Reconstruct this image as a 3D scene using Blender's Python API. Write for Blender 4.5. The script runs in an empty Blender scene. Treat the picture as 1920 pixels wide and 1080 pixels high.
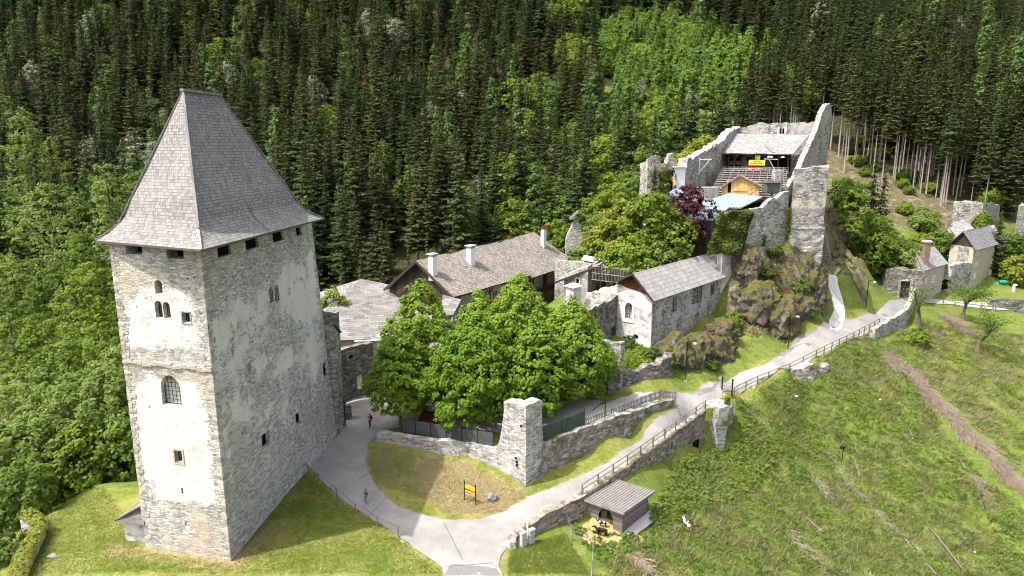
import bpy, bmesh, math, random
import numpy as np
from mathutils import Vector, Matrix, noise as mnoise, geometry as mgeo
R_ = math.radians
SC = bpy.context.scene
COL = SC.collection
rnd = random.Random(7)
NR = np.random.default_rng(11)

# ------------------------------------------------------------------ camera, sky, sun, exposure
F, CX, CY, CAMZ, TH = 1250.0, 960.0, 540.0, 34.0, R_(12.0)
cam = bpy.data.cameras.new('camera'); cam.sensor_width = 36.0; cam.lens = 36.0 * F / 1920.0
cam.clip_start = 0.5; cam.clip_end = 4000
cam_ob = bpy.data.objects.new('camera', cam); COL.objects.link(cam_ob)
cam_ob.location = (0, 0, CAMZ); cam_ob.rotation_euler = (R_(90) - TH, 0, 0)
SC.camera = cam_ob
SUN_TO = Vector((-0.93, -0.37, 0.0)).normalized() * math.cos(R_(61)) + Vector((0, 0, math.sin(R_(61))))
w = bpy.data.worlds.new('World'); SC.world = w; w.use_nodes = True
wn = w.node_tree; wn.nodes.clear()
wo = wn.nodes.new('ShaderNodeOutputWorld'); wb = wn.nodes.new('ShaderNodeBackground'); ws = wn.nodes.new('ShaderNodeTexSky')
ws.sky_type = 'NISHITA'; ws.sun_disc = False; ws.sun_elevation = R_(61)
ws.sun_rotation = math.atan2(SUN_TO.x, SUN_TO.y); ws.air_density = 0.8; ws.dust_density = 5.0; ws.ozone_density = 0.3
wb.inputs['Strength'].default_value = 0.15
wh = wn.nodes.new('ShaderNodeHueSaturation'); wh.inputs['Saturation'].default_value = 0.55
wn.links.new(ws.outputs[0], wh.inputs['Color']); wn.links.new(wh.outputs[0], wb.inputs[0]); wn.links.new(wb.outputs[0], wo.inputs[0])
sun = bpy.data.lights.new('sun', 'SUN'); sun.energy = 2.6; sun.angle = R_(0.6); sun.color = (1.0, 0.95, 0.87)
sun_ob = bpy.data.objects.new('sun', sun); COL.objects.link(sun_ob); sun_ob.location = (-60, -30, 120)
sun_ob.rotation_euler = SUN_TO.to_track_quat('Z', 'Y').to_euler()
SC.view_settings.view_transform = 'Standard'; SC.view_settings.look = 'None'
SC.view_settings.exposure = 1.28; SC.view_settings.gamma = 1.0
SC.render.engine = 'CYCLES'
SC.cycles.use_denoising = True; SC.cycles.filter_width = 1.05
SC.cycles.max_bounces = 6; SC.cycles.diffuse_bounces = 3; SC.cycles.glossy_bounces = 2; SC.cycles.transmission_bounces = 3
SC.cycles.use_adaptive_sampling = True; SC.cycles.adaptive_threshold = 0.02

# ------------------------------------------------------------------ measuring helpers (photo pixel -> place)
CT, ST = math.cos(TH), math.sin(TH)
def ray(u, v):
    a = (u - CX) / F; b = (CY - v) / F
    return Vector((a, CT + ST * b, -ST + CT * b))
def PD(u, v, D):
    r = ray(u, v); return r * (D / r.y) + Vector((0, 0, CAMZ))
def PZ(u, v, z):
    r = ray(u, v); return r * ((z - CAMZ) / r.z) + Vector((0, 0, CAMZ))
def proj(p):
    x, y, z = p[0], p[1], p[2] - CAMZ
    zc = y * CT - z * ST; yc = y * ST + z * CT
    return CX + F * x / zc, CY - F * yc / zc
def PP(u, v, p0, n):
    r = ray(u, v); o = Vector((0, 0, CAMZ)); t = (Vector(p0) - o).dot(n) / r.dot(n); return o + r * t
def XY(p): return Vector((p[0], p[1]))
def lerp(a, b, t): return a + (b - a) * t

# ------------------------------------------------------------------ object helpers
def tag(o, label=None, cat=None, group=None, kind=None):
    if label: o['label'] = label
    if cat: o['category'] = cat; o['kind'] = 'thing'
    if group: o['group'] = group
    if kind: o['kind'] = kind
    return o
def thing(name, label, cat, loc=(0, 0, 0), group=None, rotz=0.0):
    o = bpy.data.objects.new(name, None); COL.objects.link(o); o.location = loc; o.rotation_euler = (0, 0, rotz)
    o.empty_display_size = 0.3
    return tag(o, label, cat, group)
def link_mesh(name, me, parent=None, mats=()):
    for m in mats: me.materials.append(m)
    o = bpy.data.objects.new(name, me); COL.objects.link(o)
    if parent is not None:
        o.parent = parent
    return o
def world_child(o, parent):
    # meshes written in world metres: hang them on their thing without moving them
    o.parent = parent
    o.matrix_parent_inverse = (Matrix.Translation(parent.location) @ parent.rotation_euler.to_matrix().to_4x4()).inverted()
    return o
def copy_tree(o, parent=None):
    c = o.copy(); COL.objects.link(c)
    if parent is not None: c.parent = parent
    for ch in o.children: copy_tree(ch, c)
    return c

class MB:
    """collects faces of ONE part"""
    def __init__(s): s.v = []; s.f = []; s.m = []; s.uv = []; s.sm = []
    def face(s, pts, m=0, uv=None, smooth=False):
        i = len(s.v); s.v += [tuple(p) for p in pts]; s.f.append(tuple(range(i, i + len(pts)))); s.m.append(m); s.uv.append(uv); s.sm.append(smooth)
    def raw(s, vs, fs, m=0, smooth=False):
        i = len(s.v); s.v += [tuple(p) for p in vs]
        for f in fs: s.f.append(tuple(k + i for k in f)); s.m.append(m); s.uv.append(None); s.sm.append(smooth)
    def hexa(s, b, t, m=0):
        # b, t : four corners below / above, same order (counter-clockwise seen from above)
        vs = list(b) + list(t)
        s.raw(vs, [(3, 2, 1, 0), (4, 5, 6, 7), (0, 1, 5, 4), (1, 2, 6, 5), (2, 3, 7, 6), (3, 0, 4, 7)], m)
    def box(s, c, size, rz=0.0, m=0, taper=1.0):
        cx, cy, cz = c; sx, sy, sz = size; co, si = math.cos(rz), math.sin(rz)
        q = []
        for k, sc in ((0, 1.0), (1, taper)):
            for (a, b) in ((-1, -1), (1, -1), (1, 1), (-1, 1)):
                x, y = a * sx / 2 * sc, b * sy / 2 * sc
                q.append((cx + x * co - y * si, cy + x * si + y * co, cz + (k - .5) * sz))
        s.hexa(q[:4], q[4:], m)
    def bar(s, p, q, w, h=None, m=0, up=(0, 0, 1)):
        p = Vector(p); q = Vector(q); h = h or w; d = (q - p)
        if d.length < 1e-6: return
        d.normalize(); upv = Vector(up)
        if abs(d.dot(upv)) > .98: upv = Vector((1, 0, 0))
        x = d.cross(upv).normalized(); y = x.cross(d).normalized()
        vs = []
        for e in (p, q):
            for (a, b) in ((-1, -1), (1, -1), (1, 1), (-1, 1)):
                vs.append(e + x * (a * w / 2) + y * (b * h / 2))
        s.raw(vs, [(3, 2, 1, 0), (4, 5, 6, 7), (0, 1, 5, 4), (1, 2, 6, 5), (2, 3, 7, 6), (3, 0, 4, 7)], m)
    def tube(s, pts, rad, n=8, m=0, smooth=True, cap=True):
        pts = [Vector(p) for p in pts]; rings = []
        for i, p in enumerate(pts):
            d = (pts[min(i + 1, len(pts) - 1)] - pts[max(i - 1, 0)]).normalized()
            a = Vector((0, 0, 1)) if abs(d.z) < .9 else Vector((1, 0, 0))
            x = d.cross(a).normalized(); y = d.cross(x).normalized()
            r = rad[i] if isinstance(rad, (list, tuple)) else rad
            rings.append([p + (x * math.cos(2 * math.pi * k / n) + y * math.sin(2 * math.pi * k / n)) * r for k in range(n)])
        vs = [q for r in rings for q in r]; fs = []
        for i in range(len(rings) - 1):
            for k in range(n):
                a, b = i * n + k, i * n + (k + 1) % n
                fs.append((a, b, b + n, a + n))
        if cap:
            fs.append(tuple(range(n))); fs.append(tuple(reversed(range((len(rings) - 1) * n, len(rings) * n))))
        s.raw(vs, fs, m, smooth)
    def grid(s, P, m=0, uv=None, smooth=False):
        # P[i][j] points, uv same shape or None
        for i in range(len(P) - 1):
            for j in range(len(P[0]) - 1):
                q = [P[i][j], P[i][j + 1], P[i + 1][j + 1], P[i + 1][j]]
                t = None if uv is None else [uv[i][j], uv[i][j + 1], uv[i + 1][j + 1], uv[i + 1][j]]
                s.face(q, m, t, smooth)
    def build(s, name, mats, parent=None, weld=False, local=False, bevel=0.0):
        me = bpy.data.meshes.new(name)
        me.from_pydata(s.v, [], s.f)
        mats = mats if isinstance(mats, (list, tuple)) else [mats]
        for m in mats: me.materials.append(m)
        me.polygons.foreach_set('material_index', s.m)
        me.polygons.foreach_set('use_smooth', s.sm)
        if any(u is not None for u in s.uv):
            ul = me.uv_layers.new(name='UVMap'); k = 0
            for f, u in zip(s.f, s.uv):
                for j in range(len(f)):
                    ul.data[k].uv = u[j] if u is not None else (0, 0); k += 1
        if weld or bevel:
            bm = bmesh.new(); bm.from_mesh(me)
            bmesh.ops.remove_doubles(bm, verts=bm.verts, dist=0.0015)
            if bevel:
                bmesh.ops.bevel(bm, geom=[e for e in bm.edges if e.is_manifold and e.calc_face_angle(0) > .5], offset=bevel, segments=1, affect='EDGES', clamp_overlap=True)
            bmesh.ops.recalc_face_normals(bm, faces=bm.faces)
            bm.to_mesh(me); bm.free()
        o = bpy.data.objects.new(name, me); COL.objects.link(o)
        if parent is not None:
            if local: o.parent = parent
            else: world_child(o, parent)
        return o

def apply_mods(o):
    dg = bpy.context.evaluated_depsgraph_get(); dg.update()
    me = bpy.data.meshes.new_from_object(o.evaluated_get(dg)); old = o.data
    o.modifiers.clear(); o.data = me; me.name = old.name
    return o
def cut(o, mb):
    """cut openings (one closed prism each) out of a wall"""
    c = mb.build('cutter', o.data.materials[0], weld=True)
    mod = o.modifiers.new('b', 'BOOLEAN'); mod.operation = 'DIFFERENCE'; mod.object = c; mod.solver = 'EXACT'
    try: mod.use_self = True
    except Exception: pass
    apply_mods(o); me = c.data; bpy.data.objects.remove(c); bpy.data.meshes.remove(me)
    return o
def skin(name, vs, es, rs, mat, parent=None, sub=1, root=0):
    me = bpy.data.meshes.new(name); me.from_pydata([tuple(v) for v in vs], es, [])
    o = bpy.data.objects.new(name, me); COL.objects.link(o)
    m = o.modifiers.new('skin', 'SKIN'); m.use_smooth_shade = True
    sv = me.skin_vertices[0].data
    for i, r in enumerate(rs):
        sv[i].radius = (r, r) if not isinstance(r, tuple) else r
        sv[i].use_root = (i == root)
    s = o.modifiers.new('sub', 'SUBSURF'); s.levels = sub; s.render_levels = sub
    apply_mods(o); o.data.materials.clear(); o.data.materials.append(mat)
    if parent is not None: o.parent = parent
    return o

def quads_mesh(name, C, N, S, mat, aspect=1.6, seed=0, extra=None, droop=None):
    """one leaf-sized face per row: centre C, facing N, size S"""
    r = np.random.default_rng(seed); n = len(C); N = N / (np.linalg.norm(N, axis=1, keepdims=True) + 1e-9)
    T = r.normal(size=(n, 3)) if droop is None else droop
    U = T - (T * N).sum(1, keepdims=True) * N; U /= np.linalg.norm(U, axis=1, keepdims=True) + 1e-9; W = np.cross(N, U)
    a = (S * .5)[:, None] * aspect; b = (S * .5)[:, None]
    v = np.stack([C - U * a, C - W * b + U * a * .1, C + U * a, C + W * b + U * a * .1], 1).reshape(-1, 3)
    f = np.arange(4 * n).reshape(n, 4); return arr_mesh(name, v, f, [mat])
def arr_mesh(name, v, f, mats, mi=None):
    me = bpy.data.meshes.new(name); k = f.shape[1]
    me.vertices.add(len(v)); me.vertices.foreach_set('co', np.ascontiguousarray(v, dtype=np.float32).ravel())
    me.loops.add(f.size); me.loops.foreach_set('vertex_index', f.astype(np.int32).ravel())
    me.polygons.add(len(f)); me.polygons.foreach_set('loop_start', (np.arange(len(f)) * k).astype(np.int32))
    if mi is not None: me.polygons.foreach_set('material_index', mi.astype(np.int32))
    me.update(calc_edges=True)
    for m in mats: me.materials.append(m)
    return me
class Pl:
    """a vertical plane through A and B (xy); n points to the camera side"""
    def __init__(s, A, B):
        s.A = Vector((A[0], A[1], 0)); s.B = Vector((B[0], B[1], 0)); s.L = (s.B - s.A).length
        s.d = (s.B - s.A).normalized(); s.n = Vector((s.d.y, -s.d.x, 0))
        if s.n.dot(-s.A) < 0: s.n = -s.n
    def px(s, u, v):
        p = PP(u, v, s.A, s.n); return (p - s.A).dot(s.d), p.z
    def pt(s, a, z, off=0.0): return s.A + s.d * a + s.n * off + Vector((0, 0, z))
    def rect(s, u0, v0, u1, v1):
        um = (u0 + u1) / 2; vm = (v0 + v1) / 2
        a0 = s.px(u0, vm)[0]; a1 = s.px(u1, vm)[0]; z1 = s.px(um, v0)[1]; z0 = s.px(um, v1)[1]
        return min(a0, a1), max(a0, a1), z0, z1
def outline(a0, a1, z0, z1, arch):
    if not arch: return [(a0, z0), (a1, z0), (a1, z1), (a0, z1)]
    r = (a1 - a0) / 2; zs = z1 - r * arch; c = (a0 + a1) / 2; o = [(a0, z0), (a1, z0)]
    for k in range(0, 9):
        t = math.pi * k / 8; o.append((c + r * math.cos(t), zs + r * arch * math.sin(t)))
    return o
def prism(mb, pl, o, f0, f1, m=0):
    a = [pl.pt(x, z, f0) for x, z in o]; b = [pl.pt(x, z, f1) for x, z in o]; n = len(o)
    mb.raw(a + b, [tuple(range(n)), tuple(reversed(range(n, 2 * n)))] + [(i, i + n, (i + 1) % n + n, (i + 1) % n) for i in range(n)], m)

# ------------------------------------------------------------------ material helpers
class NB:
    def __init__(s, name):
        s.m = bpy.data.materials.new(name); s.m.use_nodes = True; s.t = s.m.node_tree; s.t.nodes.clear()
        s.out = s.t.nodes.new('ShaderNodeOutputMaterial')
    def n(s, typ, props=None, **inp):
        nd = s.t.nodes.new('ShaderNode' + typ)
        for k, v in (props or {}).items(): setattr(nd, k, v)
        for k, v in inp.items():
            k = k.replace('_', ' ')
            s.set(nd.inputs[k], v)
        return nd
    def set(s, sock, v):
        if isinstance(v, bpy.types.NodeSocket): s.t.links.new(v, sock)
        elif isinstance(v, (tuple, list)) and len(v) == 3 and sock.type == 'RGBA': sock.default_value = (*v, 1)
        else: sock.default_value = v
    def pos(s): return s.n('NewGeometry').outputs['Position']
    def math(s, op, a, b=0.0, clamp=False):
        nd = s.t.nodes.new('ShaderNodeMath'); nd.operation = op; nd.use_clamp = clamp
        s.set(nd.inputs[0], a); s.set(nd.inputs[1], b); return nd.outputs[0]
    def vmath(s, op, a, b):
        nd = s.t.nodes.new('ShaderNodeVectorMath'); nd.operation = op
        s.set(nd.inputs[0], a); s.set(nd.inputs[1], b)
        return nd.outputs['Value'] if op == 'DOT_PRODUCT' else nd.outputs[0]
    def noise(s, vec, scale, detail=4.0, rough=.55, col=False, dist=0.0):
        nd = s.n('TexNoise', Vector=vec, Scale=scale, Detail=detail, Roughness=rough, Distortion=dist)
        return nd.outputs['Color' if col else 'Fac']
    def vor(s, vec, scale, feat='F1', rand=1.0):
        return s.n('TexVoronoi', {'feature': feat}, Vector=vec, Scale=scale, Randomness=rand)
    def ramp(s, fac, stops, interp='LINEAR'):
        nd = s.t.nodes.new('ShaderNodeValToRGB'); r = nd.color_ramp; r.interpolation = interp
        while len(r.elements) < len(stops): r.elements.new(.5)
        for e, (p, c) in zip(r.elements, stops):
            e.position = p; e.color = (c, c, c, 1) if not isinstance(c, tuple) else (*c, 1)
        s.set(nd.inputs[0], fac); return nd.outputs[0]
    def mix(s, fac, a, b, blend='MIX'):
        nd = s.t.nodes.new('ShaderNodeMix'); nd.data_type = 'RGBA'; nd.blend_type = blend
        s.set(nd.inputs[0], fac); s.set(nd.inputs[6], a); s.set(nd.inputs[7], b); return nd.outputs[2]
    def bump(s, h, st=.5, dist=.05, nrm=None):
        nd = s.n('Bump', Strength=st, Distance=dist, Height=h)
        if nrm is not None: s.set(nd.inputs['Normal'], nrm)
        return nd.outputs[0]
    def finish(s, col, rough=.9, nrm=None, metal=0.0, spec=.25, transl=None):
        p = s.n('BsdfPrincipled', Roughness=rough, Metallic=metal)
        p.inputs['Specular IOR Level'].default_value = spec
        s.set(p.inputs['Base Color'], col)
        if nrm is not None: s.set(p.inputs['Normal'], nrm)
        sh = p.outputs[0]
        if transl is not None:
            tr = s.n('BsdfTranslucent'); s.set(tr.inputs[0], transl[1])
            mx = s.t.nodes.new('ShaderNodeMixShader'); mx.inputs[0].default_value = transl[0]
            s.t.links.new(sh, mx.inputs[1]); s.t.links.new(tr.outputs[0], mx.inputs[2]); sh = mx.outputs[0]
        s.t.links.new(sh, s.out.inputs[0]); return s.m

def m_plain(name, col, rough=.8, var=.15, scale=3.0, metal=0.0, spec=.3, bump=.1, streak=False):
    b = NB(name); p = b.pos()
    if streak: p = b.vmath('MULTIPLY', p, (1, 1, .15))
    nz = b.noise(p, scale, 5, .6)
    c = b.mix(b.ramp(nz, [(.25, 0.0), (.75, 1.0)]), tuple(x * (1 - var) for x in col), tuple(min(1, x * (1 + var)) for x in col))
    return b.finish(c, rough, b.bump(nz, bump, .03), metal, spec)

def stone_nodes(b, cols, mortar, scale=2.3, zs=2.4, edge=.07, distort=.12):
    p = b.pos()
    dn = b.vmath('MULTIPLY', b.vmath('SUBTRACT', b.noise(p, 1.6, 3, .6, col=True), (.5, .5, .5)), (distort * 4, distort * 4, distort * 1.6))
    q = b.vmath('MULTIPLY', b.vmath('ADD', p, dn), (1, 1, zs))
    v = b.vor(q, scale); e = b.vor(q, scale, 'DISTANCE_TO_EDGE')
    cell = b.n('SeparateColor', Color=v.outputs['Color']).outputs[0]
    c = b.ramp(cell, cols, 'LINEAR')
    fine = b.noise(p, 9.0, 5, .65)
    c = b.mix(.8, c, b.ramp(fine, [(.3, .2), (.7, .82)]), 'OVERLAY')
    mk = b.ramp(e.outputs['Distance'], [(0.0, 1.0), (edge, 0.0)])
    c = b.mix(b.math('MULTIPLY', mk, .8), c, mortar)
    st = b.noise(p, .22, 5, .62)
    c = b.mix(b.ramp(st, [(.42, 0.0), (.62, .55)]), c, b.mix(.6, c, (.62, .58, .52), 'MULTIPLY'))
    strk = b.noise(b.vmath('MULTIPLY', p, (1.4, 1.4, .12)), 1.0, 4, .6)
    c = b.mix(b.ramp(strk, [(.52, 0.0), (.70, .55)]), c, b.mix(1.0, c, (.55, .54, .52), 'MULTIPLY'))
    h = b.math('ADD', b.math('MULTIPLY', b.ramp(e.outputs['Distance'], [(0.0, 0.0), (edge * 1.6, 1.0)]), .7), b.math('MULTIPLY', b.math('ADD', cell, fine), .35))
    return c, h, p
def m_stone(name, cols, mortar, scale=2.3, zs=2.4, edge=.07, plaster=None, bump=.8, moss=0.0):
    b = NB(name); c, h, p = stone_nodes(b, cols, mortar, scale, zs, edge)
    if plaster:
        pc, lo, hi, sc = plaster
        pn = b.noise(p, sc, 7, .68)
        mk = b.ramp(pn, [(lo, 0.0), (hi, 1.0)])
        pcol = b.mix(b.ramp(b.noise(p, 1.1, 5, .65), [(.3, 0.0), (.7, 1.0)]), tuple(x * .8 for x in pc), pc)
        c = b.mix(mk, c, pcol); h = b.math('ADD', b.math('MULTIPLY', h, b.math('SUBTRACT', 1.0, b.math('MULTIPLY', mk, .75))), b.math('MULTIPLY', mk, .8))
    if moss:
        mn = b.noise(p, .55, 6, .7)
        c = b.mix(b.ramp(mn, [(.62 - moss, 0.0), (.72 - moss * .5, .85)]), c, b.mix(b.noise(p, 5, 3), (.06, .075, .02), (.15, .11, .045)))
    return b.finish(c, .93, b.bump(h, bump, .06), spec=.15)

GREY = [(.0, (.13, .125, .12)), (.3, (.23, .22, .205)), (.6, (.33, .315, .29)), (.85, (.43, .41, .38)), (1.0, (.55, .53, .5))]
WARM = [(.0, (.10, .085, .065)), (.3, (.19, .165, .13)), (.65, (.3, .265, .21)), (1.0, (.42, .39, .33))]
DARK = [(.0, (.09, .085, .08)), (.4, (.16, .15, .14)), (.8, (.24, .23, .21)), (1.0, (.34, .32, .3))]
LIGHT = [(.0, (.22, .21, .2)), (.35, (.38, .365, .345)), (.7, (.5, .48, .455)), (1.0, (.64, .62, .6))]
MS = {}
MS['grey'] = m_stone('grey_rubble_masonry', GREY, (.34, .325, .3), 2.2, 2.2, .06, moss=.04)
MS['ruin'] = m_stone('weathered_ruin_masonry', GREY, (.30, .285, .26), 2.0, 2.0, .07, ((.46, .43, .39), .5, .6, .3), moss=.03)
MS['ruin_plaster'] = m_stone('ruin_masonry_with_plaster', GREY, (.36, .34, .315), 2.1, 2.0, .06, ((.43, .40, .365), .48, .62, .27))
MS['dark'] = m_stone('dark_mossy_masonry', DARK, (.17, .16, .145), 1.9, 2.0, .08, moss=.08)  # dark mossy stone; on the gate wall its darkness also stands in for shade
MS['warm'] = m_stone('brown_retaining_masonry', WARM, (.22, .195, .155), 2.0, 1.9, .07, ((.30, .27, .225), .5, .62, .4), moss=.06)
MS['light'] = m_stone('pale_limestone_masonry', LIGHT, (.46, .445, .42), 2.0, 2.6, .06)
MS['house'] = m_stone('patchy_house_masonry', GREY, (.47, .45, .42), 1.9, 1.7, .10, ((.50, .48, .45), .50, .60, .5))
MS['houselit'] = m_stone('sunlit_whitewashed_rubble', LIGHT, (.56, .54, .52), 2.0, 2.0, .07, ((.66, .64, .62), .42, .56, .45))  # whitewash; on the house gable also its sunlit brightness put into the colour
MS['cream'] = m_stone('crumbling_cream_plaster', GREY, (.4, .37, .32), 2.1, 1.8, .08, ((.50, .44, .35), .30, .40, .22))
MS['drystone'] = m_stone('dry_stone', DARK, (.05, .05, .05), 1.5, 1.5, .09)

def m_shingle(name, c1, c2, row=.28, wid=.22, lichen=None, worn=.35):
    b = NB(name); uv = b.n('TexCoord').outputs['UV']; p = b.pos()
    wob = b.vmath('MULTIPLY', b.vmath('SUBTRACT', b.noise(p, .8, 3, .6, col=True), (.5, .5, .5)), (.03, .05, 0))
    br = b.n('TexBrick', {'offset': .5, 'squash': 1.0}, Vector=b.vmath('ADD', uv, wob), Color1=(0.0, 0.0, 0.0), Color2=(1.0, 1.0, 1.0), Mortar=(.5, .5, .5), Scale=1.0)
    br.inputs['Mortar Size'].default_value = .018; br.inputs['Mortar Smooth'].default_value = .2
    br.inputs['Brick Width'].default_value = wid; br.inputs['Row Height'].default_value = row; br.inputs['Bias'].default_value = 0.0
    cell = b.n('SeparateColor', Color=br.outputs['Color']).outputs[0]
    big = b.noise(p, .35, 5, .65)
    c = b.ramp(b.math('ADD', b.math('MULTIPLY', cell, .55), b.math('MULTIPLY', big, .5)), [(.2, c1), (.8, c2)])
    fl = b.noise(b.vmath('MULTIPLY', uv, (2.2, 1.2, 1)), 1.6, 6, .75)
    c = b.mix(b.ramp(fl, [(.56, 0.0), (.68, worn)]), c, (.46, .45, .44))
    c = b.mix(b.ramp(fl, [(.3, .55), (.43, 0.0)]), c, tuple(x * .55 for x in c1))
    # course shadow line: the butt of each row
    vv = b.n('SeparateXYZ', Vector=b.vmath('ADD', uv, wob)).outputs[1]
    fr = b.math('FRACT', b.math('DIVIDE', vv, row))
    c = b.mix(b.math('MULTIPLY', br.outputs['Fac'], .7), c, tuple(x * .35 for x in c1))
    if lichen:
        ln = b.noise(p, .9, 6, .7)
        c = b.mix(b.ramp(ln, [(lichen[1], 0.0), (lichen[1] + .12, .75)]), c, lichen[0])
    h = b.math('ADD', b.math('SUBTRACT', 1.0, fr), b.math('MULTIPLY', cell, .35))
    return b.finish(c, .85, b.bump(h, .9, .05), spec=.2)
MS['shingle'] = m_shingle('weathered_grey_shingle', (.16, .153, .147), (.33, .315, .30), .3, .22)
MS['shingle_low'] = m_shingle('large_grey_shingle', (.12, .113, .108), (.25, .237, .228), .44, .95, worn=.3)
MS['shingle_brown'] = m_shingle('brown_grey_shingle', (.14, .117, .10), (.31, .28, .25), .36, .26, ((.22, .11, .035), .60), worn=.42)
MS['shingle_slab'] = m_shingle('pale_grey_slab', (.235, .227, .22), (.345, .335, .325), .62, .6, worn=.2)
MS['shingle_old'] = m_shingle('mossy_grey_shingle', (.16, .155, .15), (.34, .33, .32), .45, .35, ((.17, .17, .10), .63), worn=.45)
MS['shingle_slate'] = m_shingle('slate_grey_shingle', (.12, .12, .125), (.24, .24, .25), .3, .3, worn=.15)

def m_wood(name, c1, c2, board=.2, horiz=False, gap=.06):
    b = NB(name); p = b.pos()
    if horiz: t = b.n('SeparateXYZ', Vector=p).outputs[2]
    else:
        sp = b.n('SeparateXYZ', Vector=p); t = b.math('ADD', b.math('MULTIPLY', sp.outputs[0], .77), b.math('MULTIPLY', sp.outputs[1], .64))
    q = b.math('DIVIDE', t, board); fr = b.math('FRACT', q); fl = b.math('FLOOR', q)
    rn = b.n('TexWhiteNoise', {'noise_dimensions': '1D'}, W=fl).outputs['Value']
    gr = b.noise(b.vmath('MULTIPLY', p, (1, 1, 8) if horiz else (6, 6, .6)), 2.5, 5, .6)
    c = b.ramp(b.math('ADD', b.math('MULTIPLY', rn, .6), b.math('MULTIPLY', gr, .5)), [(.15, c1), (.9, c2)])
    mk = b.ramp(fr, [(0.0, 1.0), (gap, 0.0), (1 - gap * .3, 0.0), (1.0, 1.0)])
    c = b.mix(b.math('MULTIPLY', mk, .85), c, tuple(x * .2 for x in c1))
    return b.finish(c, .8, b.bump(b.math('SUBTRACT', 1.0, mk), .6, .03), spec=.2)
MS['wood_dark'] = m_wood('dark_weathered_boards', (.025, .02, .017), (.075, .058, .048), .22)
MS['wood_red'] = m_wood('reddish_brown_boards', (.075, .027, .014), (.15, .056, .030), .25)
MS['wood_new'] = m_wood('fresh_pine_boards', (.50, .29, .10), (.66, .42, .17), .3, gap=.04)
MS['wood_grey'] = m_wood('silvery_grey_timber', (.16, .15, .145), (.33, .315, .30), .18)
MS['wood_shed'] = m_wood('horizontal_shed_boards', (.15, .115, .105), (.30, .25, .23), .17, True, .1)
MS['wood_roof'] = m_plain('grey_roof_batten', (.20, .18, .172), .85, .3, 2.0)
MS['beam'] = m_plain('dark_brown_timber', (.05, .036, .028), .8, .3, 4)
MS['rail'] = m_plain('weathered_rail_timber', (.19, .165, .145), .85, .25, 4)
MS['white'] = m_plain('white_limewash', (.80, .79, .77), .8, .06, 2.5, bump=.05)
MS['coping'] = m_plain('pale_metal_sheet', (.66, .67, .68), .45, .06, 2, metal=.2)
MS['stucco'] = m_plain('warm_grey_stucco', (.42, .38, .33), .9, .25, 1.2)
MS['concrete'] = m_plain('pale_concrete', (.45, .44, .42), .9, .15, 3)
MS['black'] = m_plain('black_iron', (.02, .02, .022), .5, .2, 5, .4)
MS['steel'] = m_plain('galvanised_steel', (.32, .34, .33), .45, .15, 4, .5)
MS['rust'] = m_plain('rusty_brown_steel', (.20, .155, .125), .7, .3, 6, .2)
MS['green_iron'] = m_plain('dark_green_iron', (.02, .05, .035), .55, .2, 5, .2)
MS['green_net'] = m_plain('dark_green_screen', (.045, .075, .05), .8, .3, 1.5)
MS['grey_net'] = m_plain('dark_grey_screen', (.07, .08, .075), .8, .3, 1.5)
MS['red_tile'] = m_shingle('red_clay_tile', (.16, .03, .022), (.30, .07, .05), .3, .22, worn=.08)
MS['void'] = m_plain('painted_interior_shade', (.012, .011, .010), .95, .3, 2, spec=0)  # near-black colour stands in for the shade inside openings
MS['glass'] = m_plain('dark_window_glass', (.03, .035, .04), .15, .2, 1, spec=.6)
MS['pale_glass'] = m_plain('leaded_pale_glass', (.42, .44, .45), .3, .1, 4, spec=.5)
MS['cabinet'] = m_plain('grey_cabinet_paint', (.42, .43, .42), .5, .06, 2)
MS['yellow'] = m_plain('yellow_sign_paint', (.80, .58, .02), .5, .04, 2)
MS['banner_yellow'] = m_plain('yellow_banner_cloth', (.82, .62, .03), .7, .08, 1.5)
MS['banner_red'] = m_plain('red_banner_cloth', (.45, .02, .025), .7, .08, 1.5)
MS['orange'] = m_plain('orange_sign_paint', (.78, .36, .08), .5, .04, 2)
MS['redpaint'] = m_plain('red_sign_paint', (.62, .05, .05), .5, .05, 2)
MS['brick'] = m_stone('red_brick', [(.0, (.19, .11, .085)), (.6, (.30, .19, .15)), (1.0, (.40, .29, .24))], (.36, .3, .26), 3.5, 3.0, .08)
MS['teal'] = m_plain('teal_plastic', (.01, .30, .22), .4, .05, 2)
def m_seam(name, col, d, step):
    b = NB(name); p = b.pos(); t = b.math('DIVIDE', b.vmath('DOT_PRODUCT', p, d), step)
    fr = b.math('FRACT', t); mk = b.ramp(fr, [(0.0, 1.0), (.07, 0.0), (.93, 0.0), (1.0, 1.0)])
    nz = b.noise(p, .7, 5, .6)
    c = b.mix(b.ramp(nz, [(.3, 0.0), (.7, 1.0)]), tuple(x * .88 for x in col), col)
    c = b.mix(b.math('MULTIPLY', mk, .35), c, tuple(x * .45 for x in col))
    return b.finish(c, .42, b.bump(mk, 1.0, .05), .25, .4)

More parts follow.
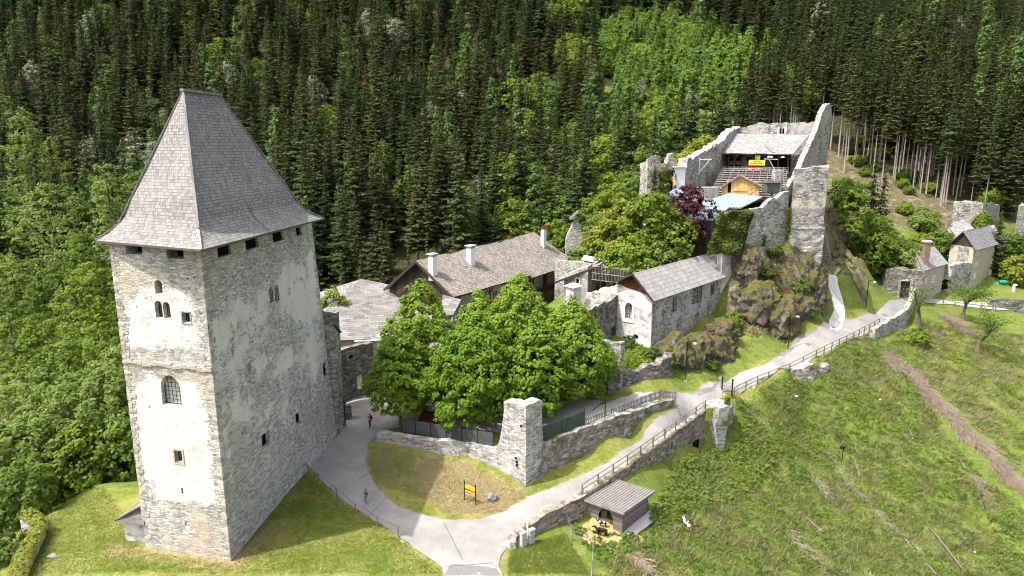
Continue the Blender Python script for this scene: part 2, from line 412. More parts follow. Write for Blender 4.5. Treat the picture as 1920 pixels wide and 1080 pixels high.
def m_asphalt():
    b = NB('worn_pale_asphalt'); p = b.pos()
    c = b.mix(b.ramp(b.noise(p, .28, 7, .68), [(.36, 0.0), (.62, 1.0)]), (.225, .217, .206), (.345, .333, .316))
    c = b.mix(b.ramp(b.noise(p, 1.7, 7, .75), [(.54, 0.0), (.66, .4)]), c, (.25, .225, .18))
    c = b.mix(b.ramp(b.noise(p, 14, 4, .7), [(.35, 0.0), (.65, .5)]), c, (.17, .165, .16))
    c = b.mix(b.ramp(b.noise(p, .9, 6, .72), [(.6, 0.0), (.75, .5)]), c, (.15, .145, .14))
    e = b.vor(b.vmath('ADD', p, b.vmath('MULTIPLY', b.noise(p, .5, 4, .6, col=True), (2, 2, 0))), .14, 'DISTANCE_TO_EDGE')
    c = b.mix(b.ramp(e.outputs['Distance'], [(0.0, .35), (.004, 0.0)]), c, (.09, .087, .083))
    return b.finish(c, .92, b.bump(b.noise(p, 25, 3, .7), .25, .02), spec=.2)
MS['asphalt'] = m_asphalt()
MS['asphalt_old'] = m_plain('patched_dark_asphalt', (.17, .165, .16), .92, .18, 2.5)
MS['gravel'] = m_plain('white_limestone_gravel', (.54, .53, .51), .95, .42, 4, bump=.8)
MS['gravel_grey'] = m_plain('grey_gravel', (.31, .295, .275), .95, .2, 5, bump=.5)
MS['joint'] = m_plain('dark_tar_joint', (.10, .096, .09), .8, .2, 4)
def m_straw():
    b = NB('scattered_straw'); p = b.pos()
    n1 = b.noise(b.vmath('MULTIPLY', p, (1, 1, 1)), 7, 6, .8, dist=1.5)
    c = b.ramp(n1, [(.3, (.20, .14, .055)), (.5, (.40, .30, .13)), (.7, (.55, .44, .22))])
    return b.finish(c, .95, b.bump(n1, .9, .06))
MS['straw'] = m_straw()
MS['boulder'] = m_plain('grey_boulder', (.22, .205, .19), .95, .45, 5, bump=.6)
def m_rock():
    b = NB('mossy_cliff_rock'); p = b.pos()
    q = b.vmath('ADD', p, b.vmath('MULTIPLY', b.noise(p, .5, 4, .6, col=True), (1.5, 1.5, 1.5)))
    n1 = b.noise(q, .9, 9, .74); st = b.noise(b.vmath('MULTIPLY', q, (1.6, 1.6, .4)), 1.3, 8, .72)
    c = b.ramp(n1, [(.3, (.045, .038, .032)), (.48, (.13, .115, .10)), (.62, (.27, .255, .24)), (.72, (.40, .39, .37))])
    c = b.mix(b.ramp(st, [(.44, 0.0), (.6, .8)]), c, (.095, .062, .035))
    up = b.n('SeparateXYZ', Vector=b.n('NewGeometry').outputs['Normal']).outputs[2]
    mo = b.mix(b.ramp(b.noise(p, .8, 5, .62), [(.38, 0.0), (.62, 1.0)]), (.085, .098, .020), (.150, .125, .042))
    mo = b.mix(b.ramp(b.noise(p, 6, 4, .7), [(.3, .5), (.6, 0.0)]), mo, (.05, .045, .016))
    mk = b.math('ADD', b.math('MULTIPLY', up, .8), b.math('MULTIPLY', b.math('SUBTRACT', b.noise(p, .5, 6, .7), .5), 1.6))
    c = b.mix(b.ramp(mk, [(.12, 0.0), (.34, .95)]), c, mo)
    return b.finish(c, .95, b.bump(b.math('ADD', n1, st), 1.0, .3), spec=.1)
MS['rock'] = m_rock()
def m_ground():
    b = NB('grass_and_soil'); p = b.pos()
    at = b.n('Attribute', {'attribute_name': 'zone'}).outputs['Color']; z = b.n('SeparateColor', Color=at)
    rockm, wild, dry = z.outputs[0], z.outputs[1], z.outputs[2]
    n1 = b.noise(p, .33, 6, .68); n2 = b.noise(p, 2.6, 6, .72); n3 = b.noise(p, 9.0, 4, .7)
    lawn = b.ramp(b.math('ADD', b.math('MULTIPLY', n1, .6), b.math('MULTIPLY', n2, .4)), [(.36, (.075, .11, .015)), (.47, (.135, .165, .030)), (.58, (.225, .222, .066))])
    lawn = b.mix(.6, lawn, b.ramp(n3, [(.3, .2), (.7, .8)]), 'OVERLAY')
    dryc = b.ramp(n2, [(.3, (.17, .14, .05)), (.5, (.27, .215, .105)), (.7, (.35, .29, .16))])
    dryc = b.mix(.6, dryc, b.ramp(n3, [(.3, .25), (.7, .75)]), 'OVERLAY')
    dm = b.ramp(b.math('ADD', dry, b.math('MULTIPLY', b.math('SUBTRACT', b.noise(p, 1.1, 5, .7), .5), .9)), [(.35, 0.0), (.62, 1.0)])
    c = b.mix(dm, lawn, dryc)
    wl = b.ramp(b.math('ADD', b.math('MULTIPLY', n1, .4), b.math('MULTIPLY', n2, .6)), [(.36, (.045, .075, .013)), (.47, (.095, .14, .024)), (.56, (.14, .175, .04)), (.66, (.24, .215, .10))])
    wl = b.mix(.6, wl, b.ramp(n3, [(.3, .2), (.7, .8)]), 'OVERLAY')
    c = b.mix(wild, c, wl)
    rk = b.ramp(b.noise(p, .7, 8, .72), [(.32, (.045, .036, .027)), (.48, (.12, .095, .065)), (.66, (.27, .25, .225))])
    mo = b.ramp(b.noise(p, 3.2, 5, .7), [(.3, (.05, .045, .015)), (.55, (.105, .095, .03)), (.75, (.19, .15, .06))])
    rk = b.mix(b.ramp(b.noise(p, .4, 6, .7), [(.38, 1.0), (.62, 0.0)]), rk, mo)
    rm = b.ramp(b.math('ADD', rockm, b.math('MULTIPLY', b.math('SUBTRACT', b.noise(p, .8, 6, .7), .5), .9)), [(.4, 0.0), (.6, 1.0)])
    c = b.mix(rm, c, rk)
    h = b.math('ADD', b.math('ADD', n2, b.math('MULTIPLY', n3, .6)), b.math('MULTIPLY', rm, b.noise(p, 1.2, 8, .7)))
    return b.finish(c, .95, b.bump(h, .8, .12), spec=.1)
MS['ground'] = m_ground()
def m_floor():
    b = NB('shade_dark_forest_floor'); p = b.pos(); n = b.noise(p, .8, 7, .7)  # brown litter, darkened so the gaps between crowns read as shade
    c = b.ramp(n, [(.3, (.022, .02, .011)), (.5, (.05, .045, .022)), (.62, (.045, .07, .018)), (.75, (.09, .075, .045))]); return b.finish(c, .97, b.bump(n, .9, .3), spec=.05)
MS['floor'] = m_floor()
def m_leaf(name, dark, light, tr=.35, wi=.55):
    b = NB(name); g = b.n('NewGeometry'); oi = b.n('ObjectInfo')
    isl = g.outputs['Random Per Island']
    t = b.math('ADD', b.math('MULTIPLY', isl, wi), b.math('MULTIPLY', oi.outputs['Random'], 1.0 - wi))
    c = b.ramp(t, [(.1, dark), (.9, light)])
    c2 = b.mix(.5, c, tuple(min(1, x * 1.6) for x in light))
    return b.finish(c, .7, None, 0, .18, (tr, c2))
ML = {}
ML['spruce'] = m_leaf('spruce_needles', (.027, .052, .015), (.078, .106, .031), .2, .36)
ML['spruce_olive'] = m_leaf('olive_spruce_needles', (.038, .048, .013), (.100, .106, .033), .2, .36)
ML['larch'] = m_leaf('larch_needles', (.055, .105, .024), (.135, .205, .052), .3)
ML['young'] = m_leaf('young_conifer_needles', (.07, .14, .02), (.17, .26, .045), .36)
ML['linden'] = m_leaf('linden_leaves', (.09, .175, .014), (.22, .32, .038), .40)
ML['maple'] = m_leaf('maple_leaves', (.055, .115, .015), (.15, .22, .036), .38)
ML['ash'] = m_leaf('pale_ash_leaves', (.10, .165, .03), (.23, .29, .07), .4)
ML['willow'] = m_leaf('silvery_willow_leaves', (.12, .15, .085), (.25, .28, .18), .3)
ML['bright'] = m_leaf('bright_spring_leaves', (.085, .15, .012), (.19, .25, .03), .38)
ML['yellow'] = m_leaf('yellow_green_leaves', (.13, .165, .016), (.25, .275, .04), .38)
ML['copper'] = m_leaf('copper_maple_leaves', (.025, .007, .010), (.085, .022, .030), .2)
ML['shrub'] = m_leaf('shrub_leaves', (.03, .065, .012), (.10, .145, .03), .3)
ML['ivy'] = m_leaf('ivy_leaves', (.045, .065, .010), (.13, .15, .028), .25)
ML['hedge'] = m_leaf('clipped_hedge_leaves', (.12, .16, .018), (.26, .27, .05), .35)
ML['grass'] = m_leaf('meadow_blades', (.085, .13, .022), (.20, .245, .055), .4)
ML['drygrass'] = m_leaf('dry_blades', (.16, .135, .06), (.38, .33, .20), .2)
ML['weed'] = m_leaf('weed_leaves', (.075, .14, .02), (.18, .24, .046), .4)
ML['bark'] = m_plain('grey_brown_bark', (.11, .088, .07), .95, .35, 3, bump=.5, streak=True)
ML['bark_pale'] = m_plain('pale_spruce_bark', (.19, .16, .14), .95, .25, 3, bump=.4, streak=True)
ML['brush'] = m_leaf('dead_brushwood', (.13, .092, .072), (.37, .29, .245), .05)
ML['drystick'] = m_leaf('bleached_sticks', (.17, .145, .11), (.36, .32, .25), .05)
ML['darkweed'] = m_leaf('dark_weed_leaves', (.042, .09, .015), (.11, .165, .032), .34)
# ------------------------------------------------------------------ terrain: measured heights, joined by a smooth surface
TW = []   # (x, y, z)
def tz(lst):
    for u, v, z in lst: TW.append(tuple(PZ(u, v, z)))
def td(lst):
    for u, v, D in lst: TW.append(tuple(PD(u, v, D)))
tz([(900, 1075, .3), (870, 1000, .5), (760, 985, .6), (690, 930, 1.0), (640, 860, 1.3), (612, 870, 1.25), (693, 800, 2.0), (690, 740, 2.4), (655, 770, 2.2), (740, 775, 2.3),
    (433, 1053, 0), (276, 1024, 0), (648, 800, 1.9), (540, 940, .8), (100, 960, -.4), (20, 1065, -.6), (190, 905, -.7), (600, 1040, .2), (250, 1075, -.1), (700, 1060, .3), (560, 1078, .1),
    (1000, 960, .7), (1070, 915, 1.1), (1140, 885, 1.6), (1200, 835, 2.2), (1260, 800, 2.8), (1320, 752, 3.5), (1400, 710, 4.3), (1480, 672, 5.0), (1580, 622, 5.8), (1640, 597, 6.2), (1690, 562, 6.5),
    (1270, 770, 3.4), (1350, 705, 4.3), (1285, 715, 4.9), (1400, 680, 5.2), (1477, 657, 5.2), (1540, 612, 6.0), (1623, 580, 6.6), (1330, 690, 5.3), (1420, 655, 6.0),
    (850, 880, 1.2), (740, 870, 1.5), (770, 940, .9), (930, 960, .8), (900, 895, 1.3), (985, 914, 1.0), (708, 828, 1.9), (830, 858, 1.5),
    (1017, 893, 1.3), (1055, 878, 1.6), (1100, 855, 1.9), (1179, 820, 2.5), (1262, 764, 3.5),
    (1095, 924, 1.35), (1180, 868, 2.0), (1250, 818, 2.6), (1326, 765, 3.3), (1375, 741, 3.9), (1420, 719, 4.35), (1480, 695, 4.85), (1530, 669, 5.3), (1600, 635, 5.9),
    (1138, 745, 4.7), (1200, 745, 4.7), (1268, 742, 4.4),
    # terrace behind the corner wall
    (760, 800, 2.9), (850, 818, 3.3), (1010, 815, 4.2), (1110, 790, 4.9), (1180, 760, 5.2), (1235, 745, 4.9), (1130, 745, 5.2), (1170, 735, 5.2), (1000, 780, 4.2), (860, 780, 3.6),
    # meadow below the retaining wall
    (1100, 975, -.5), (1000, 1025, .1), (1165, 1010, -1.0), (1260, 880, -1.0), (1310, 838, -1.3), (1345, 838, -1.5), (1215, 1010, -1.2), (1060, 1060, -.2), (1180, 1075, -1.3),
    (1290, 985, -2.4), (1400, 770, .4), (1400, 850, -2.0), (1500, 738, 1.6), (1515, 724, 2.2), (1548, 712, 2.9), (1500, 820, -2.6), (1600, 850, -4.2), (1600, 1040, -8), (1430, 1060, -5), (1620, 690, 3.2), (1640, 640, 5.0),
    (1650, 665, 4.0), (1720, 720, 1.0), (1800, 790, -2.0), (1920, 930, -7), (1880, 1060, -10), (1750, 950, -7.5), (1740, 830, -3.6),
    (1700, 640, 3.8), (1830, 655, 1.8), (1900, 640, .8), (1900, 780, -2.5), (1780, 590, 4.6), (1880, 575, 4.2), (1800, 532, 6.0), (1880, 522, 6.2), (1720, 560, 5.8), (1910, 560, 4.8),
    # rock hill under the keep
    (1560, 606, 6.5), (1572, 565, 8.6), (1560, 525, 11.2), (1548, 495, 13.0), (1600, 520, 9.5), (1650, 545, 8.0), (1590, 455, 13.5), (1640, 490, 10.5)])
td([(1180, 680, 79), (1200, 690, 78.6), (1230, 690, 79.5), (1215, 660, 82), (1243, 686, 80.8), (1226, 664, 83.4), (1300, 640, 91), (1352, 605, 97.5), 
    (1385, 480, 102), (1430, 465, 103.5), (1480, 465, 103.5), (1530, 470, 105), (1500, 560, 99.5), (1420, 560, 97.5), (1400, 610, 94.5), (1470, 620, 95), (1545, 545, 103),
    (1562, 350, 130), (1580, 400, 132), (1600, 440, 134), (1553, 440, 122), (1450, 530, 100.5), (1375, 560, 97), (1440, 640, 92.3), (1360, 650, 88.5), (1240, 640, 84.5), (1512, 520, 101.5)])
# castle platform and the far side (not measured from the picture: hidden ground)
TW += [(13.5, 78.6, 7.4), (23.8, 79.2, 5.2), (16, 84, 7.6), (13, 86, 8.2), (22, 90, 8.8), (26, 95, 10.2), (9, 82, 6.5), (10, 77, 5.3),
       (20, 100, 14.5), (14, 105, 14), (8, 98, 11), (28, 103, 16.5), (34, 103, 17), (20, 112, 15), (12, 116, 10), (30, 110, 21.5), (36, 108, 22.5), (43, 107, 22), (44, 118, 25.5), (36, 118, 25.5), (46, 130, 28.5), (38, 132, 28.5), (50, 138, 29), (57, 136, 26),
       (54, 122, 22), (57.5, 113, 14.8), (64, 120, 14), (70, 132, 14), (62, 135, 24), (28, 120, 18), (26, 130, 15), (22, 128, 10), (40, 145, 24), (56, 150, 24),
       (-20, 80, 2.6), (-10, 78, 3.0), (0, 80, 4.2), (-6, 92, 5.5), (2, 100, 7), (8, 110, 9), (-16, 92, 2.5), (-24, 88, 1.0), (-26, 74, 1.2), (-30, 66, .2), (-36, 56, -.4),
       (-8, 72, 3.4), (2, 72, 4.4), (-20, 104, -3), (-8, 116, -1), (4, 128, 2), (18, 140, 6),
       (-46, 60, -2.5), (-44, 72, -6), (-36, 84, -5), (-62, 64, -7), (-70, 84, -12), (-46, 100, -10), (-30, 112, -7), (-90, 100, -12), (-80, 128, -2), (-50, 128, -4), (-110, 128, -4),
       (-10, 132, -1), (12, 150, 6), (-20, 150, 4), (-60, 150, 5), (-100, 150, 6), (-160, 150, 2),
       (0, 185, 15), (40, 180, 19), (-40, 180, 13), (-90, 180, 14), (-150, 180, 14), (70, 170, 20),
       (0, 240, 38), (60, 240, 45), (-60, 240, 38), (-130, 240, 38), (-220, 240, 36), (0, 290, 64), (80, 290, 68), (-80, 290, 64), (-180, 290, 66), (0, 340, 93), (100, 340, 94), (-120, 340, 94), (-250, 340, 96),
       (0, 420, 140), (150, 420, 128), (-150, 420, 142), (-330, 420, 145), (0, 520, 200), (200, 520, 175), (-260, 520, 205), (400, 520, 160), (-450, 520, 205), (-330, 240, 40), (330, 420, 112), (450, 420, 110),
       (85, 165, 21), (98, 160, 19.5), (104, 172, 23), (84, 190, 34), (110, 190, 30), (140, 170, 20), (110, 150, 14), (90, 148, 15), (125, 150, 9), (150, 152, 8), (180, 170, 16),
       (120, 220, 44), (170, 210, 36), (220, 220, 34), (150, 260, 60), (220, 270, 54), (280, 270, 48), (200, 320, 78), (280, 340, 78), (350, 340, 72),
       (78, 145, 16), (74, 155, 19), (66, 160, 22), (100, 138, 7.5), (118, 136, 5.5), (130, 120, 2.5), (150, 100, -3), (110, 60, -14), (160, 60, -18), (40, 40, -6), (20, 30, -3), (0, 30, -1), (-30, 30, -2), (-60, 40, -4), (-100, 60, -10), (200, 120, 0), (300, 120, 0), (260, 200, 20), (-200, 60, -18), (-250, 150, 0), (0, 5, -3), (90, 10, -20), (-90, 5, -12), (300, 20, -20), (-330, 30, -20)]
TA = np.array(TW)
def _solve():
    n = len(TA); d = np.sqrt(((TA[:, None, :2] - TA[None, :, :2]) ** 2).sum(-1)); A = np.zeros((n + 3, n + 3)); A[:n, :n] = d - np.eye(n) * .15
    A[:n, n] = 1; A[:n, n + 1:] = TA[:, :2]; A[n, :n] = 1; A[n + 1:, :n] = TA[:, :2].T
    bb = np.zeros(n + 3); bb[:n] = TA[:, 2]; return np.linalg.solve(A, bb)
TWT = _solve()
def G0(x, y):
    x = np.atleast_1d(np.asarray(x, float)); y = np.atleast_1d(np.asarray(y, float)); o = np.zeros(x.shape); n = len(TA)
    for i in range(0, x.size, 4000):
        s = slice(i, i + 4000)
        d = np.sqrt((x[s, None] - TA[None, :, 0]) ** 2 + (y[s, None] - TA[None, :, 1]) ** 2)
        o[s] = d @ TWT[:n] + TWT[n] + TWT[n + 1] * x[s] + TWT[n + 2] * y[s]
    return o
def ghit0(u, v, step=.25):
    r = ray(u, v); t0, t1 = 38.0, 420.0
    ys = np.arange(t0, t1, step); P = np.array([r.x / r.y, 1, r.z / r.y])
    xs = ys * P[0]; zs = CAMZ + ys * P[2]; g = G0(xs, ys); k = np.argmax(zs < g)
    if zs[k] >= g[k]: k = len(ys) - 1
    y = ys[k]
    if k > 0:
        a, b = zs[k - 1] - g[k - 1], g[k] - zs[k]; y = ys[k - 1] + step * a / max(a + b, 1e-6)
    return Vector((y * P[0], y, float(G0(y * P[0], y)[0])))
def inpoly(x, y, poly):
    x = np.asarray(x); y = np.asarray(y); c = np.zeros(x.shape, bool); j = len(poly) - 1
    for i in range(len(poly)):
        xi, yi = poly[i][:2]; xj, yj = poly[j][:2]
        if yi != yj:
            c ^= ((yi > y) != (yj > y)) & (x < (xj - xi) * (y - yi) / (yj - yi) + xi)
        j = i
    return c
def GP(lst): return [ghit0(u, v) for u, v in lst]
def distline(x, y, pts):
    o = np.full(np.shape(x), 1e9)
    for a, b in zip(pts[:-1], pts[1:]):
        ax, ay = a[0], a[1]; dx, dy = b[0] - ax, b[1] - ay; L = dx * dx + dy * dy + 1e-9
        t = np.clip(((x - ax) * dx + (y - ay) * dy) / L, 0, 1); o = np.minimum(o, np.hypot(x - ax - t * dx, y - ay - t * dy))
    return o

ROAD_PX = [(835, 1078), (828, 1062), (790, 1035), (745, 1003), (690, 968), (640, 935), (600, 900), (578, 873), (612, 838), (650, 797), (648, 760), (646, 730), (680, 722), (715, 718), (780, 740), (765, 790), (708, 812), (690, 835), (685, 870), (700, 905), (730, 940), (775, 962), (840, 975), (900, 975),
           (950, 957), (991, 932), (1017, 922), (1092, 891), (1149, 861), (1205, 820), (1276, 762), (1250, 740), (1275, 738), (1310, 735), (1370, 710), (1440, 682), (1466, 663), (1490, 640), (1530, 622), (1560, 612), (1600, 600), (1650, 580), (1680, 562), (1708, 552),
           (1700, 582), (1650, 607), (1600, 634), (1530, 668), (1480, 694), (1420, 718), (1378, 734), (1352, 744), (1326, 758), (1250, 814), (1180, 864), (1095, 922), (1030, 955), (985, 985), (955, 1015), (940, 1045), (935, 1062), (943, 1079)]
ROAD = GP(ROAD_PX)
ROAD.append(PZ(965, 1250, .2)); ROAD.append(PZ(835, 1250, .2))
TERR = GP([(1088, 797), (1120, 765), (1160, 748), (1195, 737), (1235, 738), (1242, 745), (1170, 775), (1110, 802)])
COURT = GP([(700, 802), (760, 742), (830, 730), (1000, 745), (1100, 750), (1130, 752), (1092, 790), (1010, 820), (930, 812), (760, 800)])
WPATH = GP([(1555, 512), (1567, 518), (1574, 545), (1581, 565), (1586, 590), (1580, 612), (1556, 620), (1555, 600), (1562, 582), (1559, 555), (1553, 535)])
RPATH = GP([(1715, 556), (1760, 562), (1840, 568), (1925, 573), (1925, 586), (1870, 582), (1790, 572), (1715, 566)])
STRAW = GP([(1088, 1000), (1100, 978), (1128, 968), (1165, 985), (1205, 1008), (1212, 1028), (1190, 1046), (1160, 1048), (1130, 1032), (1105, 1022)])
MEADOW = GP([(1100, 978), (1260, 885), (1330, 848), (1380, 750), (1440, 718), (1530, 676), (1640, 618), (1690, 612), (1760, 605), (1920, 620), (1920, 1078), (1110, 1078), (1170, 1040)])
ISLE = GP([(775, 852), (870, 864), (960, 912), (985, 925), (940, 960), (850, 966), (795, 935)])
ROCKP = [GP([(1365, 500), (1480, 470), (1540, 470), (1552, 520), (1545, 590), (1480, 640), (1380, 630), (1290, 690), (1255, 690), (1230, 660), (1330, 625), (1362, 600)]),
         [(56, 113), (60, 111), (66, 122), (64, 136), (57, 138), (54, 122)]]
MEADOW.append(PZ(1925, 1300, -14)); MEADOW.append(PZ(1090, 1300, -2))

gx = np.concatenate([np.arange(-420, -100, 14.), np.arange(-100, -44, 4.), np.arange(-44, 72, .55), np.arange(72, 150, 2.0), np.arange(150, 480, 12.)])
gy = np.concatenate([np.arange(2, 44, 4.), np.arange(44, 126, .55), np.arange(126, 180, 3.), np.arange(180, 640, 9.)])
XX, YY = np.meshgrid(gx, gy)
ZZ = G0(XX.ravel(), YY.ravel()).reshape(XX.shape)
mead = inpoly(XX, YY, MEADOW); rockz = inpoly(XX, YY, ROCKP[0]) | inpoly(XX, YY, ROCKP[1])
droad = distline(XX, YY, ROAD + [ROAD[0]]); inroad = inpoly(XX, YY, ROAD)
flat = inroad | (droad < .9) | inpoly(XX, YY, TERR) | inpoly(XX, YY, STRAW)
def nz(x, y, s, o=0.0): return mnoise.fractal(Vector((x * s + o, y * s - o, .3 + o)), .8, 2.0, 5)
N1 = np.array([nz(a, b, .35) for a, b in zip(XX.ravel(), YY.ravel())]).reshape(XX.shape)
N2 = np.array([nz(a, b, .9, 7.) for a, b in zip(XX.ravel(), YY.ravel())]).reshape(XX.shape)
amp = np.where(rockz, .9, np.where(mead, .22, .04)); amp = np.where(YY > 140, .8, amp)
fade = np.clip(np.minimum(droad - .5, distline(XX, YY, STRAW) - .2) / 2.5, 0, 1); fade = np.minimum(fade, np.clip((distline(XX, YY, WPATH) - .6) / 2, 0, 1)); fade = np.where(flat | inpoly(XX, YY, WPATH), 0, fade)
# keep the footing of walls quiet
ZZ = ZZ + (N1 * amp + N2 * amp * .6) * fade
GG = G0(XX.ravel(), YY.ravel()).reshape(XX.shape)
ZZ = np.where(inroad, np.minimum(ZZ, GG - .07), ZZ); ZZ = np.where(~inroad & (droad < .6), np.minimum(ZZ, GG - .03), ZZ)
def GZ(x, y):
    """height of the built ground at a point"""
    i = int(np.clip(np.searchsorted(gx, x) - 1, 0, len(gx) - 2)); j = int(np.clip(np.searchsorted(gy, y) - 1, 0, len(gy) - 2))
    a = (x - gx[i]) / (gx[i + 1] - gx[i]); b = (y - gy[j]) / (gy[j + 1] - gy[j])
    return float(lerp(lerp(ZZ[j, i], ZZ[j, i + 1], a), lerp(ZZ[j + 1, i], ZZ[j + 1, i + 1], a), b))
def GH(u, v):
    p = ghit0(u, v); return Vector((p.x, p.y, GZ(p.x, p.y)))
def at_ground(p): return Vector((p[0], p[1], GZ(p[0], p[1])))

def build_ground():
    ny, nx = XX.shape
    me = bpy.data.meshes.new('ground')
    vs = np.stack([XX, YY, ZZ], -1).reshape(-1, 3)
    idx = np.arange(ny * nx).reshape(ny, nx)
    q = np.stack([idx[:-1, :-1], idx[:-1, 1:], idx[1:, 1:], idx[1:, :-1]], -1).reshape(-1, 4)
    me.vertices.add(len(vs)); me.vertices.foreach_set('co', vs.ravel())
    me.loops.add(q.size); me.loops.foreach_set('vertex_index', q.ravel())
    me.polygons.add(len(q)); me.polygons.foreach_set('loop_start', np.arange(len(q)) * 4)
    me.polygons.foreach_set('use_smooth', np.ones(len(q), bool))
    me.update(calc_edges=True)
    gyv, gxv = np.gradient(ZZ, gy, gx); sl = np.hypot(gxv, gyv)
    rock = np.where(rockz, .5 + np.clip((sl - .7), 0, 1) * .4, np.clip((sl - 1.0) * 1.2, 0, .75)); rock = np.where(mead, np.minimum(rock, .25), rock)
    rock = np.where(~rockz & (YY < 112) & (XX > -5), np.minimum(rock, .15), rock)
    # bare forest floor beyond the keep and under the tall trunks
    ff = inpoly(XX, YY, [(60, 150), (76, 146), (100, 152), (125, 168), (125, 200), (84, 215), (58, 215), (50, 165)])
    rock = np.where(ff, .66, rock); rock = np.where(YY > 150, np.maximum(rock, .4), rock)
    wild = np.where(mead, 1.0, 0.0)
    for P in (GP([(1550, 500), (1600, 450), (1690, 500), (1670, 560), (1570, 610)]),): wild = np.where(inpoly(XX, YY, P), .3, wild)
    wild = np.where((XX < -36) & (YY > 63), 1, wild); wild = np.where(YY > 126, 1.0, wild)
    wild = np.where((XX > 66), 1.0, wild); wild = np.where((XX > 62) & (YY < 140), .8, wild); wild = np.where((XX > 5) & (YY > 97) & (XX < 50), 1, wild)
    for P in (GP([(1255, 705), (1300, 680), (1400, 640), (1470, 620), (1540, 590), (1560, 612), (1480, 660), (1380, 705), (1275, 740)]),): wild = np.where(inpoly(XX, YY, P), .75, wild)
    dry = np.where(inpoly(XX, YY, ISLE), .72, 0.25); dry = np.where(mead, .1, dry)
    dl = distline(XX, YY, [ghit0(215, 1030), ghit0(433, 1062), ghit0(520, 985)]); dry = np.maximum(dry, np.clip(.75 - dl * .35, 0, .8))
    dry = np.maximum(dry, np.clip(.7 - droad * .9, 0, .6) * (~mead))
    ca = me.color_attributes.new('zone', 'FLOAT_COLOR', 'POINT')
    ca.data.foreach_set('color', np.stack([rock, wild, dry, np.ones_like(dry)], -1).astype(np.float32).ravel())
    o = link_mesh('ground', me, None, [MS['ground'], MS['floor']])
    cxm = (XX[:-1, :-1] + XX[1:, 1:]) / 2; cym = (YY[:-1, :-1] + YY[1:, 1:]) / 2
    flr = ((cym > 128) & (cxm < 30)) | ((cym > 152) & (cxm < 52)) | ((cym > 168) & (cxm >= 52) & ~inpoly(cxm, cym, [(48, 140), (78, 140), (97, 150), (104, 164), (103, 174), (97, 185), (86, 193), (74, 189), (52, 162)])) | ((cxm < -46) & (cym > 72)) | ((cxm < -30) & (cym > 84))
    clr = inpoly(cxm, cym, [(40, 215), (150, 235), (150, 330), (60, 330), (30, 260)])
    me.polygons.foreach_set('material_index', (flr & ~clr).astype(np.int32).ravel()); tag(o, kind='structure'); return o
build_ground()

def sheet(name, poly, mat, off, kind='structure', step=.7, rag=.0):
    P = [Vector((p[0], p[1])) for p in poly]; Q = []
    for a, b in zip(P, P[1:] + P[:1]):
        n = max(1, int((b - a).length / step))
        for k in range(n):
            p = a.lerp(b, k / n)
            if rag: p = p + Vector((rnd.uniform(-rag, rag), rnd.uniform(-rag, rag)))
            Q.append(p)
    x0, x1 = min(p.x for p in Q), max(p.x for p in Q); y0, y1 = min(p.y for p in Q), max(p.y for p in Q)
    ax, ay = np.meshgrid(np.arange(x0, x1, step), np.arange(max(y0, 36), y1, step)); ax, ay = ax.ravel(), ay.ravel()
    ins = inpoly(ax, ay, Q) & (distline(ax, ay, Q + [Q[0]]) > step * .45)
    pts = Q + [Vector((a, b)) for a, b in zip(ax[ins], ay[ins])]; n = len(Q)
    v, e, f, *_ = mgeo.delaunay_2d_cdt(pts, [(i, (i + 1) % n) for i in range(n)], [], 0, 1e-4)
    cx = np.array([sum(v[i].x for i in t) / len(t) for t in f]); cy = np.array([sum(v[i].y for i in t) / len(t) for t in f])
    keep = inpoly(cx, cy, Q); me = bpy.data.meshes.new(name)
    zz = G0([p.x for p in v], [p.y for p in v])
    me.from_pydata([(p.x, p.y, max(float(z), GZ(p.x, p.y)) + off) for p, z in zip(v, zz)], [], [t for t, k in zip(f, keep) if k])
    bm = bmesh.new(); bm.from_mesh(me); bmesh.ops.recalc_face_normals(bm, faces=bm.faces)
    if sum(fc.normal.z for fc in bm.faces) < 0: bmesh.ops.reverse_faces(bm, faces=bm.faces)
    bm.to_mesh(me); bm.free()
    o = link_mesh(name, me, None, [mat]); return tag(o, kind=kind)
sheet('road', ROAD, MS['asphalt'], .03, rag=.13)
sheet('courtyard_gravel', COURT, MS['gravel_grey'], .045, rag=.1)
sheet('terrace_path', TERR, MS['gravel_grey'], .05, rag=.12)
sheet('gravel_path', WPATH, MS['gravel'], .06, rag=.15)
sheet('lower_path', RPATH, MS['gravel_grey'], .12, rag=.1)
sheet('straw_ground', STRAW, MS['straw'], .03, kind='stuff', rag=.25)
# darker mended strips and tar joints lying on the road
sheet('road_patch', GP([(832, 1080), (845, 1058), (930, 1066), (940, 1080)]), MS['asphalt_old'], .036, rag=.04)
sheet('road_patch', GP([(1458, 668), (1480, 655), (1492, 632), (1530, 622), (1500, 640), (1490, 655), (1470, 668)]), MS['asphalt_old'], .036, rag=.04)
sheet('road_patch', GP([(1290, 738), (1335, 726), (1350, 716), (1340, 733), (1310, 742)]), MS['asphalt_old'], .036, rag=.06)
def joint(a, b, w=.03):
    P = [ghit0(lerp(a[0], b[0], t), lerp(a[1], b[1], t)) for t in np.linspace(0, 1, 9)]
    d = (P[-1] - P[0]); n = Vector((-d.y, d.x)).normalized() * w
    o = sheet('road_joint', [p.xy + n for p in P] + [p.xy - n for p in reversed(P)], MS['joint'], .044)
joint((658, 910), (690, 888)); joint((688, 972), (725, 932)); joint((832, 980), (868, 1052)); joint((830, 1064), (925, 1056))
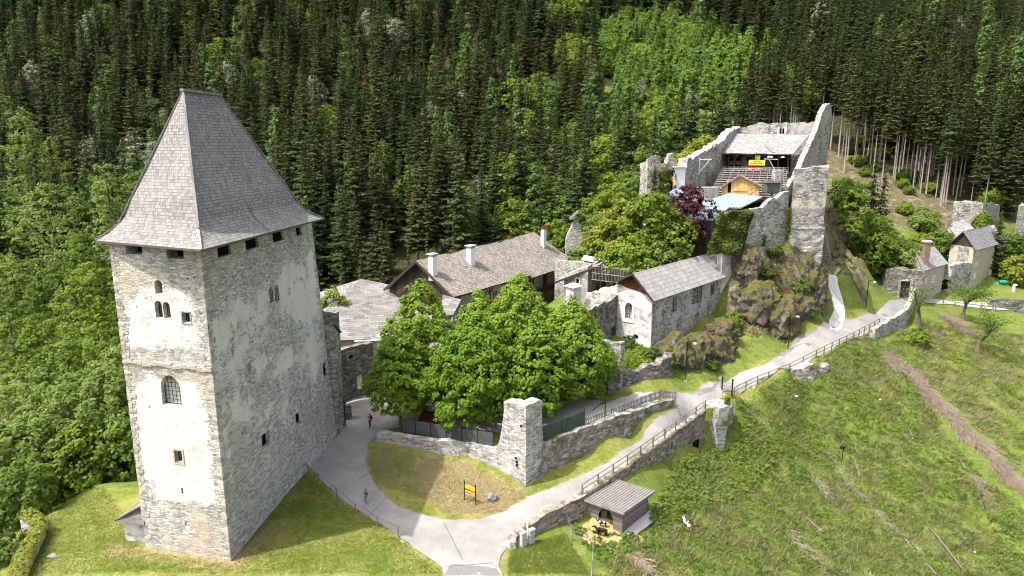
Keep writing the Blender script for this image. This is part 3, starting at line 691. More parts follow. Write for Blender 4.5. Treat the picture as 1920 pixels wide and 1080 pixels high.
# ------------------------------------------------------------------ builders for walls and roofs
def V2(p): return Vector((p[0], p[1]))
def wall(name, pts, zt, zb, th, mat, parent=None, rag=.2, rough=.05, side=None, step=.5, batter=0.0, dz=.8):
    pts = [V2(p) for p in pts]; zt = list(zt) if isinstance(zt, (list, tuple)) else [zt] * len(pts); zb = list(zb) if isinstance(zb, (list, tuple)) else [zb] * len(pts)
    seg = []
    for i in range(len(pts) - 1):
        d = (pts[i + 1] - pts[i]).normalized(); n = Vector((-d.y, d.x)); seg.append(n)
    if side is None: side = 1 if sum(n.dot(pts[0]) for n in seg) > 0 else -1
    nv = []
    for i in range(len(pts)):
        a = seg[max(i - 1, 0)]; b = seg[min(i, len(seg) - 1)]; m = (a + b)
        m = m / max(m.dot(a), .35) if m.length > .2 else a
        nv.append(m * side)
    st = []
    for i in range(len(pts) - 1):
        L = (pts[i + 1] - pts[i]).length; k = max(1, int(round(L / step)))
        for j in range(k):
            t = j / k; st.append((pts[i].lerp(pts[i + 1], t), nv[i].lerp(nv[i + 1], t) if k > 1 else nv[i], lerp(zt[i], zt[i + 1], t), lerp(zb[i], zb[i + 1], t)))
    st.append((pts[-1], nv[-1], zt[-1], zb[-1]))
    nz_ = max(2, int(max(a[2] - a[3] for a in st) / dz)); rows = []; ntop = 2
    for p, n, t, b in st:
        h = mnoise.noise(Vector((p.x * .8, p.y * .8, 3.1))) * rag + mnoise.noise(Vector((p.x * 2.7, p.y * 2.7, 9.1))) * rag * .7
        t = t + h; ring = []
        for k in range(nz_ + 1): ring.append(Vector((*(p - n * batter * (1 - k / nz_)), lerp(b, t, k / nz_))))
        for k in range(1, ntop): ring.append(Vector((*(p + n * th * k / ntop), t + rag * .3 * mnoise.noise(Vector((p.x * 3, p.y * 3, k))))))
        for k in range(nz_ + 1): ring.append(Vector((*(p + n * th), lerp(t, b, k / nz_))))
        rows.append([q + mnoise.noise_vector(q * .9) * rough + mnoise.noise_vector(q * 2.9) * rough * .5 if rough else q for q in ring])
    m = len(rows[0]); vs = [q for r in rows for q in r]; fs = []
    for i in range(len(rows) - 1):
        for k in range(m):
            a, b = i * m + k, i * m + (k + 1) % m; fs.append((a, b, b + m, a + m))
    for e, fl in ((0, True), (len(rows) - 1, False)):
        o = e * m
        for k in range(m // 2):
            a, b, c, d = o + k, o + k + 1, o + m - 2 - k, o + m - 1 - k
            f = (a, b, c, d) if c != b else (a, b, d)
            if c < b: continue
            fs.append(f if fl else tuple(reversed(f)))
    mb = MB(); mb.raw(vs, fs); return mb.build(name, mat, parent, weld=True)

def roof(mb, q, th=.14, m=0, step=.9, sag=.03):
    """q : eave left, eave right, ridge right, ridge left (outside seen counter-clockwise)"""
    q = [Vector(p) for p in q]; e = (q[1] - q[0]); ed = e.normalized(); nrm = e.cross(q[3] - q[0]).normalized(); sd = nrm.cross(ed)
    if nrm.z < 0: nrm = -nrm; sd = -sd
    nu = max(1, int(e.length / step)); nw = max(1, int((q[3] - q[0]).length / step)); P = []; U = []
    for j in range(nw + 1):
        r = []; ur = []
        for i in range(nu + 1):
            a = q[0].lerp(q[1], i / nu); b = q[3].lerp(q[2], i / nu); p = a.lerp(b, j / nw)
            p = p + nrm * (mnoise.noise(p * .5) * sag + mnoise.noise(p * 1.7) * sag * .4)
            r.append(p); d = p - q[0]; ur.append((d.dot(ed), d.dot(sd)))
        P.append(r); U.append(ur)
    mb.grid(P, m, U)
    B = [[p - nrm * th for p in r] for r in P]
    mb.grid([list(reversed(r)) for r in B], m)
    for a, b in ((P[0], B[0]), (list(reversed(P[-1])), list(reversed(B[-1]))), ([r[-1] for r in P], [r[-1] for r in B]), (list(reversed([r[0] for r in P])), list(reversed([r[0] for r in B])))):
        for i in range(len(a) - 1): mb.face([b[i], b[i + 1], a[i + 1], a[i]], m)
def panes(pl, a0, a1, z0, z1, depth, parent, name='window', frame='wood_dark', nx=2, ny=2, fw=.09, glass='glass', arch=0):
    g = MB(); prism(g, pl, outline(a0, a1, z0, z1, arch), -depth - .04, -depth)
    f = MB()
    for i in range(nx + 1):
        a = lerp(a0 + fw / 2, a1 - fw / 2, i / nx); top = z1 if 0 < i < nx or not arch else z1 - (a1 - a0) * .5 * arch
        f.bar(pl.pt(a, z0, -depth + .04), pl.pt(a, top, -depth + .04), fw if i in (0, nx) else fw * .6, fw * .6, up=pl.n)
    for j in range(ny + 1):
        if j == ny and arch: continue
        z = lerp(z0 + fw / 2, z1 - fw / 2, j / ny)
        f.bar(pl.pt(a0 + fw, z, -depth + .05), pl.pt(a1 - fw, z, -depth + .05), fw if j in (0, ny) else fw * .6, fw * .5, up=(0, 0, 1))
    w_ = f.build(name, MS[frame], parent); p = g.build('pane', MS[glass]); world_child(p, parent); p.parent = w_; p.matrix_parent_inverse = (Matrix.Translation(parent.location)).inverted(); 
    p.matrix_parent_inverse = w_.matrix_parent_inverse.copy()
    return w_
def sub(o, part):
    """hang a sub-part on a part that itself hangs on its thing (all written in world metres)"""
    root = part.parent; o.parent = part; bpy.context.view_layer.update()
    o.matrix_parent_inverse = part.matrix_world.inverted(); return o

# ------------------------------------------------------------------ the great tower
tN, tL, tF = PZ(433, 1053, 0), PZ(274, 1025, 0), PZ(634, 816, 1.7)
uN, uL, uF = PD(375, 468, tN.y), PD(204.5, 455, tL.y), PD(583, 424, PZ(634, 816, 1.7).y)
tF.z = 0; tB = tL + tF - tN; uB = uL + uF - uN
tower = thing('stone_tower', 'tall square medieval stone tower with a steep shingled hip roof', 'tower', (tN.x, tN.y, 0))
def m_tower():
    b = NB('tower_masonry'); p = b.pos()
    c, h, _ = stone_nodes(b, [(.0, (.29, .28, .265)), (.25, (.43, .415, .395)), (.65, (.55, .535, .51)), (1.0, (.70, .685, .66))], (.46, .445, .42), 2.1, 3.0, .07, .05)
    dL = (tL - tN).normalized(); dF = (tF - tN).normalized()
    sl = b.math('DIVIDE', b.vmath('DOT_PRODUCT', b.vmath('SUBTRACT', p, tuple(tN)), tuple(dL)), (tL - tN).length)
    z = b.n('SeparateXYZ', Vector=p).outputs[2]
    zz = b.math('DIVIDE', z, 26.5)
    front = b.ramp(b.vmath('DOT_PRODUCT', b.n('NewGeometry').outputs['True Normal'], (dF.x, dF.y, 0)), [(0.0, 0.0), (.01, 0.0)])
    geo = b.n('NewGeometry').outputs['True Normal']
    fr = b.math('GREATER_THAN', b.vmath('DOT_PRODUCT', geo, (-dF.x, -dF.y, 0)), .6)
    prof = b.ramp(zz, [(.0, .0), (.165, .0), (.20, .75), (.35, .86), (.50, .80), (.585, .5), (.625, .05), (.665, .12), (.70, .62), (.80, .66), (.86, .42), (.91, .05), (1.0, .02)])
    # plaster keeps off the corners
    edge = b.ramp(sl, [(.0, .2), (.12, .62), (.2, 1.0), (.72, 1.0), (.86, .7), (1.0, .15)])
    n1 = b.noise(p, .42, 8, .7); n2 = b.noise(p, .16, 5, .6)
    n4 = b.noise(p, 1.6, 9, .78)
    mf = b.math('ADD', b.math('MULTIPLY', prof, edge), b.math('ADD', b.math('MULTIPLY', b.math('SUBTRACT', n1, .5), 1.3), b.math('MULTIPLY', b.math('SUBTRACT', n4, .5), 1.1)))
    mf = b.math('ADD', mf, b.math('MULTIPLY', b.math('SUBTRACT', h, .55), .16))
    mf = b.ramp(mf, [(.40, 0.0), (.52, 1.0)])
    prs = b.ramp(zz, [(.0, -.5), (.18, -.25), (.35, .05), (.55, .22), (.75, .28), (.86, .15), (.95, -.3)])
    prs2 = b.ramp(zz, [(.0, 0.0), (.2, .12), (.4, .42), (.62, .54), (.75, .58), (.87, .42), (.94, .12), (1.0, .1)])
    ms = b.math('ADD', prs2, b.math('MULTIPLY', b.math('SUBTRACT', b.math('ADD', b.math('MULTIPLY', n1, .6), b.math('MULTIPLY', n2, .4)), .5), 2.0))
    ms = b.ramp(ms, [(.46, 0.0), (.55, .9)])
    nn = b.noise(p, 1.3, 6, .7)
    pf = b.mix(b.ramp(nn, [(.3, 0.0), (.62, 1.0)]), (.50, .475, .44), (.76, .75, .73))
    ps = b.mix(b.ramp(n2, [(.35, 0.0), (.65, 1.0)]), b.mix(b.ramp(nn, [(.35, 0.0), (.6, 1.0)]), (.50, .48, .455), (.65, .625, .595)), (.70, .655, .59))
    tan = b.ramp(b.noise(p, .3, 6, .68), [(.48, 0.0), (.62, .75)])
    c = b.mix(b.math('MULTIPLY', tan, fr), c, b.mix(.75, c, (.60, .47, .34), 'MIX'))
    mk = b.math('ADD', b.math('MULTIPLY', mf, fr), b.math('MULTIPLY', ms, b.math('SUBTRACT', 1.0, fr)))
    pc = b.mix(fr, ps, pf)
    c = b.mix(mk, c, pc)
    h2 = b.math('ADD', b.math('MULTIPLY', h, b.math('SUBTRACT', 1.0, b.math('MULTIPLY', mk, .8))), b.math('MULTIPLY', mk, b.math('ADD', .9, b.math('MULTIPLY', nn, .25))))
    return b.finish(c, .95, b.bump(h2, .9, .07), spec=.1)
MS['tower'] = m_tower()
def tower_body():
    bot = [tL, tN, tF, tB]; top = [uL, uN, uF, uB]; rows = []
    nr = 28
    for k in range(nr + 1):
        t = k / nr; ring = []
        for i in range(4):
            a0, a1 = bot[i].lerp(top[i], t), bot[(i + 1) % 4].lerp(top[(i + 1) % 4], t)
            n = 8 if i % 2 == 0 else 16
            for j in range(n):
                p = a0.lerp(a1, j / n); p.z = -1.6 + t * 28.2
                ring.append(p + (Vector((mnoise.noise(p * .8), mnoise.noise(p * .8 + Vector((9, 0, 0))), 0)) * .05))
        rows.append(ring)
    m = len(rows[0]); vs = [p for r in rows for p in r]; fs = []
    for i in range(nr):
        for k in range(m): fs.append((i * m + k, i * m + (k + 1) % m, (i + 1) * m + (k + 1) % m, (i + 1) * m + k))
    fs.append(tuple(reversed(range(m)))); fs.append(tuple(range(nr * m, (nr + 1) * m)))
    mb = MB(); mb.raw(vs, fs); return mb.build('wall', MS['tower'], tower, weld=True)
tw = tower_body()
pF = Pl(tL.lerp(uL, .5), tN.lerp(uN, .5)); pS = Pl(tN.lerp(uN, .5), tF.lerp(uF, .5))
from mathutils.bvhtree import BVHTree
bv = BVHTree.FromPolygons([v.co.copy() for v in tw.data.vertices], [tuple(p.vertices) for p in tw.data.polygons])
def on_tower(pl, u0, v0, u1, v1):
    h = bv.ray_cast(tower.location * 0 + Vector((0, 0, CAMZ)), ray((u0 + u1) / 2, (v0 + v1) / 2))[0]
    if h is None: return pl
    o = pl.n * (h - pl.A).dot(pl.n); q = Pl(pl.A + o, pl.B + o); return q
cm = MB(); jobs = []
def op(pl, u0, v0, u1, v1, arch=0, depth=.8, kind=None, **k):
    if pl is pS and kind == 'dark': depth = min(depth, .34)
    if pl is pS and kind == 'blind': depth = .4
    if pl is pF or pl is pS: pl = on_tower(pl, u0, v0, u1, v1)
    a0, a1, z0, z1 = pl.rect(u0, v0, u1, v1); o = outline(a0, a1, z0, z1, arch); prism(cm, pl, o, -depth, 1.2)
    jobs.append((pl, a0, a1, z0, z1, depth, arch, kind, k))
# front (sunny) face
op(pF, 236, 459, 266, 477, depth=1.2, kind='dark'); op(pF, 312, 465, 344, 485, depth=1.2, kind='dark')
op(pF, 290, 525, 304, 551, 1.0, .9, 'dark'); op(pF, 291, 564, 304, 596, 1.0, .9, 'grille'); op(pF, 306, 566, 319, 597, 1.0, .9, 'grille')
op(pF, 342, 586, 357, 605, depth=.7, kind='grille'); op(pF, 302, 704, 338, 760, 1.2, .55, 'lead'); op(pF, 328, 845, 342, 867, depth=.7, kind='grille')
op(pF, 340, 915, 343.5, 926, kind='dark'); op(pF, 347, 977, 350, 987, kind='dark')
for u, v in ((256, 575), (254, 757), (280, 763), (378, 566), (380, 588), (364, 520), (352, 522)): op(pF, u - 1.6, v - 1.8, u + 1.6, v + 1.8, depth=.4, kind='dark')
# side (shaded) face
for a, b_, c_, d_ in ((407, 459, 434, 480), (459, 448, 485, 467), (510, 435, 532, 453), (555, 426, 566, 442)): op(pS, a, b_, c_, d_, depth=1.2, kind='dark')
op(pS, 505, 537, 514, 568, 1.0, .8, 'grille'); op(pS, 515, 533, 524, 565, 1.0, .8, 'grille')
op(pS, 459, 682, 472, 708, 1.0, .45, 'blind'); op(pS, 549, 639, 560, 667, 1.0, .45, 'blind'); op(pS, 606, 677, 615, 706, 1.0, .8, 'dark')
op(pS, 490, 811, 504, 838, depth=.7, kind='dark'); op(pS, 555, 773, 565, 795, depth=.7, kind='dark')
for u, v in ((490, 513), (416, 584), (455, 813), (491, 889), (571, 837), (582, 728), (592, 724), (600, 720), (574, 733), (606, 717)): op(pS, u - 1.8, v - 2.2, u + 1.8, v + 2.2, depth=.4, kind='dark')
op(pS, 619, 737, 621.5, 747, kind='dark'); op(pS, 627, 792, 629, 802, kind='dark'); op(pS, 513, 936, 515.5, 944, kind='dark')
cut(tw, cm)
for pl, a0, a1, z0, z1, dp, arch, kind, k in jobs:
    if kind == 'dark':
        g = MB(); prism(g, pl, outline(a0 + .01, a1 - .01, z0 + .01, z1 - .01, arch), -dp + .02, -dp + .06); g.build('window', MS['void'], tower)  # black sheet at the recess back paints the unlit interior
    elif kind == 'blind':
        g = MB(); prism(g, pl, outline(a0 + .01, a1 - .01, z0 + .01, z1 - .01, arch), -dp + .02, -dp + .08); g.build('niche', MS['cream'], tower)
        g = MB(); prism(g, pl, outline(a0 - .12, a1 + .12, z0 - .16, z0 - .005, 0), -.05, .06); g.build('sill', MS['houselit'], tower)
    elif kind == 'grille': panes(pl, a0, a1, z0, z1, .45 if pl.n.dot(pF.n) > .8 else .16, tower, 'window', 'black', 3, 4, .05, 'void', arch)
    elif kind == 'lead': panes(pl, a0 + .02, a1 - .02, z0 + .02, z1 - .02, .42, tower, 'lancet_window', 'black', 5, 7, .05, 'pale_glass', 1.0)
# stone surrounds standing proud, and the offset course two thirds down the sunny face
def surround(pl, u0, v0, u1, v1, wd, mat, arch=0, pr=.05):
    pl = on_tower(pl, u0, v0, u1, v1)
    a0, a1, z0, z1 = pl.rect(u0, v0, u1, v1); m = MB()
    if not arch:
        for (x0, x1, y0, y1) in ((a0 - wd, a0, z0 - wd, z1 + wd), (a1, a1 + wd, z0 - wd, z1 + wd), (a0, a1, z1, z1 + wd), (a0, a1, z0 - wd, z0)): prism(m, pl, outline(x0, x1, y0, y1, 0), -.05, pr)
    m.build('window_surround', MS[mat], tower)
surround(pF, 328, 845, 342, 867, .16, 'cream'); surround(pF, 342, 586, 357, 605, .1, 'light'); surround(pS, 490, 811, 504, 838, .1, 'light')
pF_ = pF; pF = on_tower(pF, 318, 687, 322, 691); m = MB(); zc = pF.px(320, 689)[1]; N = 18
for i in range(N):
    a, b_ = pF.L * i / N, pF.L * (i + .97) / N; z = zc + .18 * math.sin(i * 1.1) * .5; hh = .28 + .07 * math.sin(i * 2.3)
    prism(m, pF, [(a, z), (b_, z), (b_, z + hh), (a, z + hh)], -.1, .10)
m.build('string_course', MS['cream'], tower); pF = pF_
def quoins(b0, t0, d1, d2, seed):
    r = random.Random(seed); m = MB(); z = -.4; k = 0
    while z < 26.2:
        h = r.uniform(.26, .46); t = (z + 1.6) / 28.2; c = b0.lerp(t0, t); c.z = 0; l1, l2 = (r.uniform(.55, .85), r.uniform(.28, .42)) if k % 2 else (r.uniform(.28, .42), r.uniform(.55, .85)); o = r.uniform(.015, .05)
        pl = [c - d1 * o - d2 * o, c + d1 * l1 - d2 * o, c + d1 * l1 + d2 * .12, c + d1 * .12 + d2 * .12, c + d2 * l2 + d1 * .12, c + d2 * l2 - d1 * o]
        m.raw([p + Vector((0, 0, z)) for p in pl] + [p + Vector((0, 0, z + h)) for p in pl], [tuple(reversed(range(6))), tuple(range(6, 12))] + [(i, (i + 1) % 6, (i + 1) % 6 + 6, i + 6) for i in range(6)]); z += h; k += 1
    m.build('quoins', MS['quoin'], tower)
MS['quoin'] = m_stone('corner_stone', [(.0, (.28, .26, .24)), (.5, (.46, .43, .39)), (1.0, (.60, .56, .51))], (.46, .43, .39), 1.4, 2.2, .05, None, .5)
xl, xf = (tL - tN).normalized(), (tF - tN).normalized()
quoins(tN, uN, xl, xf, 1); quoins(tL, uL, -xl, xf, 2); quoins(tF, uF, xl, -xf, 3)
# roof: bell-cast eaves, hipped at both ends
ze = 26.75
eL, eN, eF = PZ(178, 451, ze), PZ(377, 468.5, ze), PZ(608.5, 409, ze); eB = eL + eF - eN
cen = (eL + eN + eF + eB) / 4
kz = 1.2
kL, kN, kF = PZ(221, 420, ze + kz), PZ(372, 430, ze + kz), PZ(569, 391, ze + kz); kB = kL + kF - kN
ax0, ax1 = (kL + kN) / 2, (kF + kB) / 2
def axis_at(u, v):
    best = None
    for t in np.linspace(.1, .9, 161):
        b0 = ax0.lerp(ax1, float(t)); p = PD(u, v, b0.y); e = abs(p.x - b0.x)
        if best is None or e < best[0]: best = (e, Vector((b0.x, b0.y, p.z)))
    return best[1]
r0, r1 = axis_at(343, 173), axis_at(412, 176); r1.z = r0.z = (r0.z + r1.z) / 2
MS['shingle_tower'] = m_shingle('tower_roof_shingle', (.15, .144, .138), (.30, .288, .275), .27, .2, ((.25, .19, .06), .70), worn=.3)
mb = MB()
def troof(q):
    # lower flared skirt and steep upper slope with a soft bend between
    e0, e1, k0, k1, t0, t1 = q
    rows = [(e0, e1), (e0.lerp(k0, .55) - Vector((0, 0, .12)), e1.lerp(k1, .55) - Vector((0, 0, .12))), (k0, k1), (k0.lerp(t0, .09) - Vector((0, 0, .35)), k1.lerp(t1, .09) - Vector((0, 0, .35)))]
    for s in np.linspace(.2, 1, 13):
        d = Vector((0, 0, -.45 * math.sin(math.pi * min(1, (1 - s) * 1.15)) * (1 - s))); rows.append((k0.lerp(t0, float(s)) + d, k1.lerp(t1, float(s)) + d))
    P = []; U = []; vv = 0; n = 22; ed = (e1 - e0).normalized()
    for j, (a, b_) in enumerate(rows):
        if j: vv += ((rows[j][0] + rows[j][1]) / 2 - (rows[j - 1][0] + rows[j - 1][1]) / 2).length
        r = [a.lerp(b_, i / n) for i in range(n + 1)]; P.append([p + Vector((0, 0, .03 * mnoise.noise(p * .9))) if 0 < j < len(rows) - 1 else p for p in r]); U.append([((p - e0).dot(ed), vv) for p in r])
    mb.grid(P, 0, U)
troof((eL, eN, kL, kN, r0, r0)); troof((eN, eF, kN, kF, r0, r1)); troof((eF, eB, kF, kB, r1, r1)); troof((eB, eL, kB, kL, r1, r0))
dn = Vector((0, 0, .16)); mb.face([eB - dn, eF - dn, eN - dn, eL - dn])
for a, b_ in ((eL, eN), (eN, eF), (eF, eB), (eB, eL)): mb.face([a - dn, b_ - dn, b_, a])
tr = mb.build('roof', MS['shingle_tower'], tower)
m = MB(); m.bar(r0 + Vector((0, 0, .05)) - (r1 - r0) * .03, r1 + Vector((0, 0, .05)) + (r1 - r0) * .03, .32, .22); sub(m.build('ridge_cap', MS['wood_grey']), tr)
m = MB()
for a, b_ in ((eN, kN), (kN, r0), (eL, kL), (kL, r0), (eF, kF), (kF, r1)):
    m.bar(a.lerp(b_, .01) - Vector((0, 0, .02)), b_ - Vector((0, 0, .02 if b_ is not r0 else -.0)), .16, .10)
sub(m.build('hip_board', MS['wood_grey']), tr)
m = MB(); p0 = r0.lerp(r1, .36); p1 = eN.lerp(eF, .46); k1_ = kN.lerp(kF, .46); nrm_s = (eF - eN).cross(r0 - eN).normalized()
if nrm_s.z < 0: nrm_s = -nrm_s
pts = [p0 + nrm_s * .0, k1_.lerp(p0, .55) + nrm_s * .02 - Vector((0, 0, .30)), k1_.lerp(p0, .22) + nrm_s * .03 - Vector((0, 0, .42)), k1_ + nrm_s * .06, p1 + Vector((0, 0, .1))]
m.tube(pts, .022, 6); sub(m.build('lightning_wire', MS['black']), tr)
# block under the far end of the shaded side
sd_ = (tF - tN).normalized(); od = Vector((-sd_.y, sd_.x, 0))
bt = thing('stair_buttress', 'grey stone buttress block with sloped top against the far end of the tower', 'buttress', (tF.x, tF.y, 1.7))
fend = PZ(648, 800, 1.9); Lb = (fend - tF).dot(sd_)
q0 = tF + sd_ * .12; q1 = tF + sd_ * max(Lb, .9); q2 = q1 + od * 4.0; q3 = q0 + od * 4.0
m = MB(); zt_ = [PD(611, 612, q0.y).z, PD(630, 624, q1.y).z]
m.hexa([Vector((q.x, q.y, 0)) for q in (q0, q1, q2, q3)], [Vector((q0.x, q0.y, zt_[0])), Vector((q1.x, q1.y, zt_[1])), Vector((q2.x, q2.y, zt_[1] + 1)), Vector((q3.x, q3.y, zt_[0] + 1))]); m.build('wall', MS['grey'], bt)
m = MB(); m.bar(Vector((q0.x, q0.y, zt_[0] + .05)) - od * .1 + sd_ * .3, Vector((q1.x, q1.y, zt_[1] + .05)) - od * .1, .3, .1); m.bar(Vector((q1.x, q1.y, zt_[1] + .05)), Vector((q2.x, q2.y, zt_[1] + 1.05)), .3, .1); m.build('gutter', MS['beam'], bt)
pp = PZ(646, 800, 1.9) - od * .12; m = MB(); m.tube([pp, pp + Vector((0, 0, 3.2)), pp + Vector((-.5, .3, 3.5))], .07, 8); m.build('downpipe', MS['black'], bt)
w1 = wall('tall_wall_stub', [PD(604, 600, 76), PD(636, 600, 78)], [PD(608, 583, 76).z, PD(636, 586, 78).z], 2, 1.0, MS['dark'], None, .3); tag(w1, 'dark upright wall stub behind the tower in front of the large low roof', 'wall')
m = MB(); a0, a1, z0, z1 = pS.rect(624, 770, 631, 779); prism(m, pS, outline(a0, a1, z0, z1, 0), .02, .06); o = m.build('notice', MS['white']); tag(o, 'small white notice plate fixed low on the shaded tower wall', 'sign')
m = MB(); a0, a1, z0, z1 = pS.rect(632, 773, 638, 788); prism(m, pS, outline(a0, a1, z0, z1, 0), .02, .06); o = m.build('notice_board', MS['cabinet']); tag(o, 'grey upright notice board beside the white plate on the tower wall', 'sign')
# lean-to at the left foot
an = thing('stone_annex', 'small whitewashed lean-to with shingle roof at the left foot of the tower', 'annex', (tL.x, tL.y, 0))
dl_ = (tL - tN).normalized(); df = (tF - tN).normalized(); f0 = PZ(230, 1014, 0)
c0 = tL + df * .55; wl_ = (f0 - c0).dot(dl_); zt_ = PD(222, 968, f0.y).z - .15; zr = PD(262, 935, f0.y + .6).z
q = [c0 + dl_ * wl_, c0 - dl_ * .2, c0 - dl_ * .2 + df * 3.2, c0 + dl_ * wl_ + df * 3.2]
m = MB(); m.hexa([Vector((a.x, a.y, -1)) for a in q], [Vector((q[0].x, q[0].y, zt_)), Vector((q[1].x, q[1].y, zr)), Vector((q[2].x, q[2].y, zr)), Vector((q[3].x, q[3].y, zt_))]); m.build('wall', MS['houselit'], an)
m = MB(); s_ = (zr - zt_) / (wl_ + .2); ov = .45
ee0 = q[0] + dl_ * ov - df * .55; ee1 = q[3] + dl_ * ov + df * .4; rr0 = q[1] - df * .55; rr1 = q[2] + df * .4
mid = (q[0] + q[1]) / 2 - df * .55
m2 = [Vector((ee1.x, ee1.y, zt_ - s_ * ov + .05)), Vector((ee0.x, ee0.y, zt_ - s_ * ov + .05)), Vector((rr0.x, rr0.y, zr + .3)), Vector((rr1.x, rr1.y, zr + .3))]
roof(m, m2, .12, step=.4); 
pe = Vector((rr0.x, rr0.y, zt_ + .05)); roof(m, [Vector((ee0.x, ee0.y, zt_ - s_ * ov)), pe - df * .15 - Vector((0, 0, .1)), Vector((rr0.x, rr0.y, zr + .25)) + df * .5, Vector((rr0.x, rr0.y, zr + .25)) + df * .5 + dl_ * .1], .08, step=.4)
m.build('roof', MS['shingle_low'], an)

# ------------------------------------------------------------------ house on the rock, right
hA = Vector((18.15, 84.0)); hB = Vector((32.6, 100.4)); hd = (hB - hA).normalized(); hp = Vector((-hd.y, hd.x)); hL = (hB - hA).length; hw = 5.35
hs = thing('stone_house', 'rubble stone house with pale slab roof and reddish boarded gable on the rock', 'house', (hA.x, hA.y, 7.5))
zE, zEl, zR = 14.9, 16.3, 17.85; C = hA + hp * hw; D_ = hB + hp * hw
def v3(p, z): return Vector((p[0], p[1], z))
bx = MB(); n = 40
def hwall():
    rows = []; seq = [(hA, hB, 26, zE), (hB, D_, 6, zE), (D_, C, 20, zEl), (C, hA, 7, zEl - .4)]
    nr = 16
    for k in range(nr + 1):
        r = []
        for i, (a, b_, nn, zz) in enumerate(seq):
            z2 = seq[(i + 1) % 4][3]
            for j in range(nn):
                p = a.lerp(b_, j / nn); zt = lerp(zz, z2, j / nn) if i in (1, 3) else zz
                bt_ = 1 - .04 * 0; q = v3(p, lerp(4.8, zt, k / nr)); r.append(q + mnoise.noise_vector(q * .7) * .07 + mnoise.noise_vector(q * 2.1) * .035)
        rows.append(r)
    m_ = len(rows[0]); fs = []
    for i in range(nr):
        for k in range(m_): fs.append((i * m_ + k, i * m_ + (k + 1) % m_, (i + 1) * m_ + (k + 1) % m_, (i + 1) * m_ + k))
    fs.append(tuple(reversed(range(m_)))); fs.append(tuple(range(nr * m_, nr * m_ + m_)))
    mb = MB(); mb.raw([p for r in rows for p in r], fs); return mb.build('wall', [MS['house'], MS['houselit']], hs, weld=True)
hwo = hwall()
pHl = Pl(hA, hB); pHg = Pl(C, hA); cm = MB(); jobs = []
op(pHl, 1260, 556, 1271.5, 584, 1.0, .5, 'win'); op(pHl, 1282, 552, 1290, 585, 1.0, .4, 'blind'); op(pHl, 1297, 536, 1318, 568, 0, .5, 'big'); op(pHl, 1332, 531, 1341, 553, 0, .4, 'win')
op(pHl, 1269, 609, 1274, 616, 0, .6, 'dark'); op(pHl, 1300, 586, 1313, 600, 1.0, .4, 'blind'); op(pHl, 1352, 560, 1357, 575, 0, .3, 'blind')
op(pHg, 1172, 568, 1186, 598, 1.0, .7, 'half'); op(pHg, 1186, 627, 1197, 636, 1.0, .8, 'dark')
cut(hwo, cm)
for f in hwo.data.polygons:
    if f.normal.dot(pHg.n) > .75: f.material_index = 1  # sun-facing gable gets the paler, lit copy of the masonry
for pl, a0, a1, z0, z1, dp, arch, kind, k in jobs:
    if kind == 'dark':
        g = MB(); prism(g, pl, outline(a0 + .01, a1 - .01, z0 + .01, z1 - .01, arch), -dp + .02, -dp + .06); g.build('wall_opening_shade', MS['void'], hs)  # black sheet in place of the shade inside the hole
    elif kind == 'win': panes(pl, a0, a1, z0, z1, .28, hs, 'window', 'wood_red', 2, 4, .09, 'void', arch)
    elif kind == 'big': panes(pl, a0, a1, z0, z1, .28, hs, 'window', 'wood_red', 3, 5, .09, 'void', 0)
    elif kind == 'half': panes(pl, a0 + (a1 - a0) * .45, a1, z0, z1 - .3, .35, hs, 'window', 'wood_red', 1, 2, .1, 'void', 0)
a0, a1, z0, z1 = pHg.rect(1172, 568, 1186, 598); m = MB()
for (x0, x1, y0, y1) in ((a0 - .2, a0, z0 - .25, z1 - .4), (a1, a1 + .28, z0 - .35, z1 - .4), (a0 - .3, a1 + .3, z0 - .45, z0 - .02)): prism(m, pHg, outline(x0, x1, y0, y1, 0), -.1, .07)
m.build('window_surround', MS['white'], hs)
rp = 2.6; ov = .55
mb = MB(); a = hA - hp * ov - hd * .55; b_ = hB - hp * ov + hd * .35; ra = hA + hp * rp - hd * .75; rb = hB + hp * rp + hd * .35; la = C + hp * .4 - hd * .55; lb = D_ + hp * .4 + hd * .35
sl_ = (zR - zE) / rp
roof(mb, [v3(a, 14.55), v3(b_, 14.55), v3(rb, zR), v3(ra, zR)], .13, step=.8, sag=.015); roof(mb, [v3(lb, zEl), v3(la, zEl), v3(ra, zR), v3(rb, zR)], .13, step=1.2, sag=.015)
hr = mb.build('roof', MS['shingle_slab'], hs)
m = MB(); 
for p, q in ((v3(a, 14.42), v3(ra, zR - .12)), (v3(la, zEl - .14), v3(ra, zR - .12))): m.bar(p - v3(hd * .04, 0), q - v3(hd * .04, 0), .09, .26)
sub(m.build('barge_board', MS['beam']), hr)
m = MB(); g0 = hA - hp * .25 + hd * .12; g1 = C + hd * .12; gr = hA + hp * rp + hd * .12
m.face([v3(g0, 14.75), v3(gr, zR - .18), v3(g1, zEl - .1), v3(g1, zEl - .6)]); m.face([v3(g0 + hd * .12, 14.75), v3(g1 + hd * .12, zEl - .6), v3(g1 + hd * .12, zEl - .1), v3(gr + hd * .12, zR - .18)])
m.build('gable_boards', MS['wood_red'], hs)

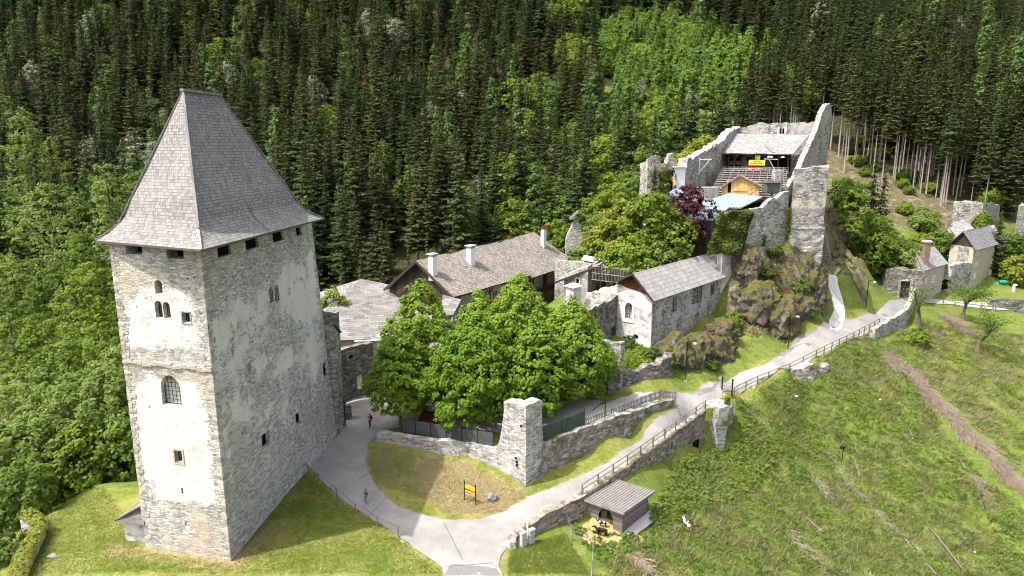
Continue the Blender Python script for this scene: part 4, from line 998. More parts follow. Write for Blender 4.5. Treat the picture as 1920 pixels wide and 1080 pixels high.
# ------------------------------------------------------------------ long galleried house
A = Vector((-7.6, 88.8)); B = Vector((10.9, 116.9)); d = (B - A).normalized(); p_ = Vector((-d.y, d.x)); LL = (B - A).length
lh = thing('long_house', 'long galleried house with mossy brown shingle roof and three white chimneys', 'house', (A.x, A.y, 4))
def LP(s, t, z): q = A + d * s + p_ * t; return Vector((q.x, q.y, z))
mid = 19.0
mb = MB()
roof(mb, [LP(-.5, 0, 13.95), LP(mid, -.1, 13.85), LP(mid, 6.3, 18.75), LP(-.9, 6.3, 18.45)], .16, sag=.09)
roof(mb, [LP(mid, -.5, 13.5), LP(LL + .4, -.5, 13.7), LP(LL - 3.2, 6.3, 19.15), LP(mid, 6.3, 18.65)], .16, sag=.09)
roof(mb, [LP(LL - 2, 12.6, 13.8), LP(-.5, 12.6, 13.6), LP(-.9, 6.3, 18.45), LP(LL - 3.2, 6.3, 19.0)], .16, sag=.06)
roof(mb, [LP(LL + .4, -.5, 13.7), LP(LL + .4, 9, 14.5), LP(LL - 3.2, 6.3, 19.1), LP(LL - 3.2, 6.25, 19.1)], .16, sag=.04)
lr = mb.build('roof', MS['shingle_brown'], lh)
m = MB(); roof(m, [LP(LL - 6.3, -.62, 13.72), LP(LL + .4, -.62, 13.8), LP(LL - .4, 1.3, 15.25), LP(LL - 5.8, 1.3, 15.1)], .1); sub(m.build('roof_patch', MS['shingle_old']), lr)
wi = 1.9
m = MB(); m.hexa([LP(0, wi, 1), LP(LL, wi, 1), LP(LL, 11.8, 1), LP(0, 11.8, 1)], [LP(0, wi, 15.0), LP(LL, wi, 15.0), LP(LL, 11.8, 14.2), LP(0, 11.8, 14.2)]); m.build('wall', MS['stucco'], lh)
m = MB()
for k in range(2):
    o = k * .1
    f = [LP(.0 - o, .6, 14.0), LP(.0 - o, 6.3, 18.2), LP(.0 - o, 12.3, 13.6), LP(.0 - o, 12.3, 11.0), LP(.0 - o, .6, 13.0)]
    m.face(f if k else list(reversed(f)))
m.build('gable_boards', MS['wood_dark'], lh)
m = MB(); m.bar(LP(-.9, -.1, 13.8), LP(-1.0, 6.3, 18.3), .1, .3); m.bar(LP(-1.0, 12.6, 13.5), LP(-1.0, 6.3, 18.3), .1, .3); m.build('barge_board', MS['beam'], lh)
# gallery: floor, posts with braces, railing
m = MB(); m.hexa([LP(-.2, .3, 10.0), LP(LL, .3, 10.0), LP(LL, wi, 10.0), LP(-.2, wi, 10.0)], [LP(-.2, .3, 10.22), LP(LL, .3, 10.22), LP(LL, wi, 10.22), LP(-.2, wi, 10.22)]); m.build('gallery_floor', MS['beam'], lh)
m = MB(); m.bar(LP(-.3, .45, 13.75), LP(mid, .45, 13.7), .22, .26); m.bar(LP(mid, .3, 13.35), LP(LL, .3, 13.4), .22, .26); m.build('eaves_beam', MS['beam'], lh)
for s in np.linspace(.4, LL - .5, 9):
    m = MB(); s = float(s); m.box(LP(s, .45, 8.6), (.2, .2, 10.2), math.atan2(d.y, d.x))
    for e in (-1, 1): m.bar(LP(s, .45, 12.6), LP(s + e * .95, .45, 13.6), .13)
    m.build('gallery_post', MS['beam'], lh)
m = MB(); m.bar(LP(0, .4, 11.25), LP(LL, .4, 11.25), .12, .14); m.bar(LP(0, .4, 10.4), LP(LL, .4, 10.4), .1)
k = 0.0
while k < LL - 1.2: m.bar(LP(k, .4, 10.4), LP(k + .6, .4, 11.2), .06); m.bar(LP(k + .6, .4, 11.2), LP(k + 1.2, .4, 10.4), .06); m.bar(LP(k, .4, 10.3), LP(k, .4, 11.25), .08); k += 1.2
m.build('gallery_railing', MS['beam'], lh)
pLw = Pl(LP(0, wi, 0), LP(LL, wi, 0))
for s, wd, hh, kind in ((1.6, 1.0, 2.1, 'door'), (6.2, .9, 1.2, 'window'), (8.3, 1.3, 2.2, 'door'), (11.5, .9, 1.2, 'window'), (14.5, 1.0, 2.1, 'door'), (18.2, .9, 1.2, 'window'), (21.5, 1.0, 2.1, 'door'), (26.5, 1.1, 2.2, 'door'), (30.5, 1.0, 1.3, 'window')):
    z0 = 10.25 if kind == 'door' else 11.1
    if kind == 'door':
        m = MB(); prism(m, pLw, outline(s, s + wd, z0, z0 + hh, 0), -.05, .04); dr = m.build('door', MS['wood_red'], lh)
        m = MB(); prism(m, pLw, [(s - .1, z0), (s, z0), (s, z0 + hh), (s + wd, z0 + hh), (s + wd, z0), (s + wd + .1, z0), (s + wd + .1, z0 + hh + .1), (s - .1, z0 + hh + .1)], -.05, .07)
        sub(m.build('door_frame', MS['beam']), dr)
    else: panes(pLw, s, s + wd, z0, z0 + hh, -.03, lh, 'window', 'wood_red', 2, 3, .09, 'void')
for s in (2.2, 9.5, 17, 25):
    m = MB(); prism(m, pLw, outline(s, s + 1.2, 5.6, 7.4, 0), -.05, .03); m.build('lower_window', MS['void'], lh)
# chimneys on the slope
rn_ = (LP(10, 0, 13.9) - LP(0, 0, 13.9)).cross(LP(0, 6.3, 18.45) - LP(0, 0, 13.9)).normalized()
for i, (u, v, vt, wpx, cap) in enumerate(((812, 512, 481, 17, 1), (883, 493, 465, 17, 1), (1019, 465, 434, 11, 0))):
    bp = PP(u, v, LP(0, 0, 13.95 if i < 2 else 14.0), rn_); tp = PD(u, vt, bp.y); zc_ = bp.y * CT + (CAMZ - bp.z) * ST; wd = wpx * zc_ / F * .8
    m = MB(); m.box((bp.x, bp.y, (bp.z - 1.0 + tp.z) / 2), (wd, wd * .8, tp.z - bp.z + 1.0), math.atan2(d.y, d.x)); ch = m.build('chimney', MS['white'], lh)
    m = MB()
    rz = math.atan2(d.y, d.x)
    if cap:
        for sx in (-.32, .0, .32): m.box((bp.x + d.x * sx * wd * 1.2, bp.y + d.y * sx * wd * 1.2, tp.z + .14), (.12, wd * .75, .3), rz)
        m.box((bp.x, bp.y, tp.z + .36), (wd * 1.35, wd * 1.15, .14), rz); sub(m.build('chimney_cap', MS['concrete']), ch)
    else:
        m.box((bp.x, bp.y, tp.z + .25), (wd * 1.0, wd * .8, .5), rz, taper=.9); sub(m.build('chimney_cap', MS['white']), ch)
        m = MB(); c_ = Vector((bp.x, bp.y, tp.z + .5)); dd = Vector((d.x, d.y, 0)); pp3 = Vector((p_.x, p_.y, 0))
        for e in (-1, 1): m.hexa([c_ + dd * wd * .65 * e2 + pp3 * e3 for e2, e3 in ((-1, 0), (1, 0), (1, .5 * e), (-1, .5 * e))] if e > 0 else [c_ + dd * wd * .65 * e2 + pp3 * e3 for e2, e3 in ((-1, -.5), (1, -.5), (1, 0), (-1, 0))], [c_ + Vector((0, 0, .45)) + dd * wd * .65 * e2 + pp3 * e3 * .1 for e2, e3 in ((-1, 0), (1, 0), (1, e), (-1, e))] if e > 0 else [c_ + Vector((0, 0, .45)) + dd * wd * .65 * e2 + pp3 * e3 for e2, e3 in ((-1, -.1), (1, -.1), (1, 0), (-1, 0))])
        sub(m.build('chimney_roof', MS['red_tile']), ch)
# side lean-to peeping out beside the linden
m = MB(); q = [PD(838, 592, 86.5), PD(850, 604, 84.5), PD(866, 567, 86.0), PD(833, 549, 87.5)]
roof(m, [PD(825, 592, 84.5), PD(849, 591, 83.5), PD(865, 562, 86.5), PD(830, 552, 87.5)], .14); sub(m.build('lean_to_roof', MS['shingle_low']), lr)
q = [PD(849, 591, 83.5), PD(864, 566, 86.4), PD(850, 570, 89), PD(832, 590, 86)]
m = MB(); m.hexa([v3(a, 3) for a in q], [a - Vector((0, 0, .2)) for a in q]); m.build('lean_to_wall', MS['grey'], lh)

# ------------------------------------------------------------------ low house with the broad hip roof behind the tower
lo = thing('low_house', 'low building under a broad grey shingle roof behind the tower', 'house', (-20, 86, 2.5))
eA, eB_, rB_, rA = PD(546, 642, 82), PD(745, 634, 86), PD(768, 541, 97), PD(677, 523, 97.5)
bk = PD(560, 560, 101)
mb = MB(); roof(mb, [eA, eB_, rB_, rA], .16, sag=.06); roof(mb, [bk, eA, rA, rA + Vector((.02, .02, 0))], .16, sag=.03)
bk2 = rB_ + (bk - rA) * .8 + Vector((0, 3, -3)); roof(mb, [Vector((bk2.x, bk2.y, bk.z)), bk, rA, rB_], .16)
mb.build('roof', MS['shingle_low'], lo)
i1 = eA.lerp(rA, .06); i2 = eB_.lerp(rB_, .06); m = MB()
i1.z -= .2; i2.z -= .2; t1, t2 = Vector((bk.x + 1, bk.y, bk.z - .3)), Vector((bk2.x, bk2.y, bk.z - .3))
m.hexa([v3(a, 1) for a in (i1, i2, t2, t1)], [v3(i1, i1.z), v3(i2, i2.z), v3(t2, min(t2.z, i1.z)), v3(t1, min(t1.z, i1.z))]); m.build('wall', MS['stucco'], lo)
m = MB(); m.bar(PD(664, 640, 83.9), PD(716, 637, 85.0), .5, .06); m.build('metal_edge', MS['coping'], lo)

# ------------------------------------------------------------------ gate wall beside the tower
gw = thing('gate_wall', 'shaded ruined wall with a doorway between the tower and the lindens', 'wall', (-19, 82, 2.3))
g = wall('wall', [PD(636, 760, 79), PD(704, 735, 83)], [9.1, 9.3], 1.5, .9, MS['dark'], gw, .45)  # shade of this wall put into darker stone than its lit return
pg = Pl(PD(636, 760, 79), PD(704, 735, 83)); cm = MB(); jobs = []; op(pg, 670, 702, 684, 731, .6, 2.0); op(pg, 655, 665, 662, 674, 0, .5); cut(g, cm)
m = MB(); a0, a1, z0, z1 = pg.rect(655, 665, 662, 674); prism(m, pg, outline(a0, a1, z0, z1, 0), -.5, -.44); m.build('wall_opening_shade', MS['void'], gw)
wall('side_wall', [PD(697, 735, 86), PD(750, 728, 83.5)], [9.4, 9.0], 1.5, .9, MS['ruin'], gw, .5)
m = MB(); a = PD(690, 715, 84.5); m.box((a.x, a.y, 3.4), (2.2, .12, 2.2), .2); m.build('wooden_gate', MS['wood_grey'], gw)
st = MB(); a = PD(652, 752, 75); st.box((a.x, a.y, 2.9), (.8, .8, 1.9), .3, taper=.9); o = st.build('stone_post', MS['dark'], bevel=.05); tag(o, 'dark stone stump at the foot of the buttress by the doorway', 'post')

# ------------------------------------------------------------------ small buildings between the long house and the stone house
cn = thing('gatehouse', 'narrow stone gatehouse with one square window and a thin dark lean-to roof', 'gatehouse', tuple(PD(1080, 600, 97)))
cA, cB = PD(1057, 560, 97.5), PD(1101, 560, 95.5); dd = (V2(cB) - V2(cA)).normalized(); pp2 = Vector((-dd.y, dd.x))
m = MB(); q = [V2(cA), V2(cB), V2(cB) + pp2 * 5, V2(cA) + pp2 * 5]; zt = [15.3, 16.9, 17.1, 15.5]
m.hexa([v3(a, 5) for a in q], [v3(a, z) for a, z in zip(q, zt)]); gwo = m.build('wall', MS['ruin_plaster'], cn, weld=True)
pc = Pl(cA, cB); cm = MB(); jobs = []; op(pc, 1080, 523, 1086, 531, 0, .6); cut(gwo, cm)
m = MB(); a0, a1, z0, z1 = pc.rect(1080, 523, 1086, 531); prism(m, pc, outline(a0, a1, z0, z1, 0), -.58, -.5); m.build('window', MS['void'], cn)
m = MB()
for x0, x1, y0, y1 in ((a0 - .15, a0, z0 - .15, z1 + .15), (a1, a1 + .15, z0 - .15, z1 + .15), (a0, a1, z1, z1 + .15), (a0, a1, z0 - .15, z0)): prism(m, pc, outline(x0, x1, y0, y1, 0), -.05, .05)
m.build('window_surround', MS['houselit'], cn)
m = MB(); l0, l1 = PD(1040, 528, 97.2), PD(1124, 496, 95.0)
roof(m, [l0, l1, l1 + v3(pp2 * 4, .6), l0 + v3(pp2 * 4, .6)], .18, step=1.5); m.build('roof', MS['shingle_old'], cn)
m = MB(); m.bar(l0 - Vector((0, 0, .2)), l1 - Vector((0, 0, .2)), .2, .25); m.build('eaves_beam', MS['beam'], cn)
m = MB()
for r_, (v_, e) in enumerate(((533.5, 22), (537, 20))):
    for k in range(e):
        if k % 5 == 4: continue
        u = 1061 + k * 1.05; a, z = pc.px(u, v_ + k * .12); prism(m, pc, outline(a, a + .055, z, z + .22, 0), -.02, .02)
m.build('wall_lettering', MS['black'], cn)
tu = thing('turret', 'tiny white turret with a sheet metal cap in front of the gatehouse', 'turret', tuple(PD(1076, 580, 92)))
c_ = PD(1075, 560, 92.5); m = MB(); m.box((c_.x, c_.y, 10.5), (1.6, 1.5, 8.0), math.atan2(dd.y, dd.x) - .35); m.build('wall', MS['houselit'], tu)
m = MB(); m.box((c_.x, c_.y, 14.62), (2.1, 2.0, .12), math.atan2(dd.y, dd.x) - .35); m.box((c_.x, c_.y, 14.85), (1.9, 1.8, .35), math.atan2(dd.y, dd.x) - .35, taper=.35); m.build('roof', MS['coping'], tu)
m = MB(); a = PD(1069.5, 556, 91.55); m.box((a.x, a.y, a.z), (.3, .12, .75), math.atan2(dd.y, dd.x) - .35); m.build('window', MS['brick'], tu)
bw = thing('coped_wall', 'rough wall with a pale metal coping behind the gatehouse', 'wall', tuple(PD(1095, 500, 104)))
wall('wall', [PD(1040, 520, 108), PD(1085, 520, 104), PD(1128, 520, 100)], [15.6, 16.2, 16.2], 8, 1.0, MS['ruin_plaster'], bw, .15)
m = MB(); a, b_ = PD(1090, 487, 103.5), PD(1127, 495, 100.2); m.hexa([a, b_, b_ + Vector((.6, 1.6, 0)), a + Vector((.6, 1.6, 0))], [a + Vector((0, 0, .08)), b_ + Vector((0, 0, .08)), b_ + Vector((.6, 1.6, .5)), a + Vector((.6, 1.6, .5))]); m.build('coping', MS['coping'], bw)
gr_ = thing('gable_ruin', 'pointed ruined gable wall with a little shingle roof, ivy on its right', 'ruin', tuple(PD(1080, 475, 117)))
gp = Pl(PD(1060, 475, 117), PD(1099, 475, 117)); m = MB()
o = [gp.px(u, v) for u, v in ((1061, 478), (1097.5, 478), (1096, 448), (1090, 432), (1084, 414), (1078, 411), (1072, 424), (1066, 436), (1061, 449))]
prism(m, gp, o, -1.2, 0); gro = m.build('wall', MS['light'], gr_, weld=True)
bl = MB(); o = [gp.px(u, v) for u, v in ((1061, 480), (1098, 480), (1098, 500), (1061, 500))]; prism(bl, gp, o, -1.2, -.02); bl.build('plinth', MS['ruin'], gr_)
m = MB(); ap = gp.px(1085, 396.5); le = gp.px(1069, 411); re = gp.px(1107, 413)
for e0, e1 in ((le, ap), (ap, re)): prism(m, gp, [e0, e1, (e1[0], e1[1] - .18), (e0[0], e0[1] - .18)], -2.6, .6)
m.build('roof', MS['shingle_old'], gr_)
# trellis, pale wall and arcade
w1 = wall('pale_garden_wall', [PD(1098, 560, 93.5), PD(1130, 560, 91.0), PD(1163, 556, 89.2)], [13.2, 14.6, 15.6], 6, .8, MS['houselit'], None, .45); tag(w1, 'sunlit whitewashed wall sloping up to the boarded gable', 'wall')
tf = thing('trellis_fence', 'grey timber trellis fence between the gatehouse and the boarded gable', 'fence', tuple(PD(1140, 530, 95)))
t0, t1 = PD(1108, 530, 95.5), PD(1180, 533, 92.0); m = MB()
for z in (15.0, 16.0, 17.0): m.bar(v3(t0, z), v3(t1, z + .0), .09)
m.build('rail', MS['wood_grey'], tf); m = MB()
for k in range(27): a = t0.lerp(t1, k / 26); m.box((a.x, a.y, 16.0), (.05, .05, 2.1))
m.build('slats', MS['wood_grey'], tf)
for k in range(5): a = t0.lerp(t1, k / 4); m = MB(); m.box((a.x, a.y, 15.0), (.14, .14, 4.4)); m.build('post', MS['beam'], tf)
aw = thing('arcade_wall', 'shaded ruin wall with arched windows below the stone house', 'ruin', tuple(PD(1120, 620, 84)))
a0_, a1_ = PD(1076, 600, 79.2), Vector((14.2, 87.5, 0))
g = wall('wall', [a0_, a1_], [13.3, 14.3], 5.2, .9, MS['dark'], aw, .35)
pa = Pl(a0_, a1_); cm = MB(); jobs = []
op(pa, 1095, 588, 1106, 616, 1.0, 2.0); op(pa, 1124.5, 577, 1131, 602, 1.0, 2.0); op(pa, 1135, 574, 1141, 598, 1.0, 2.0); op(pa, 1146, 611, 1155, 634, 0, .6); cut(g, cm)
wall('side_wall', [PD(1102, 640, 78.5), PD(1164, 660, 75.6)], [10.9, 11.3], 4.5, .9, MS['grey'], aw, .2, side=1)
tw_ = thing('terrace_wall', 'low dark terrace wall with a rounded end beside the picket fence', 'wall', tuple(PD(1200, 730, 77)))
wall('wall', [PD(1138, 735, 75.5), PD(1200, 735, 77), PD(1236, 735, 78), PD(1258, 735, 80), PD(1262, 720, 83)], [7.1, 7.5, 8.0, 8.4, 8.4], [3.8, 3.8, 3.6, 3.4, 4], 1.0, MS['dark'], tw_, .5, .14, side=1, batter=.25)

MS['roadwall'] = m_stone('mossy_garden_wall', GREY, (.33, .31, .285), 2.0, 2.2, .06, None, .8, .16)
# ------------------------------------------------------------------ corner pillar and its walls along the road
cw = thing('corner_wall', 'pale L-shaped wall pillar rising from the low garden wall at the bend', 'wall', tuple(PZ(985, 912, 1.0)))
Lp = [PZ(u, v, z) for u, v, z in ((706, 829, 1.85), (760, 842, 1.8), (830, 858, 1.5), (880, 868, 1.35), (926, 885, 1.2))]; X = PZ(985.5, 914, 1.0)
Rp = [PZ(u, v, z) for u, v, z in ((1020, 893, 1.3), (1100, 857, 1.9), (1179, 821, 2.5), (1264, 764, 3.5))]
dl = (V2(Lp[-1]) - V2(X)).normalized(); dr = (V2(Rp[0]) - V2(X)).normalized()
Xv = V2(X); La = 3.3; 
uu = PZ(931, 758, 9.5); La = (V2(uu) - Xv).length * .98; vv = PZ(1022, 750, 9.6); Ra = (V2(vv) - Xv).length * .92
wall('garden_wall', Lp[:-1] + [Xv + dl * (La * .9)], [3.1, 3.15, 3.35, 3.6, 4.0], [1.0, 1.0, .8, .7, .5], .8, MS['light'], cw, .15, .06)
wall('pillar', [Xv + dl * (La + .9), Xv + dl * (La + .55), Xv + dl * (La + .25), Xv + dl * La, Xv + dl * (La - .01), Xv, Xv + dr * (Ra * .78), Xv + dr * (Ra * .99), Xv + dr * Ra, Xv + dr * (Ra + .2)], [4.2, 5.1, 6.6, 8.2, 9.3, 9.5, 9.6, 9.5, 7.4, 5.2], [.3] * 10, 1.25, MS['light'], cw, .12, .07, step=.4)
wall('road_wall', [Xv + dr * (Ra * .75)] + Rp, [4.8, 4.75, 5.3, 5.5, 4.6], [.6, .8, 1.3, 1.9, 2.9], .8, MS['roadwall'], cw, .25, .08)
# small black blocks standing in for the shade of sockets in the pillar
m = MB(); pX = Pl(Xv + dl * La, Xv)
for u, v in ((966, 860), (968, 867), (968, 873), (976, 800)): a, z = pX.px(u, v); prism(m, pX, outline(a, a + .22, z, z + .2, 0), -.1, .09)
m.build('putlog_hole_shade', MS['void'], cw)

# ------------------------------------------------------------------ retaining wall below the road
rw = thing('retaining_wall', 'long brown stone retaining wall carrying the road above the meadow', 'wall', tuple(PZ(1180, 870, 1.8)))
RT = [PZ(u, v, z) for u, v, z in ((962, 1012, .7), (985, 990, 1.35), (1030, 962, 1.75), (1095, 930, 2.0), (1180, 873, 2.4), (1250, 823, 2.9), (1326, 768, 3.5))]
wall('wall', RT, [.75, 1.35, 1.75, 2.0, 2.4, 2.9, 3.5], [-.6, -.6, -.9, -1.4, -2.2, -2.6, -3.0], .75, MS['warm'], rw, .14, .06, side=1)
m = MB()
for i, (u, v, z, s) in enumerate(((951, 1018, .35, .8), (956, 1024, .2, .9), (962, 1014, .75, .8), (948, 1026, .1, .55))):
    a = PZ(u, v, z); m.box((a.x, a.y, z - .35), (s, s * .8, .9), .7 + i * .4, taper=.82)
m.build('broken_end', MS['ruin'], rw, bevel=.06)
m = MB(); pr = Pl(RT[5], RT[6]); a0, a1, z0, z1 = pr.rect(1299, 826, 1309, 840); prism(m, pr, outline(a0, a1, z0, z1, 0), -.2, .10); m.build('drain_opening_shade', MS['void'], rw)  # black block painted as the shade of a drain mouth
m = MB(); pr = Pl(RT[2], RT[3]); a0, a1, z0, z1 = pr.rect(1062, 970, 1080, 976); prism(m, pr, outline(a0, a1, z0, z0 + .25, 0), -.1, .3); m.build('vent_ledge', MS['dark'], rw)
bs = thing('bastion', 'broken half-round stone bastion overgrown with leaves at the roadside gate', 'ruin', tuple(PZ(1346, 765, 3.6)))
c_ = PZ(1349, 757, 3.7); pts = [Vector((c_.x - 1.65, c_.y - .6)), Vector((c_.x - .6, c_.y - 1.9)), Vector((c_.x + .7, c_.y - 1.7)), Vector((c_.x + 1.4, c_.y - .3)), Vector((c_.x + 1.25, c_.y + 1.5))]
wall('wall', pts, [3.9, 4.05, 3.9, 3.9, 3.6], -2.2, 1.5, MS['light'], bs, .35, .16, side=1, batter=-.5)
m = MB(); m.box((c_.x - .1, c_.y + .2, 2.4), (2.6, 2.6, 2.6), .5); m.build('core', MS['ruin'], bs, bevel=.1)
rr = wall('ruined_footing', [PZ(1484, 722, 2.3), PZ(1515, 719, 2.4), PZ(1553, 706, 3.0)], [4.5, 4.9, 4.6], [.5, .6, 1.2], 1.2, MS['ruin'], None, .5, .15, batter=.2); tag(rr, 'short pale broken wall footing in the meadow edge below the railing', 'ruin')
rc = wall('curved_parapet', [PZ(1640, 628, 5.6), PZ(1672, 608, 6.0), PZ(1700, 592, 6.4), PZ(1712, 570, 6.8), PZ(1716, 548, 7.4)], [6.5, 6.9, 7.3, 7.9, 9.0], [2.2, 2.0, 2.0, 3.0, 4.0], .7, MS['ruin'], None, .2, .12, side=1, batter=.3); tag(rc, 'curved stone parapet wall where the road reaches the gate arch', 'wall')
# ------------------------------------------------------------------ ruined keep with the open-air theatre on the hill
def pz_at(u, v, D): return PD(u, v, D)
kt = thing('keep_tower', 'tall ruined keep tower with bare plaster front at the right end of the hill', 'tower', tuple(PD(1510, 470, 104)))
ka, kb = PD(1479, 440, 104.5), PD(1542, 440, 104.5)
k2 = V2(kb) + (V2(kb) - Vector((0, 0))).normalized() * 6.0; k3 = V2(ka) + (V2(kb) - Vector((0, 0))).normalized() * 6.0
ztop = PD(1510, 318, 104.5).z; zl = PD(1510, 428, 104.5).z
def boxwall(name, q, z0, zt, mat, parent, nseg=10, rough=.1, rag=.2, dz=.7, batter=None):
    rows = []; nr = int((max(zt) - z0) / dz)
    for k in range(nr + 1):
        r = []
        for i in range(4):
            a, b_ = V2(q[i]), V2(q[(i + 1) % 4]); n = max(2, int((b_ - a).length / .8))
            for j in range(n):
                p = a.lerp(b_, j / n); t = lerp(zt[i], zt[(i + 1) % 4], j / n) + rag * mnoise.noise(Vector((p.x * 1.3, p.y * 1.3, 2)))
                w_ = Vector((p.x, p.y, lerp(z0, t, k / nr))); r.append(w_ + mnoise.noise_vector(w_ * .8) * rough + mnoise.noise_vector(w_ * 2.3) * rough * .4)
        rows.append(r)
    m_ = len(rows[0]); fs = []
    for i in range(nr):
        for k in range(m_): fs.append((i * m_ + k, i * m_ + (k + 1) % m_, (i + 1) * m_ + (k + 1) % m_, (i + 1) * m_ + k))
    fs.append(tuple(reversed(range(m_)))); fs.append(tuple(range(nr * m_, nr * m_ + m_)))
    mb = MB(); mb.raw([p for r in rows for p in r], fs); return mb.build(name, mat, parent, weld=True)
MS['keep'] = m_stone('keep_plastered_masonry', GREY, (.36, .34, .315), 2.1, 1.9, .07, ((.56, .515, .46), .50, .60, .25), 1.0)
boxwall('wall', [ka, kb, k2, k3], zl, [ztop, ztop + .5, ztop + .6, ztop], MS['keep'], kt, rag=.5)
g_ = (V2(kb) - V2(ka)).normalized(); f_ = Vector((g_.y, -g_.x))
boxwall('tower_base', [V2(ka) - g_ * .1 + f_ * .25, V2(kb) + g_ * .1 + f_ * .25, k2 + g_ * .2, k3 - g_ * .2], 12, [zl, zl, zl, zl], MS['light'], kt, rough=.22)
m = MB(); m.hexa([v3(q, zl - .1) for q in (V2(ka) - g_ * .15 + f_ * .4, V2(kb) + g_ * .15 + f_ * .4, k2 + g_ * .3, k3 - g_ * .3)], [v3(q, zl + .15) for q in (V2(ka) - g_ * .1 + f_ * .3, V2(kb) + g_ * .1 + f_ * .3, k2 + g_ * .2, k3 - g_ * .2)]); m.build('string_course', MS['grey'], kt)
# high side wall that climbs to a horn at the back
hw_ = thing('keep_wall', 'high grey keep wall climbing to a pointed horn beside the theatre', 'wall', tuple(PD(1540, 330, 112)))
pts = []; zt = []
for u, v, D in ((1466, 356, 107.0), (1472, 345, 108.5), (1484, 330, 110.5), (1497, 300, 113), (1505, 282, 115.5), (1515, 262, 118.5), (1524, 240, 121), (1533, 210, 123), (1541, 197, 124.5), (1547, 194, 125.5), (1551, 205, 126.3)):
    p = PD(u, v, D); pts.append(V2(p)); zt.append(p.z)
wall('wall', pts, zt, 20, .85, MS['ruin_plaster'], hw_, .35, .05, side=-1)
# back wall with the twin window, left wall
bk_ = thing('keep_back_wall', 'ruined back wall with a twin arched window behind the theatre roof', 'wall', tuple(PD(1460, 255, 142)))
b0, b1 = PD(1383, 250, 142), PD(1532, 250, 134)
g = wall('wall', [b0, PD(1420, 250, 140), PD(1475, 250, 137), b1], [PD(1383, 240, 142).z, PD(1420, 231, 140).z, PD(1475, 230, 137).z, PD(1532, 229, 134).z], 26, 1.6, MS['ruin_plaster'], bk_, .4, .05)
pb = Pl(PD(1420, 250, 140), PD(1475, 250, 137)); cm = MB(); jobs = []; op(pb, 1461.5, 240.5, 1465.3, 251, 1.0, 1.0); op(pb, 1467, 240.5, 1470.8, 251, 1.0, 1.0); cut(g, cm)
a0, a1, z0, z1 = pb.rect(1457, 238, 1475, 256); m = MB()
for x0, x1, y0, y1 in ((a0, a0 + .45, z0, z1), (a1 - .45, a1, z0, z1), (a0 + .45, a1 - .45, z0, z0 + .5)): prism(m, pb, outline(x0, x1, y0, y1, 0), -.1, .1)
m.build('window_surround', MS['houselit'], bk_)
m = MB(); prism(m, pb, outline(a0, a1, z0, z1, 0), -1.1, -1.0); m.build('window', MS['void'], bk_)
lw = thing('keep_left_wall', 'long ragged keep wall along the left side of the theatre seats', 'wall', tuple(PD(1310, 320, 120)))
pts = []; zt = []
for u, v, D in ((1266, 325, 112), (1285, 322, 114), (1290, 300, 117), (1312, 290, 120), (1330, 279, 124), (1352, 266, 129), (1366, 252, 134), (1376, 244, 138), (1388, 238, 142)):
    p = PD(u, v, D); pts.append(V2(p)); zt.append(p.z)
wall('wall', pts, zt, 18, 1.6, MS['ruin'], lw, .55, .06, side=1)
m = MB(); a = PD(1312, 299, 119.5); m.bar(a, a + Vector((2.0, -.5, .05)), .14); m.bar(a + Vector((0, 0, -2.4)), a + Vector((1.6, -.4, -.1)), .1); m.bar(a + Vector((0, 0, -2.6)), a + Vector((0, 0, .3)), .14); m.build('lamp_bracket', MS['coping'], lw)
# left corner ruin
lc = thing('corner_ruin', 'ivy-covered ruined corner turret at the left end of the keep', 'ruin', tuple(PD(1235, 380, 113)))
c0, c1 = PD(1214, 340, 112), PD(1262, 340, 113)
wall('wall', [V2(c0) + Vector((-.3, 5)), c0, V2(c0).lerp(V2(c1), .3), V2(c0).lerp(V2(c1), .45), V2(c0).lerp(V2(c1), .5), V2(c0).lerp(V2(c1), .72), V2(c0).lerp(V2(c1), .78), c1, V2(c1) + Vector((.5, 5))], [31.0, PD(1214, 296, 112).z, 32.6, 32.4, 31.0, 31.2, 32.6, 32.7, 31.5], 12, 1.0, MS['ruin'], lc, .5, .15, side=1)
wc = thing('white_stair_house', 'small white rendered stair house with flat top beside the keep wall', 'hut', tuple(PD(1272, 370, 112.5)))
a, b_ = PD(1265, 345, 112.3), PD(1284, 345, 112.5); dd_ = (V2(b_) - V2(a)).normalized(); nn_ = Vector((-dd_.y, dd_.x))
m = MB(); m.hexa([v3(q, 24) for q in (V2(a), V2(b_), V2(b_) + nn_ * 2, V2(a) + nn_ * 2)], [v3(q, PD(1275, 314, 112.4).z) for q in (V2(a), V2(b_), V2(b_) + nn_ * 2, V2(a) + nn_ * 2)]); m.build('wall', MS['white'], wc)
m = MB(); zt_ = PD(1275, 314, 112.4).z; m.hexa([v3(q, zt_) for q in (V2(a) - dd_ * .3 - nn_ * .3, V2(b_) + dd_ * .2 - nn_ * .3, V2(b_) + dd_ * .2 + nn_ * 2.2, V2(a) - dd_ * .3 + nn_ * 2.2)], [v3(q, zt_ + .2) for q in (V2(a) - dd_ * .3 - nn_ * .3, V2(b_) + dd_ * .2 - nn_ * .3, V2(b_) + dd_ * .2 + nn_ * 2.2, V2(a) - dd_ * .3 + nn_ * 2.2)]); m.build('roof', MS['coping'], wc)
m = MB(); m.hexa([v3(q, 24.5) for q in (V2(a) - dd_ * 1.1, V2(a) - dd_ * .05, V2(a) - dd_ * .05 + nn_ * 2, V2(a) - dd_ * 1.1 + nn_ * 2)], [v3(q, zt_ - .5) for q in (V2(a) - dd_ * 1.1, V2(a) - dd_ * .05, V2(a) - dd_ * .05 + nn_ * 2, V2(a) - dd_ * 1.1 + nn_ * 2)]); m.build('doorway', MS['void'], wc)
